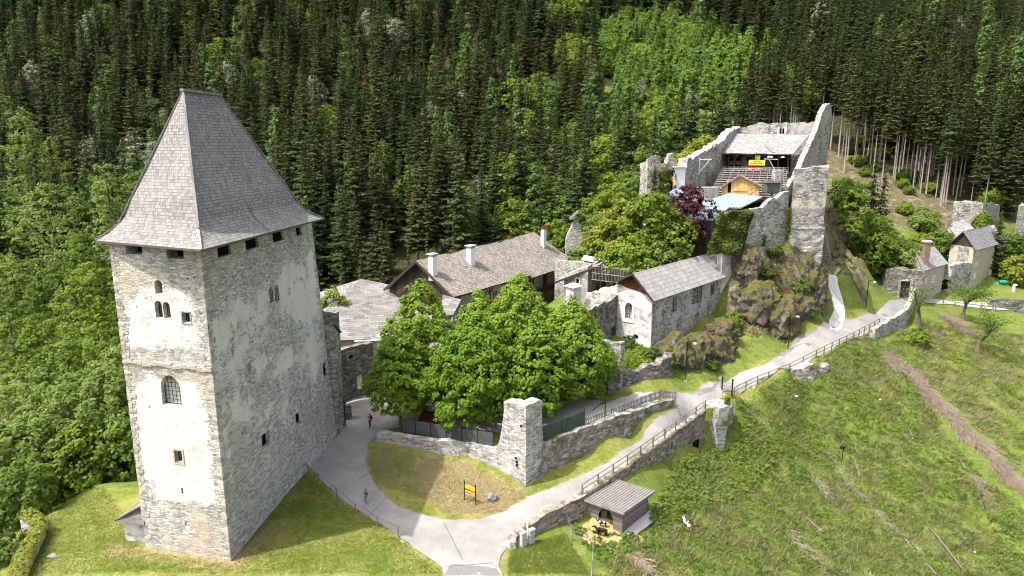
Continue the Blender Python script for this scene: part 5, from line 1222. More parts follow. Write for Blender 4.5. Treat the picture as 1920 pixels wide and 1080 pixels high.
m = MB(); p = PD(1257, 330, 111.6); q = PD(1268, 346, 111.0); m.bar(p, q, .12, .5); m.build('stair_flank', MS['wood_new'], wc)
# stage house: roof, dark front, posts, lamps
sh = thing('stage_house', 'long dark timber stage house with grey shingle roof inside the keep', 'stage house', tuple(PD(1420, 315, 130)))
e0, e1 = PD(1354, 287, 129.5), PD(1487, 289.5, 124.5); t1, t0 = PD(1517, 253, 133.5), PD(1377, 251, 139.5)
m = MB(); roof(m, [e0, e1, t1, t0], .16, sag=.1); shr = m.build('roof', MS['shingle_old'], sh)
m = MB(); q0 = PP(1434, 272, e0, (e1 - e0).cross(t0 - e0)); q1 = PP(1452, 287, e0, (e1 - e0).cross(t0 - e0)); m.bar(q0 + Vector((0, 0, .08)), q1 + Vector((0, 0, .08)), .7, .06); sub(m.build('roof_ladder', MS['wood_roof']), shr)
ps = Pl(e0 + Vector((0, .9, 0)), e1 + Vector((0, .9, 0))); L = ps.L; zf = PD(1420, 312, 128).z; zr_ = e0.z - .35
m = MB(); prism(m, ps, outline(L * .335, L * .70, zf - .8, zr_ + .3, 0), -1.6, -.1); m.build('stage_front', MS['wood_dark'], sh)
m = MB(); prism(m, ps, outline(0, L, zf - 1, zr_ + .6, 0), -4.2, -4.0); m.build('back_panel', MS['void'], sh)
m = MB(); prism(m, ps, outline(0, L, zr_ - .05, zr_ + .25, 0), -.3, -.05); m.build('eaves_beam', MS['beam'], sh)
for k, s in enumerate((.02, .12, .21, .32, .72, .83, .97)):
    m = MB(); a = ps.pt(L * s, 0, -.25); m.box((a.x, a.y, (zf + zr_) / 2 - .4), (.22, .22, zr_ - zf + 1.0))
    for e in (-1, 1): m.bar(ps.pt(L * s, zr_ - .9, -.25), ps.pt(L * s + e * .8, zr_, -.25), .12)
    m.build('post', MS['beam'], sh)
m = MB(); m.bar(ps.pt(L * .13, zf + .55, -.6), ps.pt(L * .33, zf + .55, -.6), .12, .6); m.bar(ps.pt(L * .13, zf + .9, -.9), ps.pt(L * .33, zf + .9, -.9), .1, .3); m.build('bench', MS['wood_red'], sh)
for s0, s1 in ((.375, .46), (.545, .63)):
    m = MB(); prism(m, ps, outline(L * s0, L * s1, zr_ - 1.05, zr_ - .35, 0), -.14, -.07); m.build('window', MS['void'], sh)
m = MB(); a = ps.pt(0, zf - .35, .3); m.bar(ps.pt(L * .02, zf - .55, .35), ps.pt(L * .98, zf - .55, .35), .1, .12); m.bar(ps.pt(L * .02, zf - .15, .35), ps.pt(L * .98, zf - .15, .35), .1, .1)
for k in range(16): a = ps.pt(L * (.02 + .96 * k / 15), zf - .7, .35); m.box((a.x, a.y, a.z), (.1, .1, 1.3))
m.build('railing', MS['wood_grey'], sh)
for u, v in ((1380, 291.5), (1468, 295)):
    m = MB(); a = PD(u, v, ps.A.y - .4 if u < 1400 else ps.B.y - .4); m.tube([a + Vector((0, 0, .18)), a, a - Vector((0, 0, .1))], [.12, .45, .3], 10); o = m.build('hanging_lamp', MS['white']); tag(o, 'round white lamp under the stage eaves, ' + ('left of the yellow banner' if u < 1400 else 'near the right wall'), 'lamp')
# banners with their lettering
def text_on(name, txt, pl, a, z, size, mat, off, parent, align='CENTER', ext=.01, sx=1.0):
    cu = bpy.data.curves.new(name, 'FONT'); cu.body = txt; cu.size = size; cu.align_x = align; cu.align_y = 'CENTER'; cu.extrude = ext
    o = bpy.data.objects.new(name, cu); COL.objects.link(o); n = pl.n; d = pl.d if (pl.d.cross(Vector((0, 0, 1)))).dot(n) > 0 else -pl.d
    dg = bpy.context.evaluated_depsgraph_get(); me = bpy.data.meshes.new_from_object(o.evaluated_get(dg)); bpy.data.objects.remove(o)
    M = Matrix((( d.x * sx, 0, n.x), (d.y * sx, 0, n.y), (0, 1, 0))).to_4x4(); M.translation = pl.pt(a, z, off); me.transform(M); me.materials.clear(); me.materials.append(mat)
    o = bpy.data.objects.new(name, me); COL.objects.link(o)
    if parent is not None: world_child(o, parent)
    return o
yb = thing('yellow_banner', 'wide yellow banner with two faint text lines on the stage front', 'banner', tuple(PD(1419, 305, 127)))
pS2 = Pl(ps.A + ps.n * .45, ps.B + ps.n * .45); a0, a1, z0, z1 = pS2.rect(1404, 300, 1434.5, 310)
m = MB(); prism(m, pS2, outline(a0, a1, z0, z1, 0), -.03, .02); m.build('cloth', MS['banner_yellow'], yb)
m = MB()
for r_, (f0, f1, hh) in enumerate(((.30, .70, .26), (.08, .92, .15))):
    x = lerp(a0, a1, f0); zc_ = lerp(z1, z0, .3 + .36 * r_); k = 0
    while x < lerp(a0, a1, f1):
        wdt = (.14, .09, .12, .1)[k % 4] * (1.2 if r_ == 0 else .8)
        if k % 7 != 5: prism(m, pS2, outline(x, x + wdt * .72, zc_ - hh / 2, zc_ + hh / 2 * (1 if k % 3 else .7), 0), .02, .028)
        x += wdt; k += 1
m.build('lettering', MS['beam'], yb)
wp = thing('wall_poster', 'small yellow and white poster above the yellow banner', 'poster', tuple(PD(1420, 295, 128)))
a0, a1, z0, z1 = pS2.rect(1415.5, 291, 1425, 299.5); m = MB(); prism(m, pS2, outline(a0, lerp(a0, a1, .5), z0, z1, 0), -.6, -.5); m.build('yellow_half', MS['banner_yellow'], wp); m = MB(); prism(m, pS2, outline(lerp(a0, a1, .5), a1, z0, z1, 0), -.6, -.5); m.build('white_half', MS['white'], wp)
pS3 = Pl(ps.A + ps.n * .75, ps.B + ps.n * .75)
for k, (u0, u1) in enumerate(((1401.5, 1414.8), (1415.2, 1428.5))):
    rb_ = thing('red_banner', 'red banner reading ORF on the stage railing, ' + ('left' if k == 0 else 'right') + ' one of the pair', 'banner', tuple(PD((u0 + u1) / 2, 317, 127)), 'red banners on the stage railing')
    a0, a1, z0, z1 = pS3.rect(u0, 313.5, u1, 320); m = MB(); prism(m, pS3, outline(a0, a1, z0, z1, 0), -.03, .02); m.build('cloth', MS['banner_red'], rb_)
    text_on('lettering', 'ORF', pS3, lerp(a0, a1, .42), (z0 + z1) / 2, (z1 - z0) * .72, MS['white'], .03, rb_)
    m = MB(); a = pS3.pt(lerp(a0, a1, .86), (z0 + z1) / 2, .03); m.box(tuple(a), (.2, .03, .2), math.atan2(pS3.d.y, pS3.d.x)); m.build('emblem', MS['yellow'], rb_)
# seats
se = thing('theatre_seating', 'stepped rows of silvery timber benches inside the keep', 'seating', tuple(PD(1400, 345, 120)))
s00, s01, s10, s11 = PD(1322, 377, 112.5), PD(1480, 378, 108.5), PD(1352, 319, 126.5), PD(1474, 321, 122.5)
m = MB(); m.face([s00 - Vector((0, 0, .3)), s01 - Vector((0, 0, .3)), s11 - Vector((0, 0, .3)), s10 - Vector((0, 0, .3))]); m.build('floor', MS['wood_dark'], se)
MS['bench'] = m_plain('bleached_bench_timber', (.42, .405, .39), .85, .25, 3)
nr = 14
for k in range(nr):
    m = MB(); t = k / (nr - 1); a, b_ = s00.lerp(s10, t), s01.lerp(s11, t); a = a.lerp(b_, .01); m.bar(a + Vector((0, 0, .36)), b_ + Vector((0, 0, .36)), .42, .06)
    for e in range(9): q = a.lerp(b_, (e + .5) / 9); m.box((q.x, q.y, q.z + .1), (.1, .3, .5))
    m.build('bench_row', MS['bench'], se)
st_ = thing('scaffold_stairs', 'grey timber platform left of the pine hut above the blue roof', 'platform', tuple(PD(1320, 372, 112)))
m = MB(); a, b_ = PD(1306, 378, 110.5), PD(1347, 375, 110); m.hexa([Vector((q.x, q.y, 22)) for q in (a, b_, b_ + Vector((0, 3, 0)), a + Vector((0, 3, 0)))], [Vector((q.x, q.y, PD(1330, 352, 110).z)) for q in (a, b_, b_ + Vector((0, 3, 0)), a + Vector((0, 3, 0)))]); m.build('deck', MS['wood_grey'], st_)
# pine hut
ph = thing('pine_hut', 'fresh pine timber stage hut with a shallow shingle gable roof', 'hut', tuple(PD(1388, 366, 109.5)))
f0_, f1_ = PD(1352, 362, 110.2), PD(1424, 363, 108.2); pH = Pl(f0_, f1_); W = pH.L; zb = PD(1388, 366, 109.2).z - .3; ap = pH.px(1388, 329); zl_ = pH.px(1352, 351)[1]; zr2 = pH.px(1423, 350)[1]
m = MB(); prism(m, pH, [(.15, zb), (W - .1, zb), (W - .1, zr2), (ap[0], ap[1] - .15), (.15, zl_)], -3.2, 0); m.build('front', MS['wood_new'], ph)
m = MB()
for (ea, ez, sgn) in ((-.25, zl_ - .1, 1), (W + .35, zr2 - .1, -1)):
    q = [pH.pt(ea, ez, .35), pH.pt(ea, ez, -3.5), pH.pt(ap[0], ap[1] + .1, -3.5), pH.pt(ap[0], ap[1] + .1, .35)]
    roof(m, q if sgn < 0 else [q[1], q[0], q[3], q[2]], .14, step=.8)
hr_ = m.build('roof', MS['shingle_old'], ph)
m = MB(); m.bar(pH.pt(-.25, zl_ - .1, .38), pH.pt(ap[0], ap[1] + .02, .38), .06, .2); m.bar(pH.pt(W + .35, zr2 - .1, .38), pH.pt(ap[0], ap[1] + .02, .38), .06, .2); sub(m.build('barge_board', MS['brick']), hr_)
m = MB(); a0, a1, z0, z1 = pH.rect(1365, 341, 1371, 354); prism(m, pH, outline(a0, a1, z0 - .6, z1, 0), 0, .03); m.build('doorway', MS['void'], ph)
m = MB(); a0, a1, z0, z1 = pH.rect(1373, 340, 1401, 364)
for x in (a0, a1): prism(m, pH, outline(x, x + .1, z0, z1, 0), 0, .08)
prism(m, pH, outline(a0, a1, z0 + .5, z0 + .75, 0), 0, .12); prism(m, pH, outline(a0 - 1, a1 + 2.0, z1, z1 + .12, 0), 0, .09)
m.build('door_frame', MS['wood_new'], ph)
m = MB(); a0, a1, z0, z1 = pH.rect(1405, 352, 1420, 364); m.bar(pH.pt(a0, z0, .05), pH.pt(a1, z1, .05), .1); m.bar(pH.pt(a0, z1, .05), pH.pt(a1, z0, .05), .1); m.bar(pH.pt(a0, z1, .05), pH.pt(a1, z1, .05), .1); m.build('cross_brace', MS['wood_new'], ph)
# blue roofs
br_ = thing('blue_roof_building', 'low building under two pale blue standing seam metal roofs', 'building', tuple(PD(1370, 400, 106)))
u0, u1 = PD(1319, 386, 106.5), PD(1432, 383, 105.5)
pl_ = [PD(1294, 385, 105.8), PD(1390, 389, 104.5), PD(1432, 368, 108.0), PD(1372, 361, 110)]
dirv = (pl_[1] - pl_[0]).normalized(); MS['blue'] = m_seam('pale_blue_seam_metal', (.30, .39, .45), tuple(dirv), .55)
m = MB(); m.face(pl_); q = [p - Vector((0, 0, .2)) for p in pl_]; m.face(list(reversed(q)))
for i in range(4): m.face([q[i], q[(i + 1) % 4], pl_[(i + 1) % 4], pl_[i]])
rf1 = m.build('upper_roof', MS['blue'], br_)
pl2 = [PD(1286, 412, 102.5), PD(1338, 411, 101.8), PD(1368, 388, 104.3), PD(1294, 388, 105.0)]
m = MB(); m.face(pl2); q = [p - Vector((0, 0, .2)) for p in pl2]; m.face(list(reversed(q)))
for i in range(4): m.face([q[i], q[(i + 1) % 4], pl2[(i + 1) % 4], pl2[i]])
m.build('lower_roof', MS['blue'], br_)
pl3 = [PD(1240, 367, 108), PD(1262, 372, 106), PD(1300, 372, 108.5), PD(1268, 353, 110.5)]
m = MB(); m.face(pl3); q = [p - Vector((0, 0, .2)) for p in pl3]; m.face(list(reversed(q)))
for i in range(4): m.face([q[i], q[(i + 1) % 4], pl3[(i + 1) % 4], pl3[i]])
m.build('side_roof', MS['blue'], br_)
m = MB(); q = [pl2[0], pl2[1], pl_[2], pl_[3]]; m.hexa([Vector((p.x, p.y, 17)) for p in q], [Vector((p.x, p.y, min(pp.z for pp in (pl2[0], pl2[1])) - .25)) for p in q]); m.build('wall', MS['wood_dark'], br_)
m = MB(); m.bar(PD(1318, 372, 108.5), PD(1352, 375.5, 107.5), .14, .2); m.build('gutter', MS['coping'], br_)
# front-right keep wall towards the stone house
fr_ = thing('keep_front_wall', 'sloping grey keep wall between the ivy and the keep tower', 'wall', tuple(PD(1440, 470, 103)))
pts = []; zt = []; zb = []
for u, v, D, vb in ((1330, 470, 100.8, 500), (1352, 470, 100.6, 500), (1366, 462, 100.5, 505), (1374, 440, 100.6, 500), (1388, 405, 101.0, 500), (1410, 395, 101.5, 492), (1440, 380, 102.4, 480), (1466, 364, 103.5, 472), (1480, 358, 104.2, 470)):
    p = PD(u, v, D); pts.append(V2(p)); zt.append(p.z); zb.append(PD(u, vb, D).z - 1.5)
wall('wall', pts, zt, zb, .9, MS['ruin'], fr_, .45, .06)
wl2 = wall('link_wall', [PD(1352, 520, 99.4), PD(1362, 520, 100.0), PD(1371, 505, 100.6)], [PD(1352, 474, 99.4).z, PD(1364, 458, 100).z, PD(1371, 476, 100.6).z], 12, 1.0, MS['houselit'], None, .5, .14); tag(wl2, 'pale jagged wall stump between the stone house and the ivy', 'ruin')
ar = thing('arch_ruin', 'small freestanding ruined arch behind the stone house roof', 'ruin', tuple(PD(1285, 490, 103)))
g = wall('wall', [PD(1268, 490, 103.5), PD(1297, 490, 102.5)], [PD(1268, 463, 103.5).z, PD(1297, 462, 102.5).z], 12, .8, MS['ruin'], ar, .3); pA = Pl(PD(1268, 490, 103.5), PD(1297, 490, 102.5)); cm = MB(); jobs = []; op(pA, 1282, 467, 1290, 480, 1.0, 2); cut(g, cm)
# cables, lamp, sail on the theatre's right
lm = thing('stage_light_mast', 'white lamp bracket mast at the right end of the stage', 'lamp', tuple(PD(1447, 315, 120)))
m = MB(); a = PD(1453, 320, 117); m.bar(a, a + Vector((-1.2, 0, 2.0)), .09); m.bar(a + Vector((-2.0, 0, 2.0)), a + Vector((.3, 0, 1.9)), .14); m.box(tuple(a + Vector((-1.0, 0, 2.35))), (.8, .4, .3)); m.bar(a, a - Vector((0, 0, 3)), .1); m.build('mast', MS['coping'], lm)
gp_ = thing('stair_cage', 'dark steel stair cage beside the keep tower', 'stairs', tuple(PD(1467, 350, 107)))
m = MB()
for u in (1463, 1473):
    a = PD(u, 352, 106.3); m.box((a.x, a.y, a.z), (.12, .12, 5.4))
for v in (328, 336, 344, 352): m.bar(PD(1463, v, 106.3), PD(1473, v, 106.3), .1)
m.build('frame', MS['steel'], gp_); m = MB(); a = PD(1456, 350, 107); m.box((a.x, a.y, a.z), (1.3, 1.3, 5.2)); m.build('pillar', MS['ruin_plaster'], gp_)
tt = thing('tent_frame', 'small dark covered frame in front of the stair cage', 'tent', tuple(PD(1447, 360, 107)))
m = MB(); a = PD(1447, 352, 107.2); m.box((a.x, a.y, a.z), (2.4, 1.8, 1.7)); m.build('cover', MS['grey_net'], tt, bevel=.15)
m = MB(); m.box((a.x, a.y, a.z + 1.05), (2.7, 2.1, .5), 0, 0, .6); m.build('cover_top', MS['grey_net'], tt)
# hillside stairs with rails
hsx = thing('hillside_stairs', 'steep grey metal staircase climbing the slope at the keep tower', 'stairs', tuple(PD(1549, 495, 116)))
s0, s1 = GH(1549, 495), PD(1541, 440, 112)
s1 = Vector((s0.x - .6, s0.y + 3.5, s0.z + 6.4)); N = 22
m = MB()
for k in range(N): a = s0.lerp(s1, k / (N - 1)); m.box((a.x, a.y, a.z), (1.5, .3, .07))
m.build('treads', MS['steel'], hsx)
for e in (-.78, .78):
    m = MB(); o_ = Vector((e, 0, 0)); m.bar(s0 + o_, s1 + o_, .06, .25); m.bar(s0 + o_ + Vector((0, 0, 1.0)), s1 + o_ + Vector((0, 0, 1.0)), .06)
    for k in range(6): a = s0.lerp(s1, k / 5) + o_; m.bar(a, a + Vector((0, 0, 1.0)), .05)
    m.build('handrail', MS['steel'], hsx)
# ------------------------------------------------------------------ houses and ruins at the far right
def gable_house(q, z0, ze, zr, parent, wmat, rmat, ov=.4, rf=.5, hip=0.0):
    """q : four xy corners, ridge runs from the middle of q3-q0 to the middle of q1-q2"""
    q = [V2(p) for p in q]; m = MB(); m0, m1 = (q[0] + q[3]) / 2, (q[1] + q[2]) / 2; d = (q[1] - q[0]).normalized(); n = Vector((d.y, -d.x))
    if n.dot((q[0] - q[3])) < 0: n = -n
    m.raw([v3(p, z0) for p in q] + [v3(p, ze) for p in q] + [v3(m0, zr - .1), v3(m1, zr - .1)], [(0, 1, 5, 4), (2, 3, 7, 6), (1, 2, 6, 9, 5), (3, 0, 4, 8, 7), (4, 5, 9, 8), (6, 7, 8, 9)])
    w_ = m.build('wall', MS[wmat], parent, weld=True); dz = (zr - ze) / ((q[0] - m0).length)
    r = MB(); a = [q[0] + n * ov - d * ov, q[1] + n * ov + d * ov, q[2] - n * ov + d * ov, q[3] - n * ov - d * ov]; zl = ze - dz * ov + .08; h0, h1 = m0 - d * ov, m1 + d * ov - d * hip
    roof(r, [v3(a[0], zl), v3(a[1], zl), v3(h1, zr), v3(h0, zr)], .14, sag=.05); roof(r, [v3(a[2], zl), v3(a[3], zl), v3(h0, zr), v3(h1, zr)], .14, sag=.05)
    if hip: roof(r, [v3(a[1], zl), v3(a[2], zl), v3(h1, zr), v3(h1, zr)], .14, sag=.03)
    return w_, r.build('roof', MS[rmat], parent)
# tall cream house
th = thing('tall_house', 'tall cream plastered house with slate grey roof at the far right', 'house', tuple(PD(1800, 530, 134)))
hN, hE = PD(1817, 530, 131), PD(1873, 505, 142.5); hW = PD(1771, 540, 136)
q = [V2(hN), V2(hE), V2(hE) + V2(hW) - V2(hN), V2(hW)]
zE_ = PD(1822, 464, 131).z + .1
wo_, _r = gable_house(q, 3.5, zE_, zE_ + 2.9, th, 'cream', 'shingle_slate', .6, hip=3.6)
pT = Pl(hN, hE)
for u0, v0, u1, v1 in ((1829, 467.5, 1834, 479), (1859, 462, 1864, 472), (1827, 491, 1831.5, 500), (1857, 485, 1861, 494), (1824, 512, 1828.5, 522), (1854.5, 506, 1858, 515)):
    a0, a1, z0, z1 = pT.rect(u0, v0, u1, v1); panes(pT, a0, a1, z0, z1, -.04, th, 'window', 'white', 2, 3, .12, 'glass')
pT2 = Pl(hW, hN); m = MB(); a0, a1, z0, z1 = pT2.rect(1796, 462, 1816, 492); prism(m, pT2, outline(a0, a1, z0, z1, 0), -.1, .12); m.build('bare_wall_patch', MS['keep'], th)
m = MB(); a0, a1, z0, z1 = pT2.rect(1802, 473, 1811, 486); 
for x0, x1, y0, y1 in ((a0, a0 + .15, z0, z1), (a1 - .15, a1, z0, z1), (a0, a1, z1 - .15, z1)): prism(m, pT2, outline(x0, x1, y0, y1, 0), .1, .17)
m.build('blocked_door_frame', MS['cream'], th)
m = MB(); m0 = (q[0] + q[3]) / 2; dd = (q[1] - q[0]).normalized(); o_ = dd * -.06
m.face([v3(q[0] + o_, zE_ - .1), v3(m0 + o_, zE_ + 2.6), v3(q[3] + o_, zE_ - .1)]); m.face([v3(q[0] + o_ * .5, zE_ - .1), v3(q[3] + o_ * .5, zE_ - .1), v3(m0 + o_ * .5, zE_ + 2.6)]); m.build('gable_boards', MS['wood_dark'], th)
# rear wing with the big slab roof
rwg = thing('rear_wing', 'house wing with a steep grey shingle roof behind the tall cream house', 'house', tuple(PD(1800, 470, 141)))
e0, e1, t1, t0 = PD(1797, 449, 138), PD(1838, 437, 142), PD(1806, 411, 147), PD(1777, 423, 143)
m = MB(); roof(m, [e0, e1, t1, t0], .16); m.build('roof', MS['shingle_old'], rwg)
m = MB(); q_ = [e0, e1, t1, t0]; m.hexa([Vector((p.x, p.y, 5)) for p in q_], [p - Vector((0, 0, .25)) for p in q_]); m.build('wall', MS['cream'], rwg)
m = MB(); a = PD(1778, 418, 143); m.box((a.x, a.y, a.z), (.8, .8, 1.4)); m.build('chimney', MS['brick'], rwg)
# low house with the brick chimney
lhs = thing('cottage', 'low cottage with grey shingle roof and tall brick chimney beside the gate arch', 'house', tuple(PD(1750, 550, 124)))
e0, e1, t1, t0 = PD(1731, 509, 119), PD(1779, 494, 129), PD(1752, 462, 134), PD(1716, 470, 124)
m = MB(); roof(m, [e0, e1, t1, t0], .16, sag=.08); m.build('roof', MS['shingle_old'], lhs)
i0, i1 = e0 + Vector((.0, .5, 0)), e1 + Vector((0, .5, 0)); m = MB(); q_ = [i0, i1, t1, t0]; m.hexa([Vector((p.x, p.y, 3)) for p in q_], [p - Vector((0, 0, .3)) for p in q_]); m.build('wall', MS['cream'], lhs)
pC = Pl(i0, i1)
for u0, v0, u1, v1 in ((1746, 517, 1752, 529), (1733, 522, 1737, 531)):
    a0, a1, z0, z1 = pC.rect(u0, v0, u1, v1); panes(pC, a0, a1, z0, z1, -.04, lhs, 'window', 'white', 2, 2, .14, 'glass')
m = MB(); a = PD(1735, 480, 122.5); zt_ = PD(1735, 457, 122.5).z; m.box((a.x, a.y, (zt_ + a.z) / 2 - 1), (1.0, 1.0, zt_ - a.z + 2.6)); ch = m.build('chimney', MS['brick'], lhs)
m = MB(); m.box((a.x, a.y, zt_ + .45), (1.3, 1.3, .3)); sub(m.build('chimney_cap', MS['coping']), ch)
lk = thing('link_building', 'ruined link with a dark arched opening between cottage and tall house', 'ruin', tuple(PD(1785, 545, 130)))
g = wall('wall', [PD(1776, 540, 128), PD(1818, 530, 130.5)], [PD(1780, 497, 128).z, PD(1815, 492, 130.5).z], 3, 1.5, MS['ruin'], lk, .4); pK = Pl(PD(1776, 540, 128), PD(1818, 530, 130.5)); cm = MB(); jobs = []; op(pK, 1773, 524, 1784, 544, 1.0, .8); cut(g, cm)
m = MB(); a0, a1, z0, z1 = pK.rect(1773, 524, 1784, 544); prism(m, pK, outline(a0, a1, z0, z1, 1.0), -.8, -.7); m.build('arched_opening_shade', MS['void'], lk)  # black sheet paints the shade under the arch
m = MB(); a0, a1, z0, z1 = pK.rect(1780, 506, 1784, 518); prism(m, pK, outline(a0, a1, z0, z1, 0), -.1, .08); m.build('window', MS['white'], lk)
# gate arch at the end of the road
ga = thing('gate_arch', 'stone gate wall with a square dark gateway at the end of the road', 'gate', tuple(PD(1696, 557, 120)))
g0_, g1_ = PD(1664, 556, 121), PD(1728, 552, 118.5); g = wall('wall', [PD(1650, 540, 125), g0_, g1_], [PD(1650, 505, 125).z, PD(1672, 503, 121).z, PD(1725, 510, 118.5).z], 4, 2.2, MS['dark'], ga, .35, .12)
pG = Pl(g0_, g1_); cm = MB(); jobs = []; op(pG, 1688, 527, 1705, 560, 0, 1.6); cut(g, cm)
m = MB(); a0, a1, z0, z1 = pG.rect(1688, 527, 1705, 560); prism(m, pG, outline(a0 - .2, a1 + .2, z0, z1 + .3, 0), -1.62, -1.55); m.build('inner_gate', MS['dark'], ga)
m = MB()
for x0, x1, y0, y1 in ((a0 - .45, a0, z0, z1), (a1, a1 + .45, z0, z1), (a0 - .45, a1 + .45, z1, z1 + .4)): prism(m, pG, outline(x0, x1, y0, y1, 0), -.1, .12)
m.build('gate_frame', MS['grey'], ga)
# ruins behind
r1_ = thing('ruin_block', 'broad roofless ruin block with rubble front behind the tall house', 'ruin', tuple(PD(1825, 420, 152)))
q_ = [PD(1783, 420, 152), PD(1838, 420, 150), PD(1872, 410, 158), PD(1812, 410, 164)]
boxwall('wall', q_, 8, [PD(1783, 378, 152).z, PD(1838, 378, 150).z, PD(1872, 385, 158).z, PD(1812, 377, 164).z], MS['ruin_plaster'], r1_, rough=.12, rag=.6, dz=1.2)
m = MB(); a, b_ = PD(1817, 428, 149), PD(1846, 414, 151); m.hexa([Vector((p.x, p.y, 8)) for p in (a, b_, b_ + Vector((0, 1, 0)), a + Vector((0, 1, 0)))], [p for p in (a, b_, b_ + Vector((0, 1, 0)), a + Vector((0, 1, 0)))]); m.build('front_wall', MS['dark'], r1_)
q_ = [PD(1810, 425, 149.5), PD(1850, 425, 148.5), PD(1850, 420, 152), PD(1810, 420, 152)]
r2_ = thing('ruin_corner', 'pale ruined wall at the right edge of the photo', 'ruin', tuple(PD(1912, 420, 150)))
q_ = [PD(1903, 430, 150), PD(1960, 430, 150), PD(1975, 420, 158), PD(1910, 420, 158)]
boxwall('wall', q_, 5, [PD(1903, 386, 150).z] * 4, MS['ruin_plaster'], r2_, rough=.12, rag=.5, dz=1.2)
dsw = thing('drystone_wall', 'dark dry stone wall along the lower path at the right edge', 'wall', tuple(PD(1880, 570, 122)))
pts = [PD(u, v, D) for u, v, D in ((1856, 571, 123), (1880, 573, 122.5), (1905, 575, 121.5), (1940, 577, 120.5))]
wall('wall', pts, [PD(u, v - 11, D).z for u, v, D in ((1856, 571, 123), (1880, 573, 122.5), (1905, 575, 121.5), (1940, 575, 120.5))], 1, 1.2, MS['drystone'], dsw, .3, .2)
pfn = thing('path_fence', 'low timber rail fence along the lower path', 'fence', tuple(PD(1880, 582, 120)))
P = [GH(u, v) for u, v in ((1768, 570), (1790, 576), (1812, 579), (1838, 582), (1866, 585), (1892, 586), (1918, 586), (1942, 586))]
m = MB()
for a, b_ in zip(P[:-1], P[1:]): m.bar(a + Vector((0, 0, .95)), b_ + Vector((0, 0, .95)), .12)
m.build('rail', MS['rail'], pfn)
for a in P: m = MB(); m.box((a.x, a.y, a.z + .4), (.14, .14, 1.1)); m.build('post', MS['rail'], pfn)
wb_ = thing('rain_barrel', 'teal plastic barrel lying on the slope below the cream house', 'barrel', tuple(GH(1879, 533)))
a = GH(1879, 533) + Vector((0, 0, .45)); m = MB(); m.tube([a + Vector((-.75, .1, 0)), a + Vector((-.6, .1, 0)), a, a + Vector((.6, -.1, 0)), a + Vector((.75, -.1, 0))], [.36, .42, .45, .42, .36], 12); m.build('shell', MS['teal'], wb_)
m = MB()
for t in (-.35, .35): m.tube([a + Vector((t - .05, 0, 0)), a + Vector((t + .05, 0, 0))], .475, 12)
m.build('hoops', MS['teal'], wb_)
wpst = thing('white_post_box', 'small white post on the grass below the cream house', 'post', tuple(GH(1900, 546)))
a = GH(1900, 546); m = MB(); m.box((a.x, a.y, a.z + .6), (.35, .35, 1.6)); m.box((a.x + .25, a.y, a.z + 1.3), (.5, .4, .3)); m.build('post_body', MS['white'], wpst)
# ------------------------------------------------------------------ rails, fences, lamps
def railing(name, label, P, h, pm, rm, rails=(1.0, .5), pw=.09, rw=.06, cat='railing', off=None):
    t = thing(name, label, cat, tuple(P[len(P) // 2])); 
    for z in rails:
        m = MB()
        for a, b_ in zip(P[:-1], P[1:]): m.bar(a + Vector((0, 0, h * z)), b_ + Vector((0, 0, h * z)), rw)
        m.build('rail', MS[rm], t)
    for p in P: m = MB(); m.box((p.x, p.y, p.z + h * .5 - .1), (pw, pw, h + .25)); m.build('post', MS[pm], t)
    return t
def resample(P, step):
    o = [P[0]]
    for a, b_ in zip(P[:-1], P[1:]):
        n = max(1, round((b_ - a).length / step)); o += [a.lerp(b_, k / n) for k in range(1, n + 1)]
    return o
wt = [Vector((p.x, p.y, z)) for p, z in zip(RT[3:], (2.0, 2.4, 2.9, 3.5))]
bn = [Vector((.0, .35, 0))] * 4
railing('road_railing', 'timber and wire railing on top of the retaining wall', resample([p + Vector((-.15, .3, -.02)) for p in wt], 2.3), 1.05, 'rail', 'rail', (1.0, .5), .13, .07)
railing('road_railing', 'long rusty railing along the upper road from the bastion to the parapet', resample([at_ground(ghit0(u, v)) for u, v in ((1376, 741), (1420, 719), (1480, 695), (1530, 669), (1600, 635), (1648, 609))], 2.4), 1.05, 'rust', 'rust', (1.0, .5), .11, .07)
railing('lawn_railing', 'weathered timber railing between the tower lawn and the curved path', [at_ground(ghit0(u, v)) for u, v in ((560, 874), (578, 889), (597, 903), (631, 931), (667, 961), (708, 986), (747, 1006))], 1.0, 'rail', 'wood_grey', (1.0,), .12, .10)
pk = thing('picket_fence', 'weathered grey picket fence on the garden wall right of the green screens', 'fence', tuple(PD(1180, 770, 70)))
PK = [PZ(u, v, z) for u, v, z in ((1097, 800, 5.0), (1130, 787, 5.05), (1165, 774, 5.2), (1200, 760, 5.3), (1238, 746, 5.2), (1267, 749, 4.8))]
for zz in (.25, .8):
    m = MB()
    for a, b_ in zip(PK[:-1], PK[1:]): m.bar(a + Vector((0, 0, zz)), b_ + Vector((0, 0, zz)), .06, .10)
    m.build('rail', MS['wood_grey'], pk)
for a in resample(PK, 2.2): m = MB(); m.box((a.x, a.y, a.z + .4), (.13, .13, 1.4)); m.build('post', MS['wood_grey'], pk)
for k, a in enumerate(resample(PK, .24)): 
    if k < 100: m = MB(); m.box((a.x, a.y, a.z + .5), (.11, .05, 1.0), math.atan2((PK[1] - PK[0]).y, (PK[1] - PK[0]).x)); m.build('picket', MS['wood_grey'], pk)
def screen_fence(name, label, P, h, mat, pmat):
    t = thing(name, label, 'fence', tuple(P[0]))
    for a, b_ in zip(P[:-1], P[1:]): m = MB(); m.bar(a + Vector((0, 0, h * .5)), b_ + Vector((0, 0, h * .5)), .03, h); m.build('screen', MS[mat], t)
    for p in P: m = MB(); m.box((p.x, p.y, p.z + h * .5 + .1), (.09, .09, h + .4)); m.build('post', MS[pmat], t)
    return t
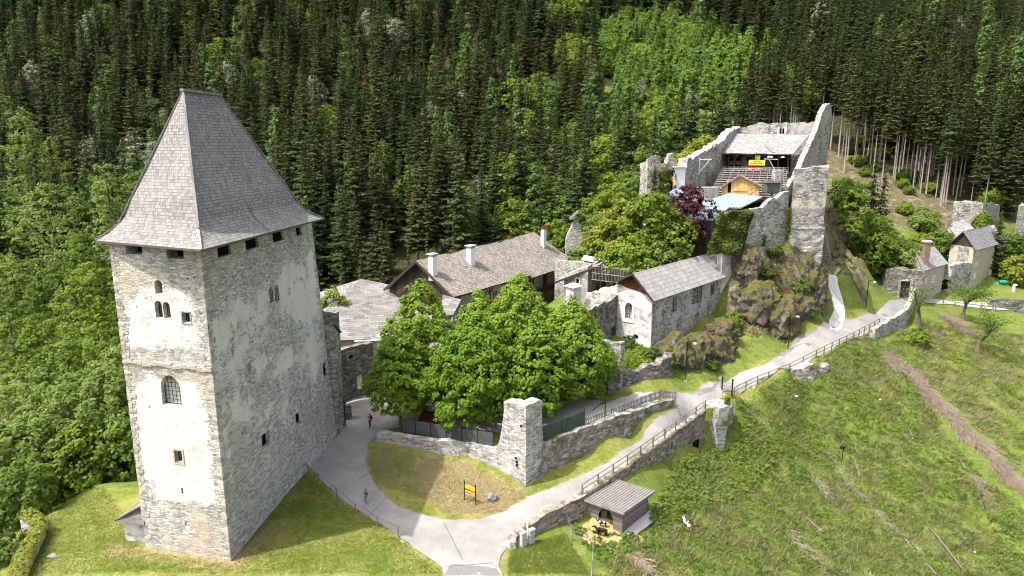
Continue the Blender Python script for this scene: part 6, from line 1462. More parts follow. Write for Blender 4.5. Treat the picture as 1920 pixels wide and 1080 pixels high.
screen_fence('screen_fence', 'dark green screen fence right of the wall pillar', [PZ(1013, 837, 4.35), PZ(1053, 821, 4.55), PZ(1095, 803, 4.9)], 2.0, 'green_net', 'green_iron')
screen_fence('screen_fence', 'dark grey screen fence in front of the red roofed kiosk', [PZ(u, v, z) for u, v, z in ((753, 808, 3.0), (779, 813, 3.05), (808, 818, 3.15), (837, 824, 3.25), (866, 829, 3.4), (896, 834, 3.6), (925, 838, 3.8))], 1.55, 'grey_net', 'black')
def lamp(u, v, vt, label, sx=1):
    b = GH(u, v); t = thing('street_lamp', label, 'lamp', tuple(b), 'lamps along the castle road'); h = PD(u, vt, b.y).z - b.z; m = MB()
    m.tube([b - Vector((0, 0, .2)), b + Vector((0, 0, h * .5)), b + Vector((0, 0, h))], [.09, .075, .06], 8); m.build('pole', MS['black'], t)
    m = MB(); m.tube([b + Vector((0, 0, h - .1)), b + Vector((.35 * sx, -.05, h + .08)), b + Vector((.85 * sx, -.1, h - .1))], .04, 6); m.build('arm', MS['black'], t)
    m = MB(); e = b + Vector((.95 * sx, -.12, h - .22)); m.tube([e + Vector((0, 0, .14)), e + Vector((0, 0, .05)), e, e - Vector((0, 0, .1))], [.08, .28, .34, .3], 10); m.build('lamp_head', MS['steel'], t)
    m = MB(); m.tube([b + Vector((0, 0, -.1)), b + Vector((0, 0, .12))], [.26, .24], 10); m.build('foot', MS['concrete'], t); return t
lamp(1285, 715, 640, 'black street lamp at the foot of the rock beside the terrace wall', 1); lamp(1477, 657, 590, 'black street lamp at the rock foot in the middle of the road bend', 1); lamp(1623, 580, 526, 'black street lamp on the grass slope near the gate arch', 1)
b = PZ(1134, 790, 5.0); pl0 = thing('green_post', 'slim dark green post standing behind the picket fence', 'post', tuple(b)); m = MB(); m.tube([b, b + Vector((0, 0, 2.6))], [.07, .06], 8); m.build('pole', MS['green_iron'], pl0); m = MB(); m.box((b.x, b.y, b.z + 2.65), (.2, .2, .12)); m.build('post_cap', MS['green_iron'], pl0)
# kiosk under the lindens
kb_ = PD(800, 790, 71.5); kg = GZ(kb_.x, kb_.y); kk = thing('red_roofed_kiosk', 'low kiosk with red clay tile roof half hidden under the lindens', 'kiosk', (kb_.x, kb_.y, kg))
q = [PD(778, 799, 70.6), PD(840, 806, 69.2), PD(846, 780, 72.6), PD(792, 776, 73.6)]
m = MB(); roof(m, [q[0], q[1], q[2] + Vector((0, 0, .4)), q[3] + Vector((0, 0, .4))], .1, step=.6); m.build('roof', MS['red_tile'], kk)
m = MB(); m.hexa([v3(a + Vector((0, .3, 0)), kg - .3) for a in q], [a - Vector((0, -.3, .15)) for a in q]); m.build('wall', MS['wood_dark'], kk)
# gate at the bastion
gt = thing('road_gate', 'open steel gate with black posts beside the bastion', 'gate', tuple(PZ(1352, 736, 3.9)))
g0, g1 = PZ(1353, 737, 3.75), PZ(1372, 742, 3.85)
for p in (g0, g1): m = MB(); m.box((p.x, p.y, p.z + .95), (.14, .14, 2.2)); m.box((p.x, p.y, p.z + 2.1), (.2, .2, .08)); m.build('gate_post', MS['black'], gt)
m = MB()
for z in (.25, .7, 1.1, 1.5): m.bar(g0 + Vector((0, 0, z)), g1 + Vector((0, 0, z)), .05)
m.build('gate_leaf', MS['steel'], gt)
m = MB(); p = PZ(1349, 735, 3.75); m.box((p.x, p.y, p.z + 1.0), (.09, .09, 2.0)); m.box((p.x, p.y - .05, p.z + 1.9), (.3, .05, .3)); m.build('signal_post', MS['concrete'], gt)
# signpost with two arrow boards, and the boulder on the island
sg = thing('arrow_signpost', 'two-post sign with a yellow and an orange arrow board on the grass island', 'sign', tuple(at_ground(ghit0(880, 940))))
s0, s1 = at_ground(ghit0(871, 937)), at_ground(ghit0(892, 946))
for p in (s0, s1): m = MB(); m.tube([p - Vector((0, 0, .2)), p + Vector((0, 0, 2.05))], .055, 6); m.box((p.x, p.y, p.z + .02), (.16, .16, .06)); m.build('post', MS['black'], sg)
pS_ = Pl(s0, s1); Ls = pS_.L
for zc_, mt, nm in ((1.55, 'yellow', 'yellow_arrow'), (.98, 'orange', 'orange_arrow')):
    zb = s0.z; o = [(Ls * .06, zb + zc_), (Ls * .2, zb + zc_ + .16), (Ls * .95, zb + zc_ + .16), (Ls * .95, zb + zc_ - .16), (Ls * .2, zb + zc_ - .16)]
    if s1.z < s0.z: o = [(a, z - (s0.z - s1.z) * a / Ls) for a, z in o]
    m = MB(); prism(m, pS_, o, .04, .08); ar_ = m.build(nm, MS[mt], sg)
    m = MB(); x = Ls * .22; k = 0
    while x < Ls * .82:
        wdt = (.07, .05, .06, .055)[k % 4]
        if k % 6 != 4: prism(m, pS_, outline(x, x + wdt * .7, zb + zc_ - .06 - (s0.z - s1.z) * x / Ls, zb + zc_ + (.06 if k % 3 else .03) - (s0.z - s1.z) * x / Ls, 0), .08, .086)
        x += wdt * 1.15; k += 1
    sub(m.build('lettering', MS['beam']), ar_)
m = MB(); m.bar(s0 + Vector((0, 0, 1.2)), s1 + Vector((0, 0, 1.2)), .04); m.build('crossbar', MS['black'], sg)
def rock(name, label, c, s, seed, mat='rock', parent=None, cat='rock', sub_=3, craggy=0.0):
    bm = bmesh.new(); bmesh.ops.create_icosphere(bm, subdivisions=sub_, radius=1.0); S_ = Vector((seed * 1.7, -seed, seed * .6))
    for v in bm.verts:
        d = v.co.copy(); k = 1 + .34 * mnoise.noise(d * 1.3 + S_) + .2 * mnoise.noise(d * 3.1 + S_) + .1 * mnoise.noise(d * 7 + S_)
        if craggy:
            e = Vector((d.x * 2.2, d.y * 2.2, d.z * .8)); k += craggy * (.45 - abs(mnoise.noise(e * 1.2 + S_))) + craggy * .3 * (.4 - abs(mnoise.noise(e * 2.7 + S_)))
        k *= 1 - .12 * abs(mnoise.cell(d * 1.8 + S_) - .5); v.co = Vector((d.x * s[0], d.y * s[1], d.z * s[2])) * k
    me = bpy.data.meshes.new(name); bm.to_mesh(me); bm.free(); me.materials.append(MS[mat]); o = bpy.data.objects.new(name, me); COL.objects.link(o); o.location = c
    return tag(o, label, cat) if label else o
b = at_ground(ghit0(922, 938)); rock('boulder', 'grey boulder on the dry grass right of the arrow signpost', b + Vector((0, 0, .25)), (.55, .45, .48), 3, 'boulder')
rock('boulder', 'flat grey stone on the lawn beside the hedge wall', GH(98, 1043) + Vector((0, 0, .03)), (.45, .32, .12), 8, 'boulder')
rock('boulder', 'pale boulder at the road edge beside the broken wall end', PZ(950, 1021, .35), (.28, .22, .18), 9, 'gravel')
for i, (u, v, D, sx, sy, sz, up_, lb) in enumerate((
        (1418, 610, 96.5, 3.6, 2.6, 3.3, .4, 'large pale bare rock face at the bottom of the brown hill'), (1462, 622, 95.5, 2.6, 2.2, 2.8, .3, 'mossy rock buttress behind the middle street lamp'), (1396, 572, 100.0, 2.0, 1.6, 2.8, .3, 'tall mossy rock right of the stone house end'),
        (1300, 672, 86.0, 2.6, 1.9, 2.5, .1, 'brown rock cliff under the long wall of the stone house'), (1262, 690, 82.5, 2.4, 1.8, 2.5, .1, 'dark brown cliff directly under the stone house corner'), (1336, 668, 87.5, 2.7, 2.0, 2.3, 0, 'mossy rock knob between house and lawn strip'), (1307, 700, 83.0, .9, .8, 2.0, .2, 'pale upright rock beside the first street lamp'), (1352, 650, 90.5, 2.0, 1.6, 2.0, .3, 'brown rock below the bright shrub'),
        (1518, 492, 102.3, 2.0, 1.6, 3.0, .2, 'rough rock right under the keep tower'), (1530, 530, 101.8, 1.8, 1.5, 2.6, 0, 'lower rough rock under the keep tower'), (1490, 590, 98.0, 2.2, 1.8, 2.4, 0, 'mossy rock bulge on the hill above the road bend'), (1604, 470, 126, 2.4, 2.0, 2.2, 0, 'brown rock on the slope right of the stairs'), (1570, 420, 126, 3.0, 2.4, 3.2, 0, 'brown rock shoulder right of the keep tower'))):
    p = PD(u, v, D); g = GZ(p.x, p.y); rock('rock_outcrop', lb, (p.x, p.y, g + up_ + sz * .12), (sx, sy, sz), 20 + i, sub_=4, craggy=.5)
# scattered white stones and debris in the meadow
for i, (u, v, s) in enumerate(((1355, 915, .3), (1493, 745, .4), (1488, 712, .35), (1405, 800, .3), (1432, 795, .25), (1650, 752, .25), (1500, 640 + 65, .3), (1828, 1035, .25), (1320, 905, .2))):
    if i == 6: continue
    p = GH(u, v); o = rock('white_stone', 'small white stone lying in the rough meadow', p + Vector((0, 0, s * .3)), (s * .6, s * .5, s * .42), 50 + i, 'gravel', sub_=2); o['group'] = 'white stones in the meadow'
# hedge-topped wall at the bottom left
hwl = thing('hedge_wall', 'low stone wall topped by a clipped yellow-green hedge at the bottom left', 'wall', tuple(GH(75, 1020)))
hp_ = [GH(52, 1078), GH(70, 1040), GH(86, 1005), GH(60, 992)]; 
wall('wall', [p.xy for p in [PZ(45, 1100, -.6)] + hp_], [.55, .5, .5, .5, .4], -1.5, .8, MS['light'], hwl, .1, side=None)
C = []; N = []; rg = np.random.default_rng(4); path = [PZ(30, 1110, .5)] + [p + Vector((-.35, .2, 0)) for p in hp_]
for a, b_ in zip(path[:-1], path[1:]):
    n = int((b_ - a).length * 260)
    for k in range(n):
        p = a.lerp(b_, rg.random()); d = rg.normal(size=3); d /= np.linalg.norm(d); C.append(np.array([p.x - .1, p.y, .75]) + d * np.array([.75, .75, .42])); N.append(d + np.array([0, 0, .5]))
link_mesh('hedge', quads_mesh('hedge', np.array(C), np.array(N), .16 * (.6 + .8 * rg.random(len(C))), ML['hedge'], 1.3, 6)); o = bpy.data.objects['hedge']; world_child(o, hwl)

# ------------------------------------------------------------------ goat shed and its pen
shd = thing('goat_shed', 'small timber goat shed with grey mono-pitch roof against the retaining wall', 'shed', tuple(PZ(1165, 1007, -1.0)))
A = PZ(1166, 1005, -1.05); Bq = PZ(1101, 972, -.55); Cq = PZ(1213, 978, -1.5)
du = (V2(Bq) - V2(A)); dv = (V2(Cq) - V2(A)); Lu, Lv = du.length, dv.length; du.normalize(); dv.normalize()
def SP(a, b_, z): p = V2(A) + du * a + dv * b_; return Vector((p.x, p.y, z))
zA, zB = PD(1166, 955, SP(0, 0, 0).y).z, PD(1101, 933, SP(Lu, 0, 0).y).z
zt = lambda a: lerp(zA, zB, a / Lu)
pf_ = Pl(A, Bq)
def fr(a0, a1, z0, z1l, z1r): return None
m = MB(); dpt = .1
# front with the coffin-shaped doorway
x = [0, Lu * .26, Lu * .34, Lu * .58, Lu * .68, Lu]
zd = -.9; top = zA - .75
def slabq(pts2, o0=0.0, o1=.1):
    a = [pf_.pt(s, z, -o0) for s, z in pts2]; b_ = [pf_.pt(s, z, -o1) for s, z in pts2]; n = len(a); m.raw(a + b_, [tuple(range(n)), tuple(reversed(range(n, 2 * n)))] + [(i, i + n, (i + 1) % n + n, (i + 1) % n) for i in range(n)])
slabq([(0, -1.7), (x[1], -1.7), (x[1], .35), (x[2] + .1, 1.0), (x[2] + .1, zt(x[2])), (0, zt(0))]); slabq([(x[4], -1.5), (Lu, -1.5), (Lu, zt(Lu)), (x[3] - .0, zt(x[3])), (x[3], 1.0), (x[4], .35)])
slabq([(x[2] + .1, 1.0), (x[3], 1.0), (x[3], zt(x[3])), (x[2] + .1, zt(x[2]))])
m.build('front_wall', MS['wood_shed'], shd)
m = MB(); q = [SP(0, .1, -2.2), SP(0, Lv, -2.2), SP(.1, Lv, -2.2), SP(.1, .1, -2.2)]; m.hexa(q, [v3(p, zA - .1) for p in q]); m.build('side_wall', MS['wood_shed'], shd)
m = MB(); q = [SP(0, Lv - .1, -2.4), SP(0, Lv, -2.4), SP(Lu, Lv, -2.4), SP(Lu, Lv - .1, -2.4)]; m.hexa(q, [v3(q[0], zA - .1), v3(q[1], zA - .1), v3(q[2], zB - .1), v3(q[3], zB - .1)]); q = [SP(Lu - .1, .1, -2), SP(Lu - .1, Lv - .1, -2), SP(Lu, Lv - .1, -2), SP(Lu, .1, -2)]; m.hexa(q, [v3(p, zB - .1) for p in q]); m.build('rear_wall', MS['wood_shed'], shd)
ov = .45; n = 15; m = MB()
cr = [SP(-ov, -ov * 1.2, zt(-ov) + .05), SP(Lu + .3, -ov * 1.2, zt(Lu + .3) + .05), SP(Lu + .3, Lv + ov, zt(Lu + .3) + .05), SP(-ov, Lv + ov, zt(-ov) + .05)]
m.hexa([p - Vector((0, 0, .06)) for p in cr], cr); rfs = m.build('roof', MS['wood_roof'], shd)
m = MB()
for k in range(n + 1):
    t = k / n; a, b_ = cr[0].lerp(cr[1], t), cr[3].lerp(cr[2], t); m.bar(a + Vector((0, 0, .03)), b_ + Vector((0, 0, .03)), .075, .055)
sub(m.build('roof_battens', MS['wood_roof']), rfs)
m = MB(); m.bar(cr[0] - Vector((0, 0, .12)), cr[1] - Vector((0, 0, .12)), .07, .2); m.bar(cr[0] - Vector((0, 0, .12)), cr[3] - Vector((0, 0, .12)), .07, .2); sub(m.build('fascia_board', MS['wood_grey']), rfs)
o = sheet('concrete_apron', [SP(-.9, .3, 0), SP(-.9, Lv + .4, 0), SP(.05, Lv + .4, 0), SP(.05, .3, 0)], MS['concrete'], .07, rag=.08)
# pen wire fence with red plate, cabinets, pipe
wf = thing('wire_fence', 'thin wire pen fence with slim posts in front of the goat shed', 'fence', tuple(PZ(1070, 1010, -.2)))
WF = [PZ(1062, 985, -.25), PZ(1073, 1012, -.25), PZ(1112, 1028, -.6), PZ(1110, 1078, -.6), PZ(1106, 1120, -.6)]
for z in (.25, .6, .95, 1.25):
    m = MB()
    for a, b_ in zip(WF[:-1], WF[1:]): m.bar(a + Vector((0, 0, z)), b_ + Vector((0, 0, z)), .018)
    m.build('wire', MS['steel'], wf)
for p in WF: m = MB(); m.box((p.x, p.y, p.z + .6), (.09, .09, 1.5)); m.build('post', MS['wood_grey'], wf)
p = WF[1].lerp(WF[2], .62) + Vector((0, -.03, .95)); rp_ = thing('red_notice', 'small red notice plate hanging on the pen wire fence', 'sign', tuple(p)); pR = Pl(WF[1], WF[2]); a = (p - pR.A).dot(pR.d)
m = MB(); prism(m, pR, outline(a - .22, a + .22, p.z - .16, p.z + .16, 0), .02, .05); m.build('plate', MS['redpaint'], rp_); m = MB()
for k in range(2): prism(m, pR, outline(a - .15, a + .15, p.z - .06 + k * .1, p.z - .02 + k * .1, 0), .05, .055)
m.build('lettering', MS['white'], rp_)
for i, (u, v, s, lb) in enumerate(((981, 1024, .75, 'grey electric cabinet nearest the broken wall end'), (996, 1018, .8, 'grey electric cabinet farther along the retaining wall'))):
    p = PZ(u, v, .15); t = thing('electric_cabinet', lb, 'cabinet', tuple(p)); rz = math.atan2((RT[2] - RT[1]).y, (RT[2] - RT[1]).x)
    m = MB(); m.box((p.x, p.y, p.z + .62), (s * .75, s * .45, 1.3), rz); m.build('housing', MS['cabinet'], t, bevel=.03)
    m = MB(); f = Vector((math.sin(rz), -math.cos(rz), 0)); m.box(tuple(p + f * (s * .225 + .01) + Vector((0, 0, .62))), (s * .64, .03, 1.1), rz); dr_ = m.build('door', MS['concrete'], t)
    m = MB(); m.box(tuple(p + f * (s * .225 + .04) + Vector((math.cos(rz) * .2, math.sin(rz) * .2, .65))), (.04, .04, .16), rz); sub(m.build('handle', MS['black']), dr_)
    m = MB(); m.box((p.x, p.y, p.z + 1.3), (s * .82, s * .52, .07), rz); m.build('lid', MS['concrete'], t)
p = PZ(989, 1015, .15) + Vector((0, .25, 0)); m = MB(); m.tube([p, p + Vector((0, 0, 1.5)), p + Vector((-.06, 0, 1.68)), p + Vector((-.2, 0, 1.76)), p + Vector((-.33, 0, 1.68)), p + Vector((-.36, 0, 1.5))], .085, 10); o = m.build('vent_pipe', MS['white']); tag(o, 'white hooked vent pipe behind the electric cabinets', 'pipe')

# ------------------------------------------------------------------ people
def pm(name, col): return m_plain(name, col, .85, .18, 12)
SKIN = pm('skin', (.52, .33, .24))
def person(label, loc, face, H, jacket, trousers, hair, shoes, pose, extras=None):
    """face : heading in radians; pose 'stand' or 'phone' (both hands raised before the face)"""
    t = thing('person', label, 'person', tuple(loc), None, face); k = H / 1.75
    def P(x, y, z): return Vector((x * k, y * k, z * k))     # x right, y forward, z up
    vs = [P(0, 0, .98), P(0, -.01, 1.15), P(0, -.015, 1.33), P(0, 0, 1.47), P(0, .01, 1.55), P(0, .015, 1.63), P(0, .01, 1.71)]
    es = [(0, 1), (1, 2), (2, 3), (3, 4), (4, 5), (5, 6)]; rs = [.145, .13, .155, .085, .055, .085, .07]
    arms = {}; legs = {}
    for s in (-1, 1):
        b = len(vs)
        if pose == 'phone': pts = [P(.19 * s, 0, 1.43), P(.24 * s, .12, 1.22), P(.09 * s, .36, 1.40)]
        else: pts = [P(.19 * s, 0, 1.43), P(.25 * s, -.03 + .05 * s, 1.15), P(.235 * s, .10 + .06 * s, .92)]
        vs += pts; es += [(2, b), (b, b + 1), (b + 1, b + 2)]; rs += [.07, .048, .034]; arms[s] = pts
        # palm, four fingers, thumb
        wv = pts[2]; d = (pts[2] - pts[1]).normalized(); palm = wv + d * .085 * k; pi_ = len(vs); vs.append(palm); es.append((b + 2, pi_)); rs.append(.036)
        side = Vector((1, 0, 0)) if abs(d.x) < .7 else Vector((0, 1, 0)); side = (side - d * side.dot(d)).normalized(); cur = Vector((-.4 * s, .5, -.2)) if pose != 'phone' else Vector((-.5 * s, .2, .3))
        for j, ln in enumerate((.07, .085, .08, .062)):
            base = palm + side * (.027 - .018 * j) * k + d * .025 * k; mid = base + d * ln * .55 * k; tip = mid + (d * .6 + cur * .6).normalized() * ln * .45 * k; q = len(vs); vs += [base, mid, tip]; es += [(pi_, q), (q, q + 1), (q + 1, q + 2)]; rs += [.0095, .0088, .0075]
        base = wv + side * .04 * k + d * .03 * k; tip = base + (side * .6 + d * .8).normalized() * .055 * k; q = len(vs); vs += [base, tip]; es += [(pi_, q), (q, q + 1)]; rs += [.0115, .009]
        b = len(vs); st = .07 * s if pose == 'stand' else .03 * s
        lp = [P(.095 * s, 0, .90), P(.105 * s, .02 + st * .5, .50), P(.11 * s, -.01 + st, .09), P(.12 * s, .13 + st, .045)]; vs += lp; es += [(0, b), (b, b + 1), (b + 1, b + 2), (b + 2, b + 3)]; rs += [.095, .062, .045, .04]; legs[s] = lp
    skin('body', vs, es, [r * k for r in rs], SKIN, t, 1)
    # face: nose, eyes, mouth, ears
    m = MB(); hc = P(0, .015, 1.635); m.box(tuple(hc + P(0, .093, -.005)), (.024 * k, .03 * k, .045 * k)); 
    m.build('nose', SKIN, t, local=True); m = MB()
    for s in (-1, 1): m.box(tuple(hc + P(.033 * s, .078, .018)), (.024 * k, .016 * k, .012 * k))
    m.build('eyes', MS['black'], t, local=True); m = MB(); m.box(tuple(hc + P(0, .08, -.05)), (.045 * k, .016 * k, .01 * k)); m.build('mouth', MS['brick'], t, local=True)
    for s in (-1, 1): m = MB(); m.box(tuple(hc + P(.088 * s, -.005, .005)), (.018 * k, .04 * k, .055 * k)); m.build('ear', SKIN, t, local=True)
    hv = [hc + P(0, -.02, .07), hc + P(0, -.055, .03), hc + P(0, -.06, -.04)]; skin('hair', hv, [(0, 1), (1, 2)], [.085 * k, .085 * k, .05 * k], hair, t, 1)
    jv = [P(0, 0, .90), P(0, -.01, 1.12), P(0, -.015, 1.34), P(0, -.005, 1.46)]; je = [(0, 1), (1, 2), (2, 3)]; jr = [.168, .152, .175, .085]
    for s in (-1, 1): b = len(jv); jv += [arms[s][0], arms[s][1], arms[s][1].lerp(arms[s][2], .92)]; je += [(2, b), (b, b + 1), (b + 1, b + 2)]; jr += [.088, .064, .05]
    skin('jacket', jv, je, [r * k for r in jr], jacket, t, 1)
    tv = [P(0, 0, .96)]; te = []; tr_ = [.158]
    for s in (-1, 1): b = len(tv); tv += [legs[s][0] - P(0, 0, .03), legs[s][1], legs[s][2] + P(0, 0, .02)]; te += [(0, b), (b, b + 1), (b + 1, b + 2)]; tr_ += [.112, .078, .064]
    skin('trousers', tv, te, [r * k for r in tr_], trousers, t, 1)
    for s in (-1, 1):
        a = legs[s][2]; skin('shoe', [Vector((a.x, a.y - .03 * k, .06 * k)), Vector((a.x, a.y + .08 * k, .05 * k)), Vector((a.x, a.y + .18 * k, .045 * k))], [(0, 1), (1, 2)], [.055 * k, .052 * k, .042 * k], shoes, t, 1)
    return t, P
HB = pm('dark_hair', (.02, .016, .013))
p1, Pq = person('person in dark grey jacket and blue jeans on the curved path', at_ground(ghit0(686, 946)) + Vector((0, 0, .05)), R_(100), 1.72, pm('charcoal_jacket', (.085, .085, .08)), pm('blue_jeans', (.10, .22, .36)), HB, pm('pale_shoes', (.5, .48, .45)), 'stand')
skin('hood', [Pq(0, -.07, 1.46), Pq(0, -.10, 1.40)], [(0, 1)], [.10, .085], bpy.data.materials['charcoal_jacket'], p1, 1)
bag = thing('shoulder_bag', 'small black bag hanging at the hip of the person in grey', 'bag', tuple(p1.location), None, R_(100)); m = MB(); m.box((.25, -.06, 1.0), (.16, .3, .26)); m.build('pouch', MS['black'], bag, local=True, bevel=.04); m = MB(); m.tube([Vector((.24, -.06, 1.1)), Vector((.16, -.14, 1.35)), Vector((.05, -.10, 1.50)), Vector((-.08, .13, 1.40))], .014, 6); m.build('strap', MS['black'], bag, local=True)
p2, Pq = person('person in orange-red jacket and dark trousers raising a phone in the courtyard', at_ground(ghit0(694, 801)) + Vector((0, 0, .05)), R_(70), 1.72, pm('orange_red_jacket', (.62, .075, .03)), pm('dark_grey_trousers', (.06, .055, .055)), HB, pm('dark_shoes', (.03, .03, .03)), 'phone')
bp = thing('backpack', 'small black backpack on the person in orange-red', 'backpack', tuple(p2.location), None, R_(70)); m = MB(); m.box((0, -.25, 1.22), (.28, .16, .42)); m.build('pack', MS['black'], bp, local=True, bevel=.05)
m = MB()
for s in (-1, 1): m.tube([Vector((.11 * s, -.18, 1.40)), Vector((.12 * s, -.02, 1.52)), Vector((.12 * s, .16, 1.35)), Vector((.12 * s, -.02, 1.08)), Vector((.11 * s, -.18, 1.06))], .018, 5)
m.build('straps', MS['black'], bp, local=True)
ph_ = MB(); ph_.box((0, .47, 1.43), (.15, .012, .075)); o = ph_.build('mobile_phone', MS['black'], None, bevel=.004); o.location = p2.location; o.rotation_euler = (0, 0, R_(70)); tag(o, 'dark phone held up by the person in orange-red', 'phone')

# ------------------------------------------------------------------ goats
def goat_mat(name, a, b_, lo):
    nb = NB(name); p = nb.n('TexCoord').outputs['Object']; n = nb.noise(p, 3.2, 3, .5); c = nb.ramp(n, [(lo, a), (lo + .03, b_)]); return nb.finish(c, .9, nb.bump(nb.noise(p, 40, 3), .4, .01))
def goat(label, loc, face, k, mat, graze=0.0):
    t = thing('goat', label, 'goat', tuple(loc), None, face)
    def P(x, y, z): return Vector((x, y, z)) * k            # y forward
    hz = lerp(.98, .35, graze); hy = lerp(.72, .78, graze)
    vs = [P(0, 0, .62), P(0, -.28, .63), P(0, -.42, .60), P(0, .25, .62), P(0, .40, .66), P(0, .56, lerp(.86, .55, graze)), P(0, hy - .06, hz), P(0, hy + .10, hz - .07), P(0, hy + .19, hz - .12), P(0, -.5, .64), P(0, -.56, .70)]
    es = [(0, 1), (1, 2), (0, 3), (3, 4), (4, 5), (5, 6), (6, 7), (7, 8), (2, 9), (9, 10)]; rs = [.185, .175, .13, .19, .15, .085, .085, .06, .042, .035, .02]
    for s in (-1, 1):
        b = len(vs); vs += [P(.10 * s, .30, .45), P(.10 * s, .31, .24), P(.10 * s, .30, .05), P(.10 * s, .335, .0)]; es += [(4, b), (b, b + 1), (b + 1, b + 2), (b + 2, b + 3)]; rs += [.065, .034, .026, .028]
        b = len(vs); vs += [P(.11 * s, -.34, .46), P(.115 * s, -.28, .34), P(.115 * s, -.42, .21), P(.115 * s, -.39, .04), P(.115 * s, -.36, .0)]; es += [(2, b), (b, b + 1), (b + 1, b + 2), (b + 2, b + 3), (b + 3, b + 4)]; rs += [.095, .058, .032, .025, .027]
        b = len(vs); vs += [P(.09 * s, hy - .09, hz + .04), P(.16 * s, hy - .12, hz + .02)]; es += [(6, b), (b, b + 1)]; rs += [.022, .016]
    skin('body', vs, es, [r * k for r in rs], mat, t, 1)
    for s in (-1, 1): m = MB(); m.tube([P(.035 * s, hy - .05, hz + .07), P(.05 * s, hy - .12, hz + .19), P(.07 * s, hy - .23, hz + .24)], [.02 * k, .014 * k, .005 * k], 6); m.build('horn', MS['stucco'], t, local=True)
    m = MB(); 
    for s in (-1, 1): m.box(tuple(P(.062 * s, hy + .02, hz + .015)), (.02 * k, .025 * k, .02 * k))
    m.build('eyes', MS['black'], t, local=True); m = MB(); m.tube([P(0, hy + .08, hz - .13), P(0, hy + .06, hz - .26)], [.022 * k, .006], 5); m.build('beard', MS['stucco'], t, local=True); return t
gB = goat_mat('dark_brown_goat_coat', (.018, .010, .007), (.025, .014, .010), .5); gW = goat_mat('black_and_white_goat_coat', (.02, .016, .014), (.68, .66, .63), .50); gP = goat_mat('white_goat_coat_with_black_patches', (.03, .027, .025), (.72, .70, .67), .47)
def on_straw(u, v): p = at_ground(ghit0(u, v)); return p + Vector((0, 0, .03))
goat('dark brown goat standing on the straw in front of the shed', on_straw(1128, 1006), R_(82), 1.0, gB); goat('black and white kid goat behind the brown goat on the straw', on_straw(1130, 989), R_(88), .78, gW)
goat('white goat with black patches grazing alone in the meadow right of the shed', at_ground(ghit0(1288, 992)), R_(20), 1.05, gP, .25); goat('dark goat standing inside the shed doorway', Vector((*SP(Lu * .62, 1.0, 0).xy, GZ(*SP(Lu * .62, 1.0, 0).xy) + .03)), R_(70), .85, gB)
m = MB(); p = SP(Lu * .66, .8, 0); p.z = GZ(p.x, p.y); m.box((p.x, p.y, p.z + .3), (.5, .5, .7)); o = m.build('feed_box', MS['brick'], None, bevel=.03); tag(o, 'reddish feed box inside the shed doorway', 'box')
# ------------------------------------------------------------------ foliage
def crown_arrays(h0, h1, R, prof, nclump, per, cr, leaf, seed, lump=.28, up=.5, inner=.25):
    r = np.random.default_rng(seed); C = []; N = []
    t = r.random(nclump); 
    if prof == 'egg': f = lambda t: np.power(np.sin(np.pi * np.power(np.clip(t * .97 + .03, 0, 1), .62)), .75)
    elif prof == 'round': f = lambda t: np.sqrt(np.clip(1 - (2 * t - 1) ** 2, 0.02, 1))
    elif prof == 'column': f = lambda t: np.power(np.sin(np.pi * np.clip(t * .9 + .08, 0, 1)), .5)
    elif prof == 'cone': f = lambda t: np.power(1 - t * .97, .8) * np.clip(t * 7 + .35, 0, 1)
    else: f = lambda t: np.power(np.sin(np.pi * np.power(np.clip(t * .95 + .05, 0, 1), 1.4)), .7)
    # sample by surface: rows with larger radius carry more clumps
    t = np.sort(r.random(nclump * 3)); keep = r.random(len(t)) < (f(t) * .9 + .1); t = t[keep][:nclump * 3]; r.shuffle(t); t = t[:nclump]
    n = len(t); ang = r.random(n) * 2 * np.pi
    ph = r.random(6) * 6.28
    lob = 1 + lump * (.5 * np.sin(3 * ang + ph[0] + 5 * t) + .35 * np.sin(5 * ang + ph[1] - 9 * t) + .35 * np.sin(2 * ang + ph[2] + 14 * t) + .3 * np.sin(7 * ang + ph[3] + 21 * t))
    rad = np.where(r.random(n) < inner, r.random(n) ** .6, .86 + .2 * r.random(n))
    rr = R * f(t) * lob * rad; z = h0 + (h1 - h0) * t
    P = np.stack([rr * np.cos(ang), rr * np.sin(ang), z + r.normal(size=n) * .15], 1)
    O = np.stack([np.cos(ang), np.sin(ang), .15 + .9 * (t - .35)], 1)
    m = per
    d = r.normal(size=(n, m, 3)); d /= np.linalg.norm(d, axis=2, keepdims=True); d *= (r.random((n, m, 1)) ** .45)
    cs = cr * (.6 + .8 * r.random((n, 1, 1)))
    LC = P[:, None, :] + d * cs * np.array([1, 1, .72])
    LN = O[:, None, :] * .6 + d * .75 + np.array([0, 0, up]) + r.normal(size=(n, m, 3)) * .35
    LC = LC.reshape(-1, 3); LN = LN.reshape(-1, 3); S = leaf * (.6 + .8 * r.random(len(LC)))
    return LC, LN, S
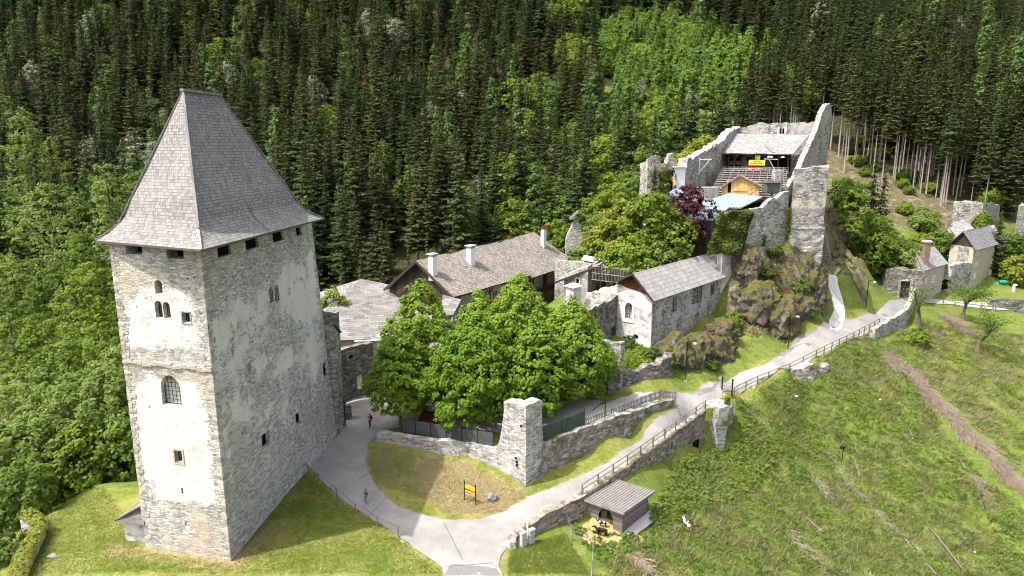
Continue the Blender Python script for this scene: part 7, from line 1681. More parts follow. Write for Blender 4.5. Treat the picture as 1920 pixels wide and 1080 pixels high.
def trunk_mb(h, r0, limbs, spread, seed, lean=0.0, split=.35):
    r = random.Random(seed); m = MB(); pts = []
    for k in range(7):
        t = k / 6; pts.append(Vector((lean * t * h + r.uniform(-.1, .1) * t * 2, r.uniform(-.1, .1) * t * 2, -.8 + t * (h + .8))))
    m.tube(pts, [r0 * (1.35 if k == 0 else 1.0) * (1 - .8 * k / 6) for k in range(7)], 7)
    for i in range(limbs):
        t = split + (.9 - split) * i / max(1, limbs - 1); a = r.random() * 6.28; b = pts[0].lerp(pts[-1], t); L = spread * (1.1 - .6 * t) * r.uniform(.7, 1.1)
        d = Vector((math.cos(a), math.sin(a), .0)); q = [b, b + d * L * .5 + Vector((0, 0, L * .35)), b + d * L + Vector((0, 0, L * .6))]
        m.tube(q, [r0 * .4 * (1.1 - t), r0 * .26 * (1.1 - t), r0 * .1], 5)
    return m
def tree(name, label, base, h, R, prof='round', leaf='maple', nclump=260, per=16, cr=.75, lf=.34, seed=0, group=None, cb=.15, trunk_r=None, bark='bark', lump=.28, limbs=7, up=.5, inner=.25, cat='tree'):
    t = thing(name, label, cat, tuple(base), group)
    m = trunk_mb(h * (.86 if cb < .5 else .9), trunk_r or max(.08, .018 * h), limbs, R * .85, seed, split=max(.2, cb)); m.build('trunk', ML[bark], t, local=True)
    C, N, S = crown_arrays(h * cb, h, R, prof, nclump, per, cr, lf, seed + 1, lump, up, inner)
    me = quads_mesh('crown', C, N, S, ML[leaf], 1.35, seed + 2); link_mesh('crown', me, t); return t
def shrub(name, label, base, h, R, leaf='shrub', n=60, per=14, cr=.45, lf=.24, seed=0, group=None, cat='shrub'):
    t = thing(name, label, cat, tuple(base), group)
    m = MB(); r = random.Random(seed)
    for k in range(5):
        a = r.random() * 6.28; m.tube([Vector((0, 0, -.3)), Vector((math.cos(a) * R * .4, math.sin(a) * R * .4, h * .5)), Vector((math.cos(a) * R * .7, math.sin(a) * R * .7, h * .85))], [.05, .035, .015], 5)
    m.build('stems', ML['bark'], t, local=True)
    C, N, S = crown_arrays(-.1, h, R, 'round', n, per, cr, lf, seed + 1, .3); link_mesh('foliage', quads_mesh('foliage', C, N, S, ML[leaf], 1.35, seed + 2), t); return t

# ---- spruces: whorls of drooping sprays
def spruce_arrays(h, R, seed, base=.12, dens=1.0, droop=.35):
    """tiers of drooping boughs; every bough a fan of sprays lying along it, with hanging twigs below"""
    r = np.random.default_rng(seed); C = []; N = []; S = []; D = []
    nw = int(23 * dens)
    for i in range(nw):
        t = base + (1 - base) * (i / nw) ** .95; L = R * (1 - t) ** .8 * (1 if t > base + .08 else .75) * r.uniform(.8, 1.15)
        if L < .12: continue
        nb = max(5, int((6 + 3.5 * (1 - t)) * dens)); a0 = r.random() * 6.28
        for k in range(nb):
            a = a0 + 6.283 * k / nb + r.normal() * .22; l = L * r.uniform(.6, 1.2); d = np.array([math.cos(a), math.sin(a), 0.0]); sd = np.array([-d[1], d[0], 0.0]); tz_ = t * h + r.normal() * .25
            ns = max(2, int(l / .42))
            for j in range(ns):
                s = (j + .7) / ns; p = d * l * s + np.array([0, 0, tz_ - droop * l * s + .26 * l * s ** 2.4]); wd = .34 + .55 * l / max(R, 1) * math.sin(math.pi * min(1, .25 + .72 * s))
                dz = -droop + .5 * s
                for e in (-1, 0, 1):
                    q = p + sd * e * wd * .55 * (1 if ns > 2 else .6) + r.normal(size=3) * .05 - np.array([0, 0, .12 * abs(e)])
                    C.append(q); N.append(d * .25 + sd * e * .35 + np.array([0, 0, 1.0]) + r.normal(size=3) * .18); S.append(wd * .8); D.append(d * 1.0 + sd * e * .8 + np.array([0, 0, dz]))
                if s > .25 and r.random() < .7:
                    C.append(p + np.array([0, 0, -.28 * wd - .08])); N.append(d * .8 + sd * r.normal() * .5); S.append(wd * .75); D.append(np.array([0, 0, -1.0]) + d * .3)
    for j in range(9):
        z = h * (.95 + .06 * j / 8); C.append(np.array([0, 0, z])); N.append(np.append(r.normal(size=2), .2)); S.append(.16 + .22 * (1 - j / 8)); D.append(np.array([0, 0, 1.0]))
    return np.array(C), np.array(N), np.array(S), np.array(D)
def spruce_parts(h, R, seed, base=.12, leaf='spruce', bark='bark', dens=1.0, droop=.35):
    C, N, S, D = spruce_arrays(h, R, seed, base, dens, droop)
    me = quads_mesh('crown', C, N, S, ML[leaf], 1.5, seed, droop=D)
    m = MB(); rq = .0062 if base > .3 else .010; m.tube([Vector((0, 0, -1.0)), Vector((random.Random(seed).uniform(-.3, .3), 0, h * .4)), Vector((0, 0, h * .97))], [rq * h, rq * .7 * h, .02], 6)
    rr = random.Random(seed)
    if base > .3:
        for k in range(14):
            z = h * rr.uniform(.18, base + .05); a = rr.random() * 6.28; L = rr.uniform(.5, 1.7); m.tube([Vector((0, 0, z)), Vector((math.cos(a) * L, math.sin(a) * L, z - .15 * L))], [.035, .012], 4)
    tm = m.build('trunk', ML[bark]); tme = tm.data; bpy.data.objects.remove(tm); return me, tme
def larch_parts(h, R, seed, leaf='larch'):
    C, N, S = crown_arrays(h * .12, h, R, 'cone', int(75 + h * 3), 12, .75, .42, seed, .25, .4, .3)
    me = quads_mesh('crown', C, N, S, ML[leaf], 1.4, seed); m = MB(); m.tube([Vector((0, 0, -1)), Vector((0, 0, h * .95))], [.012 * h, .02], 6)
    tm = m.build('trunk', ML['bark']); tme = tm.data; bpy.data.objects.remove(tm); return me, tme
def broad_parts(h, R, seed, leaf, prof='round', cb=.15):
    C, N, S = crown_arrays(h * cb, h, R, prof, 130, 14, .95, .5, seed, .3, .5, .25)
    me = quads_mesh('crown', C, N, S, ML[leaf], 1.3, seed); m = trunk_mb(h * .8, .018 * h, 5, R * .8, seed); tm = m.build('trunk', ML['bark']); tme = tm.data; bpy.data.objects.remove(tm); return me, tme
KIND = {}
KIND['spruce'] = [spruce_parts(23, 4.8, 100 + i, .08 + .04 * i, 'spruce') for i in range(3)] + [spruce_parts(23, 4.5, 110 + i, .08 + .05 * i, 'spruce_olive') for i in range(3)]
KIND['tallspruce'] = [spruce_parts(27, 3.6, 120 + i, .46, 'spruce_olive' if i else 'spruce', 'bark_pale', .8) for i in range(3)]
KIND['larch'] = [larch_parts(21, 2.9, 130 + i) for i in range(3)]
KIND['young'] = [larch_parts(9, 2.1, 140 + i, 'young') for i in range(2)] + [spruce_parts(8.5, 1.9, 145, .04, 'young')]
KIND['broad'] = [broad_parts(15, 4.6, 150, 'maple'), broad_parts(14, 4.4, 151, 'bright'), broad_parts(16, 4.6, 152, 'maple', 'egg')]
KIND['willow'] = [broad_parts(14, 3.6, 155, 'willow', 'egg'), broad_parts(12, 3.2, 156, 'willow')]
KIND['bush'] = [broad_parts(5, 2.8, 160, 'bright', 'round', .02), broad_parts(4.5, 2.8, 161, 'maple', 'round', .02)]

# ---- where each tree of the hillside stands, and what it is
CLEAR = [(1120, 60), (1180, 30), (1290, 45), (1400, 75), (1455, 110), (1440, 200), (1330, 220), (1250, 190), (1160, 150), (1110, 100)]
SHRUBBY = [(1160, 190), (1440, 150), (1500, 190), (1500, 235), (1390, 230), (1320, 280), (1290, 330), (1220, 330), (1170, 250)]
BARE = [(1548, 190), (1610, 215), (1700, 300), (1745, 350), (1760, 420), (1700, 420), (1640, 380), (1590, 300), (1556, 290)]
RUIN = [(1740, 360), (1920, 370), (1920, 620), (1740, 620)]
def pick(u, v, y, r):
    if inpoly(np.array([u]), np.array([v]), CLEAR)[0]: return 'young' if r < .72 else ('larch' if r < .78 else 'bush')
    if inpoly(np.array([u]), np.array([v]), SHRUBBY)[0]: return 'broad' if r < .5 else ('bush' if r < .75 else ('young' if r < .9 else 'willow'))
    if inpoly(np.array([u]), np.array([v]), BARE)[0]: return None
    if u < 340 and v > 140 and y < 215: return 'spruce' if r < .55 else ('willow' if r < .68 else ('broad' if r < .9 else 'larch'))
    if u > 1500 and v < 140: return 'larch' if r < .2 else ('willow' if r < .23 else 'spruce')
    if 340 < u < 480 and v < 120: return 'bush' if r < .4 else ('larch' if r < .55 else 'spruce')
    if u < 900: return 'spruce' if r < .84 else ('larch' if r < .93 else ('broad' if r < .97 else 'willow'))
    if 960 < u < 1250 and v > 20: return 'spruce' if r < .62 else ('broad' if r < .86 else 'larch')
    return 'spruce' if r < .93 else 'larch'
EDGE = [(58, 172), (74, 189), (86, 193), (97, 185), (103, 174), (105, 164)]
rr = random.Random(5); spots = []
y = 132.0
while y < 470:
    step = 7.0 if y < 260 else 7.6; half = y * .86 + 22
    x = -half
    while x < half:
        px, py = x + rr.uniform(-.48, .48) * step, y + rr.uniform(-.48, .48) * step; x += step
        q = rr.random(); g = GZ(px, py); u, v = proj((px, py, g)); ut, vt = proj((px, py, g + 16))
        if vt > 560 or u < -90 or u > 2010 or v < -260: continue
        # keep the castle hill, houses and clearings open
        if py < 152 and -26 < px < 76: continue
        if py < 140 and px < -26 and py < 137 - (px + 26) * .02: 
            if py < 130: continue
        if 76 <= px < 125 and py < 152: continue
        if px >= 100 and py < 157: continue
        if inpoly(np.array([px]), np.array([py]), [(48, 140), (78, 140), (97, 150), (104, 164), (103, 174), (97, 185), (86, 193), (74, 189), (52, 162)])[0]:
            continue
        um, vm = proj((px, py, g + 3)); uc, vc = proj((px, py, g + 15)); k = pick(um, vm, py, q)
        if k in ('spruce', 'larch', 'broad') and inpoly(np.array([uc]), np.array([vc]), CLEAR)[0]: k = 'young' if q < .6 else 'bush'
        if k is None: continue
        if k == 'tallspruce' and py > 235: k = 'spruce'
        if k in ('spruce', 'broad') and px > 60 and distline(np.array([px]), np.array([py]), EDGE)[0] < 13: k = 'tallspruce'
        s = rr.choice((.6, .8, 1.0, 1.0, 1.12, 1.3)) * rr.uniform(.9, 1.1) * {'spruce': 1.0, 'tallspruce': 1.0, 'larch': .95}.get(k, 1.0)
        spots.append((k, px, py, g, s, rr.random() * 6.28, rr.randrange(6)))
    y += step * .9
# trunks one can see standing along the edge of the tall wood
for u, v, D in ((1560, 250, 190), (1575, 262, 186), (1592, 268, 186), (1604, 282, 182), (1620, 262, 194), (1636, 268, 184), (1650, 280, 186), (1662, 262, 196), (1640, 300, 178), (1680, 318, 176), (1698, 330, 176), (1712, 350, 172), (1722, 338, 178), (1735, 372, 170), (1742, 345, 182), (1655, 330, 172), (1690, 296, 190), (1585, 300, 178)):
    p = PD(u, v, D); spots.append(('tallspruce', p.x, p.y, GZ(p.x, p.y), rr.uniform(.9, 1.12), rr.random() * 6.28, rr.randrange(6)))
for k in range(420):
    u, v = rr.uniform(1105, 1460), rr.uniform(35, 225)
    if not inpoly(np.array([u]), np.array([v]), CLEAR)[0]: continue
    p = GH(u, v); spots.append(('young' if rr.random() < .8 else 'bush', p.x, p.y, p.z, rr.uniform(.8, 1.45), rr.random() * 6.28, rr.randrange(6)))
ex = [Vector(p) for p in EDGE]
for k in range(85):
    i = rr.randrange(1, len(ex) - 1); a = ex[i].lerp(ex[i + 1], rr.random()); d = (ex[i + 1] - ex[i]).normalized(); n = Vector((-d.y, d.x)); n = n if n.dot(a) > 0 else -n
    p = a + n * rr.uniform(-1, 24); spots.append(('tallspruce', p.x, p.y, GZ(p.x, p.y), rr.uniform(.8, 1.15), rr.random() * 6.28, rr.randrange(6)))
for k in range(46):
    u, v = rr.uniform(1555, 1770), rr.uniform(270, 440)
    if not inpoly(np.array([u]), np.array([v]), BARE)[0]: continue
    p = GH(u, v)
    if p.y > 125: spots.append(('bush', p.x, p.y, p.z, rr.uniform(.25, .6), rr.random() * 6.28, rr.randrange(6)))
LAB = {'spruce': ('spruce_tree', 'dark green spruce standing in the dense hillside forest', 'tree', 'spruces of the hillside forest'),
       'tallspruce': ('tall_spruce_tree', 'tall spruce with long bare pale trunk on the right hillside', 'tree', 'tall bare-trunked spruces on the right hillside'),
       'larch': ('larch_tree', 'light green larch standing among the dark hillside spruces', 'tree', 'larches among the hillside spruces'),
       'young': ('young_conifer', 'young light green conifer in the sunlit hillside clearing', 'tree', 'young conifers in the hillside clearing'),
       'broad': ('leafy_tree', 'round leafy green tree between the spruces on the hillside', 'tree', 'leafy trees on the hillside'),
       'willow': ('silvery_tree', 'silvery grey-green leafy tree among the hillside spruces', 'tree', 'silvery trees on the hillside'),
       'bush': ('leafy_bush', 'bright green leafy bush growing on the open hillside', 'bush', 'bushes on the hillside')}
def seen(s):
    u, v = proj((s[1], s[2], s[3] + 14)); return -20 < u < 1940 and -10 < v < 700
PROTO = {}
def place(kind, s):
    nm, lb, ct, gr = LAB[kind]; i = s[6] % len(KIND[kind])
    if (kind, i) not in PROTO:
        t = thing(nm, lb, ct, (s[1], s[2], s[3]), gr); link_mesh('trunk', KIND[kind][i][1], t); link_mesh('crown', KIND[kind][i][0], t); PROTO[(kind, i)] = t; c = t
    else:
        c = copy_tree(PROTO[(kind, i)]); c.location = (s[1], s[2], s[3])
    c.rotation_euler = (0, 0, s[5]); q_ = rnd.uniform(.92, 1.22); c.scale = (s[4] * q_, s[4] * q_ * rnd.uniform(.92, 1.08), s[4]); return c
rest = {}
for kind in LAB:
    ss = sorted([s for s in spots if s[0] == kind], key=lambda s: s[1] ** 2 + s[2] ** 2); n = 0; lim = 290
    for s in ss:
        if n < lim and seen(s): place(kind, s); n += 1
        elif seen(s) or s[2] < 470: rest.setdefault(kind, []).append(s)
    print(kind, len(ss), n)
def far_forest(name, kinds, label):
    """the hillside trees beyond the first three hundred of a kind: one mass"""
    pts = [(k, s) for k in kinds for s in rest.get(k, [])]
    if not pts: return
    protos = []
    for k in kinds:
        for (cr_, tr_) in KIND[k]:
            bm = bmesh.new(); bm.from_mesh(cr_); nf = len(bm.faces); bm.from_mesh(tr_); bm.faces.ensure_lookup_table()
            for f in bm.faces[nf:]: f.material_index = 1
            me = bpy.data.meshes.new('far_tree'); bm.to_mesh(me); bm.free(); me.materials.append(cr_.materials[0]); me.materials.append(tr_.materials[0])
            protos.append((k, bpy.data.objects.new('far_tree', me)))
    idx0 = {}; 
    for i, (k, o) in enumerate(protos): idx0.setdefault(k, []).append(i)
    me = bpy.data.meshes.new(name); me.from_pydata([(s[1], s[2], s[3]) for k, s in pts], [], [])
    a = me.attributes.new('pick', 'INT', 'POINT'); a.data.foreach_set('value', [idx0[k][s[6] % len(idx0[k])] for k, s in pts])
    a = me.attributes.new('size', 'FLOAT', 'POINT'); a.data.foreach_set('value', [s[4] for k, s in pts])
    a = me.attributes.new('turn', 'FLOAT_VECTOR', 'POINT'); a.data.foreach_set('vector', [c for k, s in pts for c in (0, 0, s[5])])
    o = bpy.data.objects.new(name, me); COL.objects.link(o); tag(o, label, None, None, 'stuff')
    ng = bpy.data.node_groups.new(name, 'GeometryNodeTree'); ng.interface.new_socket('Geometry', in_out='INPUT', socket_type='NodeSocketGeometry'); ng.interface.new_socket('Geometry', in_out='OUTPUT', socket_type='NodeSocketGeometry')
    gi, go = ng.nodes.new('NodeGroupInput'), ng.nodes.new('NodeGroupOutput'); ip = ng.nodes.new('GeometryNodeInstanceOnPoints'); jn = ng.nodes.new('GeometryNodeGeometryToInstance')
    for k, po in reversed(protos):
        oi = ng.nodes.new('GeometryNodeObjectInfo'); oi.inputs['Object'].default_value = po; ng.links.new(oi.outputs['Geometry'], jn.inputs[0])
    def attr(n, t):
        nd = ng.nodes.new('GeometryNodeInputNamedAttribute'); nd.data_type = t; nd.inputs[0].default_value = n; return nd.outputs[0]
    ng.links.new(gi.outputs[0], ip.inputs['Points']); ng.links.new(jn.outputs[0], ip.inputs['Instance']); ip.inputs['Pick Instance'].default_value = True
    ng.links.new(attr('pick', 'INT'), ip.inputs['Instance Index']); ng.links.new(attr('size', 'FLOAT'), ip.inputs['Scale']); ng.links.new(attr('turn', 'FLOAT_VECTOR'), ip.inputs['Rotation'])
    ng.links.new(ip.outputs[0], go.inputs[0]); md = o.modifiers.new('trees', 'NODES'); md.node_group = ng; return o
far_forest('hillside_forest', [k for k in LAB if rest.get(k)], 'dense mixed forest covering the far upper hillside')

# ---- trees in and around the castle, each its own
def tr(u, vt, D, R, name, label, prof, leaf, **k):
    p = PD(u, vt, D); g = GZ(p.x, p.y); h = p.z - g; k.setdefault('seed', int(u * 7 + vt)); return tree(name, label, (p.x, p.y, g), h, R, prof, leaf, **k)
big = dict(nclump=720, per=30, cr=.60, lf=.255, cb=.10, limbs=12, lump=.27, inner=.16)
tr(788, 528, 75, 4.7, 'linden_tree', 'tall conical bright green linden at the left of the courtyard group', 'egg', 'linden', **big)
tr(893, 584, 69.5, 4.9, 'linden_tree', 'broad bright green linden at the front of the group beside the wall pillar', 'egg', 'linden', **big)
tr(974, 516, 76.5, 4.9, 'linden_tree', 'tallest bright green linden in the middle of the courtyard group', 'egg', 'linden', **big)
tr(1076, 563, 73.5, 4.3, 'linden_tree', 'bright green linden at the right of the group before the arcade wall', 'egg', 'linden', **big)
tr(897, 545, 79, 3.0, 'linden_tree', 'narrow bright green linden tip behind the front linden', 'egg', 'linden', nclump=330, per=22, cr=.6, lf=.3, cb=.2)
tr(1008, 600, 69.5, 3.6, 'linden_tree', 'lower bright green linden between the middle and the right ones', 'egg', 'linden', nclump=420, per=22, cr=.62, lf=.3, cb=.12)
tr(745, 612, 71.5, 3.2, 'linden_tree', 'low bright green linden bough mass left above the red roofed kiosk', 'egg', 'linden', nclump=360, per=22, cr=.6, lf=.3, cb=.16)
md = dict(nclump=300, per=20, cr=.75, lf=.36, cb=.08)
tr(1222, 362, 101, 3.9, 'leafy_tree', 'large fresh green maple in front of the copper tree', 'round', 'bright', **md)
tr(1172, 372, 104, 3.3, 'leafy_tree', 'yellow-green leafy tree left of the large maple', 'round', 'yellow', **md)
tr(1262, 398, 101, 3.3, 'leafy_tree', 'fresh green leafy tree under the copper tree', 'round', 'bright', **md)
tr(1180, 448, 96.5, 3.5, 'leafy_tree', 'low bright green tree above the trellis fence', 'round', 'bright', **md)
tr(1232, 452, 97.5, 2.7, 'leafy_tree', 'pale green tree low behind the boarded gable roof', 'round', 'ash', nclump=180, per=18, cr=.6, lf=.32, cb=.06)
tr(1296, 347, 103.5, 3.3, 'copper_tree', 'dark copper red maple beside the blue roofs', 'round', 'copper', nclump=280, per=20, cr=.6, lf=.3, cb=.1)
tr(1146, 452, 103, 1.6, 'copper_shrub', 'small dark red shrub among the yellow-green trees', 'round', 'copper', nclump=70, per=16, cr=.5, lf=.3, cb=.1)
tr(1128, 400, 110, 3.6, 'birch_tree', 'slender light green birch with white stem left of the yellow-green tree', 'column', 'ash', nclump=170, per=16, cr=.6, lf=.28, cb=.1, bark='bark_pale')
tr(1160, 345, 118, 4.4, 'leafy_tree', 'round bright green tree behind the birch near the corner ruin', 'round', 'bright', **md)
tr(1195, 322, 122, 4.6, 'leafy_tree', 'dark green round tree left of the ivy-covered corner ruin', 'round', 'maple', **md)
tr(1120, 365, 122, 4.2, 'leafy_tree', 'bright green tree on the slope left behind the gable ruin', 'round', 'bright', **md)
tr(1320, 255, 140, 3.6, 'leafy_tree', 'yellow-green tree rising behind the left keep wall', 'round', 'yellow', **md)
tr(1290, 285, 134, 3.0, 'leafy_tree', 'small yellow-green tree behind the ragged keep wall end', 'round', 'yellow', **md)
tr(1045, 415, 124, 3.0, 'leafy_tree', 'bright green tree at the right end of the long house roof', 'round', 'bright', **md)
tr(1070, 430, 121, 2.4, 'leafy_tree', 'small green tree left of the pointed gable ruin', 'round', 'maple', nclump=150, per=18, cr=.6, lf=.32, cb=.05)
tr(1332, 418, 106, 2.8, 'leafy_tree', 'low olive tree left beside the ivy-clad keep wall', 'round', 'maple', **md)
tr(1140, 420, 106, 3.0, 'leafy_tree', 'yellow-green tree top just right of the gable ruin', 'round', 'yellow', nclump=200, per=18, cr=.6, lf=.32, cb=.1)
tr(1105, 455, 108, 3.0, 'leafy_tree', 'olive green tree below the birch behind the coped wall', 'round', 'maple', nclump=220, per=18, cr=.6, lf=.32, cb=.05)
tr(1270, 440, 105, 2.6, 'leafy_tree', 'small green tree behind the freestanding arch', 'round', 'bright', nclump=200, per=18, cr=.6, lf=.32, cb=.05)
tr(625, 540, 92, 2.6, 'leafy_tree', 'yellow-green tree top between the tower and the low roof', 'round', 'bright', nclump=160, per=18, cr=.6, lf=.34, cb=.3)
tr(1238, 315, 107.5, 2.0, 'ivy_tree', 'narrow leafy growth beside the corner ruin', 'column', 'ivy', nclump=120, per=16, cr=.45, lf=.28, cb=.05)
p = PD(1228, 312, 106.5); t = thing('spruce_tree', 'single dark spruce in front of the ivy-covered corner ruin', 'tree', (p.x, p.y, GZ(p.x, p.y))); hh = p.z - GZ(p.x, p.y); c_, t_ = spruce_parts(hh, 2.2, 77, .05, 'spruce', 'bark', .8); link_mesh('trunk', t_, t); link_mesh('crown', c_, t)
# spruces close behind the long house and the low house
LB = {0: 'left of the long house roof', 1: 'behind the long house chimneys'}
for i, (u, vt, D, R) in enumerate(((675, 468, 118, 2.2), (715, 470, 116, 2.4), (765, 458, 124, 2.0), (640, 470, 122, 2.2), (850, 425, 134, 2.4), (800, 440, 128, 1.6))):
    p = PD(u, vt, D); g = GZ(p.x, p.y); c_, t_ = spruce_parts(p.z - g, R, 80 + i, .06, 'spruce_olive', 'bark', .8)
    t = thing('spruce_tree', ('small olive spruce just ' + ('above the broad low roof, ' + ['second from the tower', 'third from the tower', 'nearest the dark gable', 'nearest the tower'][i] if i < 4 else ['between the second and third chimney', 'between the first two chimneys'][i - 4])), 'tree', (p.x, p.y, g), 'small spruces behind the castle houses'); link_mesh('trunk', t_, t); link_mesh('crown', c_, t)
# left of the tower
tr(85, 345, 128, 6.0, 'ash_tree', 'tall pale ash with open crown and bare forked trunk left of the tower', 'spread', 'ash', nclump=190, per=16, cr=.8, lf=.34, cb=.42, limbs=11, bark='bark', trunk_r=.3)
tr(110, 430, 122, 4.0, 'ash_tree', 'slim pale ash just right below the tall ash', 'spread', 'ash', nclump=110, per=14, cr=.7, lf=.34, cb=.4, limbs=9, trunk_r=.22)
ld = dict(nclump=400, per=22, cr=.72, lf=.32, cb=.06, lump=.42)
left = [(165, 495, 96, 5.4, 'bright', 'tall fresh green tree close left of the tower wall'), (200, 560, 88, 4.6, 'bright', 'bright green tree against the left tower corner'), (60, 590, 98, 5.6, 'bright', 'fresh green tree below the tall ash'), (10, 560, 104, 5.4, 'maple', 'dark green tree at the left photo edge under the ash'),
        (120, 640, 88, 5.0, 'maple', 'dark green tree in the middle of the left grove'), (40, 690, 84, 5.2, 'ash', 'pale green tree at the left edge of the grove'), (130, 705, 76, 4.8, 'ash', 'large pale green tree in the front of the left grove'), (200, 690, 74, 4.3, 'ash', 'pale green tree right beside the tower front edge'), (225, 640, 80, 3.6, 'ash', 'pale green tree tucked behind the left tower edge'),
        (70, 775, 70, 4.4, 'ash', 'pale green tree leaning over the lawn edge'), (10, 800, 68, 4.6, 'ash', 'pale green tree at the left edge above the hedge wall'), (150, 800, 70, 3.2, 'bright', 'low fresh green tree at the lawn corner'), (230, 770, 71, 2.6, 'maple', 'low green tree just behind the tower annex'),
        (20, 480, 118, 5.0, 'ash', 'pale tree at the far left edge behind the ash'), (150, 440, 112, 4.4, 'maple', 'dark tree left of the tower roof eaves'), (195, 300, 128, 3.6, 'ash', 'pale tree crown beside the tower roof'), (40, 200, 150, 3.2, 'ash', 'slender pale tree high at the left edge'), (95, 500, 112, 4.6, 'maple', 'dark green tree right below the ash trunks')]
for u, vt, D, R, lf, lb in left: tr(u, vt, D, R, 'leafy_tree', lb, 'round', lf, **ld)
tr(30, 870, 60, 2.6, 'leafy_tree', 'small green tree hanging over the low hedge wall', 'round', 'maple', nclump=200, per=18, cr=.6, lf=.3, cb=.02)
for i, (u, v, h, R, lf, lb) in enumerate(((150, 905, 1.6, 1.5, 'shrub', 'low shrub at the shaded lawn edge under the left grove'), (195, 892, 1.8, 1.6, 'shrub', 'low shrub at the lawn edge nearest the annex'), (100, 915, 2.0, 1.7, 'maple', 'green shrub at the lawn edge left of the shaded patch'), (65, 935, 2.2, 1.8, 'shrub', 'dense shrub at the upper end of the hedge wall'))):
    shrub('shrub', lb, GH(u, v), h, R, lf, 70, 14, .45, .24, i)
for i, (u, v, h, R) in enumerate(((10, 1000, 2.4, 2.0), (18, 1045, 2.0, 1.8))):
    shrub('shrub', ['loose green shrub at the left photo edge behind the hedge', 'loose green shrub behind the hedge nearest the bottom left corner'][i], GH(u, v), h, R, 'shrub', 90, 14, .45, .24, 60 + i)
# right slope: crowns down the far side of the keep hill
rs = [(1585, 335, 130, 3.4, 'maple', 'dark round tree right of the keep tower top'), (1600, 355, 126, 3.6, 'bright', 'bright round tree highest on the slope right of the keep'), (1625, 400, 128, 3.6, 'maple', 'round green tree in the middle of the slope row'), (1650, 405, 132, 3.0, 'bright', 'bright tree behind the slope row'), (1640, 425, 126, 3.6, 'bright', 'large bright tree low in the slope row'), (1665, 440, 128, 3.4, 'maple', 'round green tree above the cottage roof'), (1700, 455, 126, 3.4, 'ash', 'pale green tree left against the cottage'), (1690, 450, 130, 3.4, 'maple', 'green tree behind the pale cottage tree'), (1735, 400, 150, 2.8, 'ash', 'pale young tree left of the roofless ruin'), (1740, 440, 142, 3.0, 'yellow', 'yellow-green bush tree behind the cottage chimney'), (1770, 435, 140, 2.6, 'maple', 'dark green tree beside the rear wing gable'), (1862, 355, 165, 2.6, 'bright', 'bright green tree rising behind the roofless ruin'), (1900, 440, 146, 2.6, 'maple', 'olive tree at the right edge below the pale ruin'), (1912, 480, 136, 2.6, 'yellow', 'yellow-green tree at the right photo edge'), (1845, 400, 149, 1.6, 'bright', 'small bright shrub at the foot of the roofless ruin')]
for u, vt, D, R, lf, lb in rs: tr(u, vt, D, R, 'leafy_tree', lb, 'round', lf, nclump=240, per=18, cr=.7, lf=.36, cb=.05) if False else tree('leafy_tree', lb, (PD(u, vt, D).x, PD(u, vt, D).y, GZ(PD(u, vt, D).x, PD(u, vt, D).y)), max(2.5, PD(u, vt, D).z - GZ(PD(u, vt, D).x, PD(u, vt, D).y)), R, 'round', lf, nclump=240, per=18, cr=.7, lf=.36, cb=.05, seed=int(u))
for i, (u, vt, D, R, lb) in enumerate(((1645, 290, 138, 2.7, 'dark spruce standing alone on the bare slope, left of the pair'), (1662, 312, 136, 2.5, 'dark spruce standing alone on the bare slope, right of the pair'), (1880, 395, 140, 2.2, 'slim spruce right behind the tall cream house'))):
    p = PD(u, vt, D); g = GZ(p.x, p.y); c_, t_ = spruce_parts(p.z - g, R * 1.45, 90 + i, .05, 'spruce_olive', 'bark', 1.0); t = thing('spruce_tree', lb, 'tree', (p.x, p.y, g)); link_mesh('trunk', t_, t); link_mesh('crown', c_, t)
# old fruit trees on the meadow
def fruit(u, v, vt, R, label, seed, lean, leaf='maple', n=80, lf=.2):
    b = GH(u, v); p = PD(u, vt, b.y); t = thing('fruit_tree', label, 'tree', tuple(b)); h = p.z - b.z; r = random.Random(seed); m = MB()
    top = Vector((lean * h * .45, 0, h * .5)); m.tube([Vector((0, 0, -.4)), Vector((lean * .1, 0, h * .2)), top], [.34, .26, .2], 7); pts = []
    for k in range(9):
        a = r.uniform(-.2, 6.0); L = R * r.uniform(.6, 1.05); e = top + Vector((math.cos(a) * L, math.sin(a) * L, h * r.uniform(.1, .45))); md_ = top.lerp(e, .5) + Vector((0, 0, .2)); m.tube([top.lerp(Vector((0, 0, 0)), r.uniform(0, .3)), md_, e], [.14, .08, .03], 5); pts += [e, md_, md_.lerp(e, .5)]
    m.build('trunk', ML['bark'], t, local=True)
    rg = np.random.default_rng(seed); P = np.array([list(q) for q in pts]); C = P[rg.integers(0, len(P), n * 14)] + rg.normal(size=(n * 14, 3)) * np.array([.6, .6, .4]); N = rg.normal(size=C.shape) + np.array([0, 0, .8])
    link_mesh('crown', quads_mesh('crown', C, N, lf * (.6 + .8 * rg.random(len(C))), ML[leaf], 1.4, seed), t); return t
fruit(1832, 662, 580, 3.2, 'leaning old fruit tree with bare forked trunk on the right meadow', 3, .5)
fruit(1805, 600, 530, 3.4, 'spreading fruit tree below the lower path', 4, .1, n=120)
fruit(1722, 612, 528, 2.2, 'gnarled half-dead tree beside the curved parapet', 5, -.15, n=34)
shrub('bush', 'round yellow-green bush on the meadow under the curved parapet', GH(1718, 645), 2.2, 2.0, 'bright', 90, 14, .5, .26, 41)
shrub('bush', 'low bright bush on the grass slope right of the gravel path', GH(1660, 520), 1.6, 1.6, 'bright', 60, 14, .5, .26, 42)
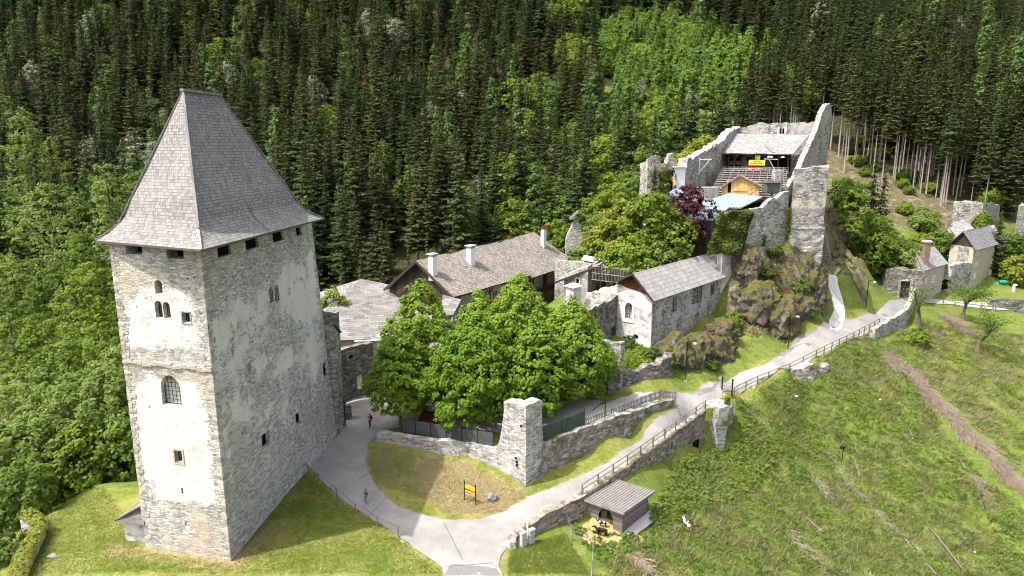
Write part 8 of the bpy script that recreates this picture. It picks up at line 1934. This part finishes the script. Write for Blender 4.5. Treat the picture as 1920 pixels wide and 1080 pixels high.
# shrubs on the rock and the terrace
for i, (u, v, h, R, lf, lb) in enumerate(((1365, 640, 2.6, 1.6, 'shrub', 'bright green shrub patch hanging on the rock beside the stone house'), (1372, 612, 2.2, 1.5, 'bright', 'upper bright green shrub on the rock beside the stone house'), (1250, 690, 1.3, 1.1, 'shrub', 'small shrub at the rounded terrace wall end'), (1222, 668, 1.2, .9, 'shrub', 'small shrub at the foot of the stone house corner'), (1175, 648, 1.0, .9, 'shrub', 'weedy shrub inside the shaded terrace corner'),
        (1120, 548, 1.0, .8, 'bright', 'small bright shrub on top of the pale garden wall'), (1142, 535, 1.4, .7, 'shrub', 'slim shrub on the pale garden wall near the gable'), (1500, 545, 1.4, 1.6, 'shrub', 'dull green shrub on the brown rock face under the keep'), (1440, 520, 1.2, 1.6, 'ivy', 'olive shrub patch high on the brown rock face'), (1395, 560, 1.2, 1.5, 'ivy', 'olive shrub patch low on the brown rock face'), (1520, 590, 1.3, 1.5, 'shrub', 'green shrub low on the rock near the gravel path'), (1450, 480, 1.2, 1.3, 'ivy', 'shrub patch under the sloping keep wall'), (1335, 690, 1.0, 1.0, 'shrub', 'small shrub at the rock foot beside the first lamp'), (1600, 470, 1.8, 1.8, 'shrub', 'shrub on the slope beside the hillside stairs'))):
    shrub('shrub', lb, GH(u, v), h, R, lf, int(40 + 20 * R), 14, .42, .24, 300 + i)
# ivy sheets hanging on walls
def ivy(label, quad, depth, n, seed, leaf='ivy', lf=.28):
    q = [Vector(p) for p in quad]; r = np.random.default_rng(seed); u = r.random(n); v = r.random(n)
    Q = np.array([list(p) for p in q]); P = (Q[0] * (1 - u)[:, None] + Q[1] * u[:, None]) * (1 - v)[:, None] + (Q[3] * (1 - u)[:, None] + Q[2] * u[:, None]) * v[:, None]
    nn = (q[1] - q[0]).cross(q[3] - q[0]).normalized()
    if nn.dot(-q[0]) < 0: nn = -nn
    nn = np.array(nn); bulge = np.array([.5 + .5 * mnoise.noise(Vector(p) * .5) for p in P]); P = P + nn * (depth * bulge * r.random(n) ** .3)[:, None]; N = nn * .8 + np.array([0, 0, .5]) + r.normal(size=P.shape) * .5
    edge = np.minimum(np.minimum(u, 1 - u), np.minimum(v, 1 - v)); nzv = np.array([mnoise.noise(Vector(p) * .9) for p in P]); k = edge > .06 * (1 + nzv * 2)
    o = link_mesh('ivy', quads_mesh('ivy', P[k], N[k], lf * (.6 + .8 * r.random(k.sum())), ML[leaf], 1.3, seed)); tag(o, label, 'ivy'); return o
ivy('thick olive ivy mantling the left end of the keep front wall', [PD(1318, 480, 99.8), PD(1385, 480, 99.6), PD(1408, 388, 100.4), PD(1345, 392, 100.0)], 1.8, 4200, 1)
ivy('dark ivy draped over the right edge of the mantled wall end', [PD(1372, 485, 99.7), PD(1392, 470, 100.2), PD(1412, 390, 100.8), PD(1395, 386, 100.4)], .9, 1500, 2, 'shrub')
ivy('yellowish ivy covering the front of the corner ruin', [PD(1228, 395, 111), PD(1258, 395, 111.5), PD(1258, 312, 111.8), PD(1232, 312, 111.2)], .8, 1900, 3)
ivy('dark ivy hanging down the right side of the gable ruin', [PD(1098, 476, 116.5), PD(1116, 480, 116), PD(1104, 412, 117), PD(1088, 414, 116.8)], .8, 1300, 4, 'shrub')
ivy('green ivy strip beside the keep tower', [PD(1472, 440, 102.9), PD(1481, 440, 103.2), PD(1483, 385, 104.0), PD(1474, 390, 103.8)], .4, 500, 5)
ivy('thin ivy strip low on the keep front wall', [PD(1427, 462, 101.4), PD(1434, 462, 101.5), PD(1437, 440, 102.0), PD(1430, 440, 101.9)], .25, 160, 6)
ivy('leafy growth draped on the right of the bastion', [PD(1352, 800, 74.0), PD(1362, 800, 74.2), PD(1372, 740, 75.4), PD(1356, 745, 74.6)], .5, 700, 7, 'weed', .2)
ivy('leafy patch on the left flank of the bastion', [PD(1322, 790, 73.2), PD(1336, 790, 73.0), PD(1338, 765, 73.6), PD(1326, 765, 73.8)], .4, 320, 8, 'weed', .2)
ivy('narrow ivy streak on the shaded arcade wall', [PD(1110, 625, 81), PD(1115, 625, 81.4), PD(1118, 575, 82.2), PD(1113, 578, 81.8)], .3, 240, 9, 'shrub', .2)
# ------------------------------------------------------------------ meadow growth, brushwood, fallen stems
def scatter(poly, n, seed, clump=None):
    P = np.array([(p[0], p[1]) for p in poly]); x0, y0 = P.min(0); x1, y1 = P.max(0); y0 = max(y0, 38); r = np.random.default_rng(seed); x = r.uniform(x0, x1, n * 3); y = r.uniform(y0, y1, n * 3)
    k = inpoly(x, y, poly); x, y = x[k], y[k]
    if clump: 
        nz_ = np.array([mnoise.noise(Vector((a * clump, b_ * clump, seed))) for a, b_ in zip(x, y)]); kk = nz_ + r.normal(size=len(x)) * .22 > 0.02; x, y = x[kk], y[kk]
    x, y = x[:n], y[:n]; z = np.array([GZ(a, b_) for a, b_ in zip(x, y)]); return np.stack([x, y, z], 1), r
def weeds(name, poly, n, seed, leaf, per, h, rad, lf, label, clump=.22, asp=1.6):
    P, r = scatter(poly, n, seed, clump); m = len(P); s = (.5 + .9 * r.random((m, 1, 1)))
    d = r.normal(size=(m, per, 3)); d /= np.linalg.norm(d, axis=2, keepdims=True); d[..., 2] = np.abs(d[..., 2])
    C = P[:, None, :] + d * np.array([rad, rad, h]) * s * r.random((m, per, 1)) ** .4; N = d * .8 + np.array([0, 0, .6]) + r.normal(size=d.shape) * .4
    S = (lf * (.5 + r.random((m, per))) * s[..., 0]).reshape(-1)
    o = link_mesh(name, quads_mesh(name, C.reshape(-1, 3), N.reshape(-1, 3), S, ML[leaf], asp, seed)); return tag(o, label, None, None, 'stuff')
def blades(name, poly, n, seed, leaf, per, h, rad, w_, label, clump=.3, lean=(0, 0, 0)):
    P, r = scatter(poly, n, seed, clump); m = len(P); s = (.5 + .9 * r.random((m, 1, 1))); d = np.concatenate([r.normal(size=(m, per, 2)), np.zeros((m, per, 1))], 2)
    b = P[:, None, :] + d * rad * .5 * s; tip = b + (d * .55 + np.array([0, 0, 1.0]) + np.array(lean)) * h * s * (.5 + .7 * r.random((m, per, 1))); sd = np.cross(tip - b, r.normal(size=b.shape)); sd /= np.linalg.norm(sd, axis=2, keepdims=True) + 1e-9
    mid = (b + tip) / 2 + np.array([0, 0, .12]) * h
    v = np.stack([b - sd * w_, b + sd * w_, mid + sd * w_ * .8, tip, mid - sd * w_ * .8], 2).reshape(-1, 3); f = np.arange(len(v)).reshape(-1, 5)
    o = link_mesh(name, arr_mesh(name, v, f, [ML[leaf]])); return tag(o, label, None, None, 'stuff')
MW1 = GP([(1140, 1040), (1215, 985), (1262, 886), (1330, 850), (1372, 835), (1380, 752), (1440, 722), (1530, 680), (1640, 622), (1740, 760), (1800, 850), (1920, 960), (1920, 1078), (1130, 1078)]); MW1 += [PZ(1925, 1250, -14), PZ(1100, 1250, -2)]
MW2 = GP([(1655, 655), (1690, 620), (1760, 605), (1920, 625), (1920, 900), (1800, 770)])
weeds('weed_cover', MW1, 7000, 1, 'weed', 14, .30, .38, .12, 'rough green weeds covering the steep meadow', .25)
weeds('weed_cover', MW1, 2000, 12, 'darkweed', 16, .34, .42, .13, 'darker weed clumps spread over the steep meadow', .33)
weeds('weed_cover', MW1, 3000, 2, 'bright', 12, .22, .32, .11, 'bright green weed patches on the steep meadow', .5)
weeds('weed_cover', GP([(1215, 985), (1262, 884), (1330, 846), (1375, 835), (1400, 770), (1470, 850), (1300, 960)]), 1500, 3, 'weed', 20, .5, .5, .15, 'taller weeds below the retaining wall', None)
blades('meadow_grass', MW1, 12000, 14, 'grass', 7, .24, .4, .03, 'grass growing all over the steep meadow', .6)
blades('dry_sticks', MW1, 1500, 15, 'drystick', 3, .35, .9, .022, 'bleached sticks strewn over the meadow', .5)
blades('dry_grass', MW1, 8000, 4, 'drygrass', 7, .5, .4, .024, 'dry pale grass stalks in the meadow', .35)
blades('meadow_grass', MW2, 5000, 5, 'grass', 8, .28, .45, .035, 'long green grass on the right hand field', .5, (.15, -.15, -.05))
blades('meadow_grass', MW2, 2600, 6, 'drygrass', 7, .55, .45, .025, 'pale tufts in the right hand field', .18, (.2, -.25, -.1))
weeds('rock_growth', GP([(1372, 500), (1480, 475), (1540, 480), (1552, 520), (1545, 590), (1480, 640), (1390, 630)]), 1500, 8, 'ivy', 8, .2, .45, .14, 'low olive growth clinging to the brown rock', .5)
weeds('rock_growth', GP([(1372, 500), (1480, 475), (1540, 480), (1552, 520), (1545, 590), (1480, 640), (1390, 630)]), 800, 18, 'drygrass', 8, .2, .4, .12, 'straw coloured tufts on the brown rock', .4)
weeds('rock_growth', GP([(1552, 400), (1560, 350), (1600, 440), (1640, 500), (1590, 510), (1560, 470)]), 1500, 28, 'ivy', 8, .3, .45, .22, 'olive growth on the slope right of the keep tower', .5)
weeds('terrace_growth', GP([(1145, 650), (1180, 640), (1215, 655), (1245, 685), (1235, 700), (1170, 696)]), 700, 9, 'bright', 10, .3, .35, .16, 'green weeds on the little terrace', None)
weeds('lawn_tufts', GP([(1130, 1000), (1215, 1005), (1225, 1030), (1170, 1060), (1120, 1050), (1080, 1000), (1070, 985)]), 260, 10, 'weed', 12, .3, .3, .18, 'green tufts pushing through the straw', .8)
blades('lawn_grass', GP([(200, 920), (120, 940), (20, 1060), (20, 1078), (830, 1078), (745, 1008), (640, 940), (560, 880), (440, 1060), (270, 1035)]), 26000, 11, 'grass', 3, .09, .25, .02, 'short mown lawn grass', None)
blades('lawn_grass', ISLE + GP([(700, 905), (690, 850), (720, 838)]), 9000, 12, 'drygrass', 3, .09, .25, .02, 'short dry grass on the island lawn', None)
blades('lawn_grass', GP([(960, 1030), (1060, 1000), (1105, 1078), (950, 1078)]), 4500, 13, 'grass', 3, .10, .25, .02, 'short grass beside the cabinets', None)
def brush(name, label, path, wdt, n, seed, ln=1.6, hgt=.6, mat='brush'):
    """a heap of cut brushwood: one heap, its sticks uncountable"""
    P = [GH(u, v) for u, v in path]; r = np.random.default_rng(seed); L = [0]
    for a, b_ in zip(P[:-1], P[1:]): L.append(L[-1] + (b_ - a).length)
    m = MB()
    for k in range(n):
        s = r.random() * L[-1]; i = max(j for j in range(len(L)) if L[j] <= s); i = min(i, len(P) - 2); t = (s - L[i]) / (L[i + 1] - L[i]); p = P[i].lerp(P[i + 1], t); d = (P[i + 1] - P[i]).normalized(); sd = Vector((-d.y, d.x, 0)).normalized(); ww = wdt * (.75 + .9 * mnoise.noise(Vector((s * .22, seed, 0))) + .4 * mnoise.noise(Vector((s * .8, seed, 5)))); ww = max(ww, wdt * .2)
        o = r.normal() * ww * .45 + wdt * .35 * mnoise.noise(Vector((s * .3, seed, 9))); q = p + sd * o; q.z = GZ(q.x, q.y) + abs(r.normal()) * hgt * .5 * math.exp(-(o / wdt) ** 2) + .05
        a = d + sd * r.uniform(-1.5, 1.5) + Vector((0, 0, r.normal() * .22)); l = ln * r.uniform(.4, 1.2); e = q + a.normalized() * l; c = q.lerp(e, .5) + Vector((0, 0, r.uniform(0, .12))); w_ = r.uniform(.01, .03)
        m.tube([q, c, e], [w_, w_ * .8, w_ * .35], 3, smooth=False, cap=False)
    o = m.build(name, ML[mat]); return tag(o, label, 'brushwood')
brush('brush_heap', 'long row of brown cut brushwood running down the right edge of the meadow', [(1652, 668), (1690, 690), (1728, 724), (1760, 762), (1800, 800), (1838, 836), (1870, 868), (1925, 930)], 2.0, 3600, 1, 1.3, .9)
brush('brush_heap', 'short brown brushwood bundle lying below the fruit trees', [(1762, 592), (1785, 606), (1812, 624)], 1.3, 700, 2, 2.2, .8)
brush('brush_heap', 'bare twig line in the middle of the meadow', [(1540, 842), (1580, 890), (1625, 945), (1680, 1000), (1720, 1040)], .8, 200, 3, 1.3, .3, 'drystick')
brush('brush_heap', 'thin twig patch near the meadow centre left', [(1525, 895), (1555, 935)], .9, 80, 4, 1.2, .3, 'drystick')
brush('brush_heap', 'twig patch at the lower edge of the meadow', [(1480, 995), (1535, 1062)], .9, 100, 5, 1.2, .3, 'drystick')
brush('brush_heap', 'twig patch to the right below the brush row', [(1820, 885), (1850, 945)], .9, 150, 6, 1.5, .3)
brush('brush_heap', 'fine twigs on the left meadow beside the shed', [(1302, 895), (1335, 925)], .8, 110, 7, 1.3, .3, 'drystick')
brush('brush_heap', 'dry roots at the bottom edge below the shed', [(1185, 1040), (1215, 1075)], 1.0, 200, 8, 1.3, .3)
for i, (u0, v0, u1, v1) in enumerate(((1738, 985, 1808, 1075), (1795, 1000, 1815, 1022), (1700, 800, 1712, 826), (1505, 968, 1540, 1000), (1600, 860, 1612, 895), (1735, 1060, 1755, 1078), (1795, 860, 1810, 880))):
    a, b_ = GH(u0, v0), GH(u1, v1); m = MB(); m.tube([a + Vector((0, 0, .25)), a.lerp(b_, .5) + Vector((0, 0, .3)), b_ + Vector((0, 0, .22))], [.05, .075, .09], 6); o = m.build('fallen_stem', ML['bark_pale']); tag(o, ['long pale stem lying down the lower right meadow', 'short pale log right of the long stem', 'short pale stem near the upper brush row', 'thin orange-brown stem left of the twig line', 'short stem beside the upper twig line', 'pale log end at the bottom photo edge', 'short log just below the brush row'][i], 'log')
a = GH(1578, 870); tb = thing('bird_pole', 'slim dark pole with a small box standing in the meadow centre', 'pole', tuple(a)); m = MB(); m.tube([a, a + Vector((0, 0, 2.3))], .05, 6); m.build('pole', MS['black'], tb); m = MB(); m.box((a.x - .12, a.y, a.z + 2.35), (.5, .25, .25)); m.build('box', MS['black'], tb)
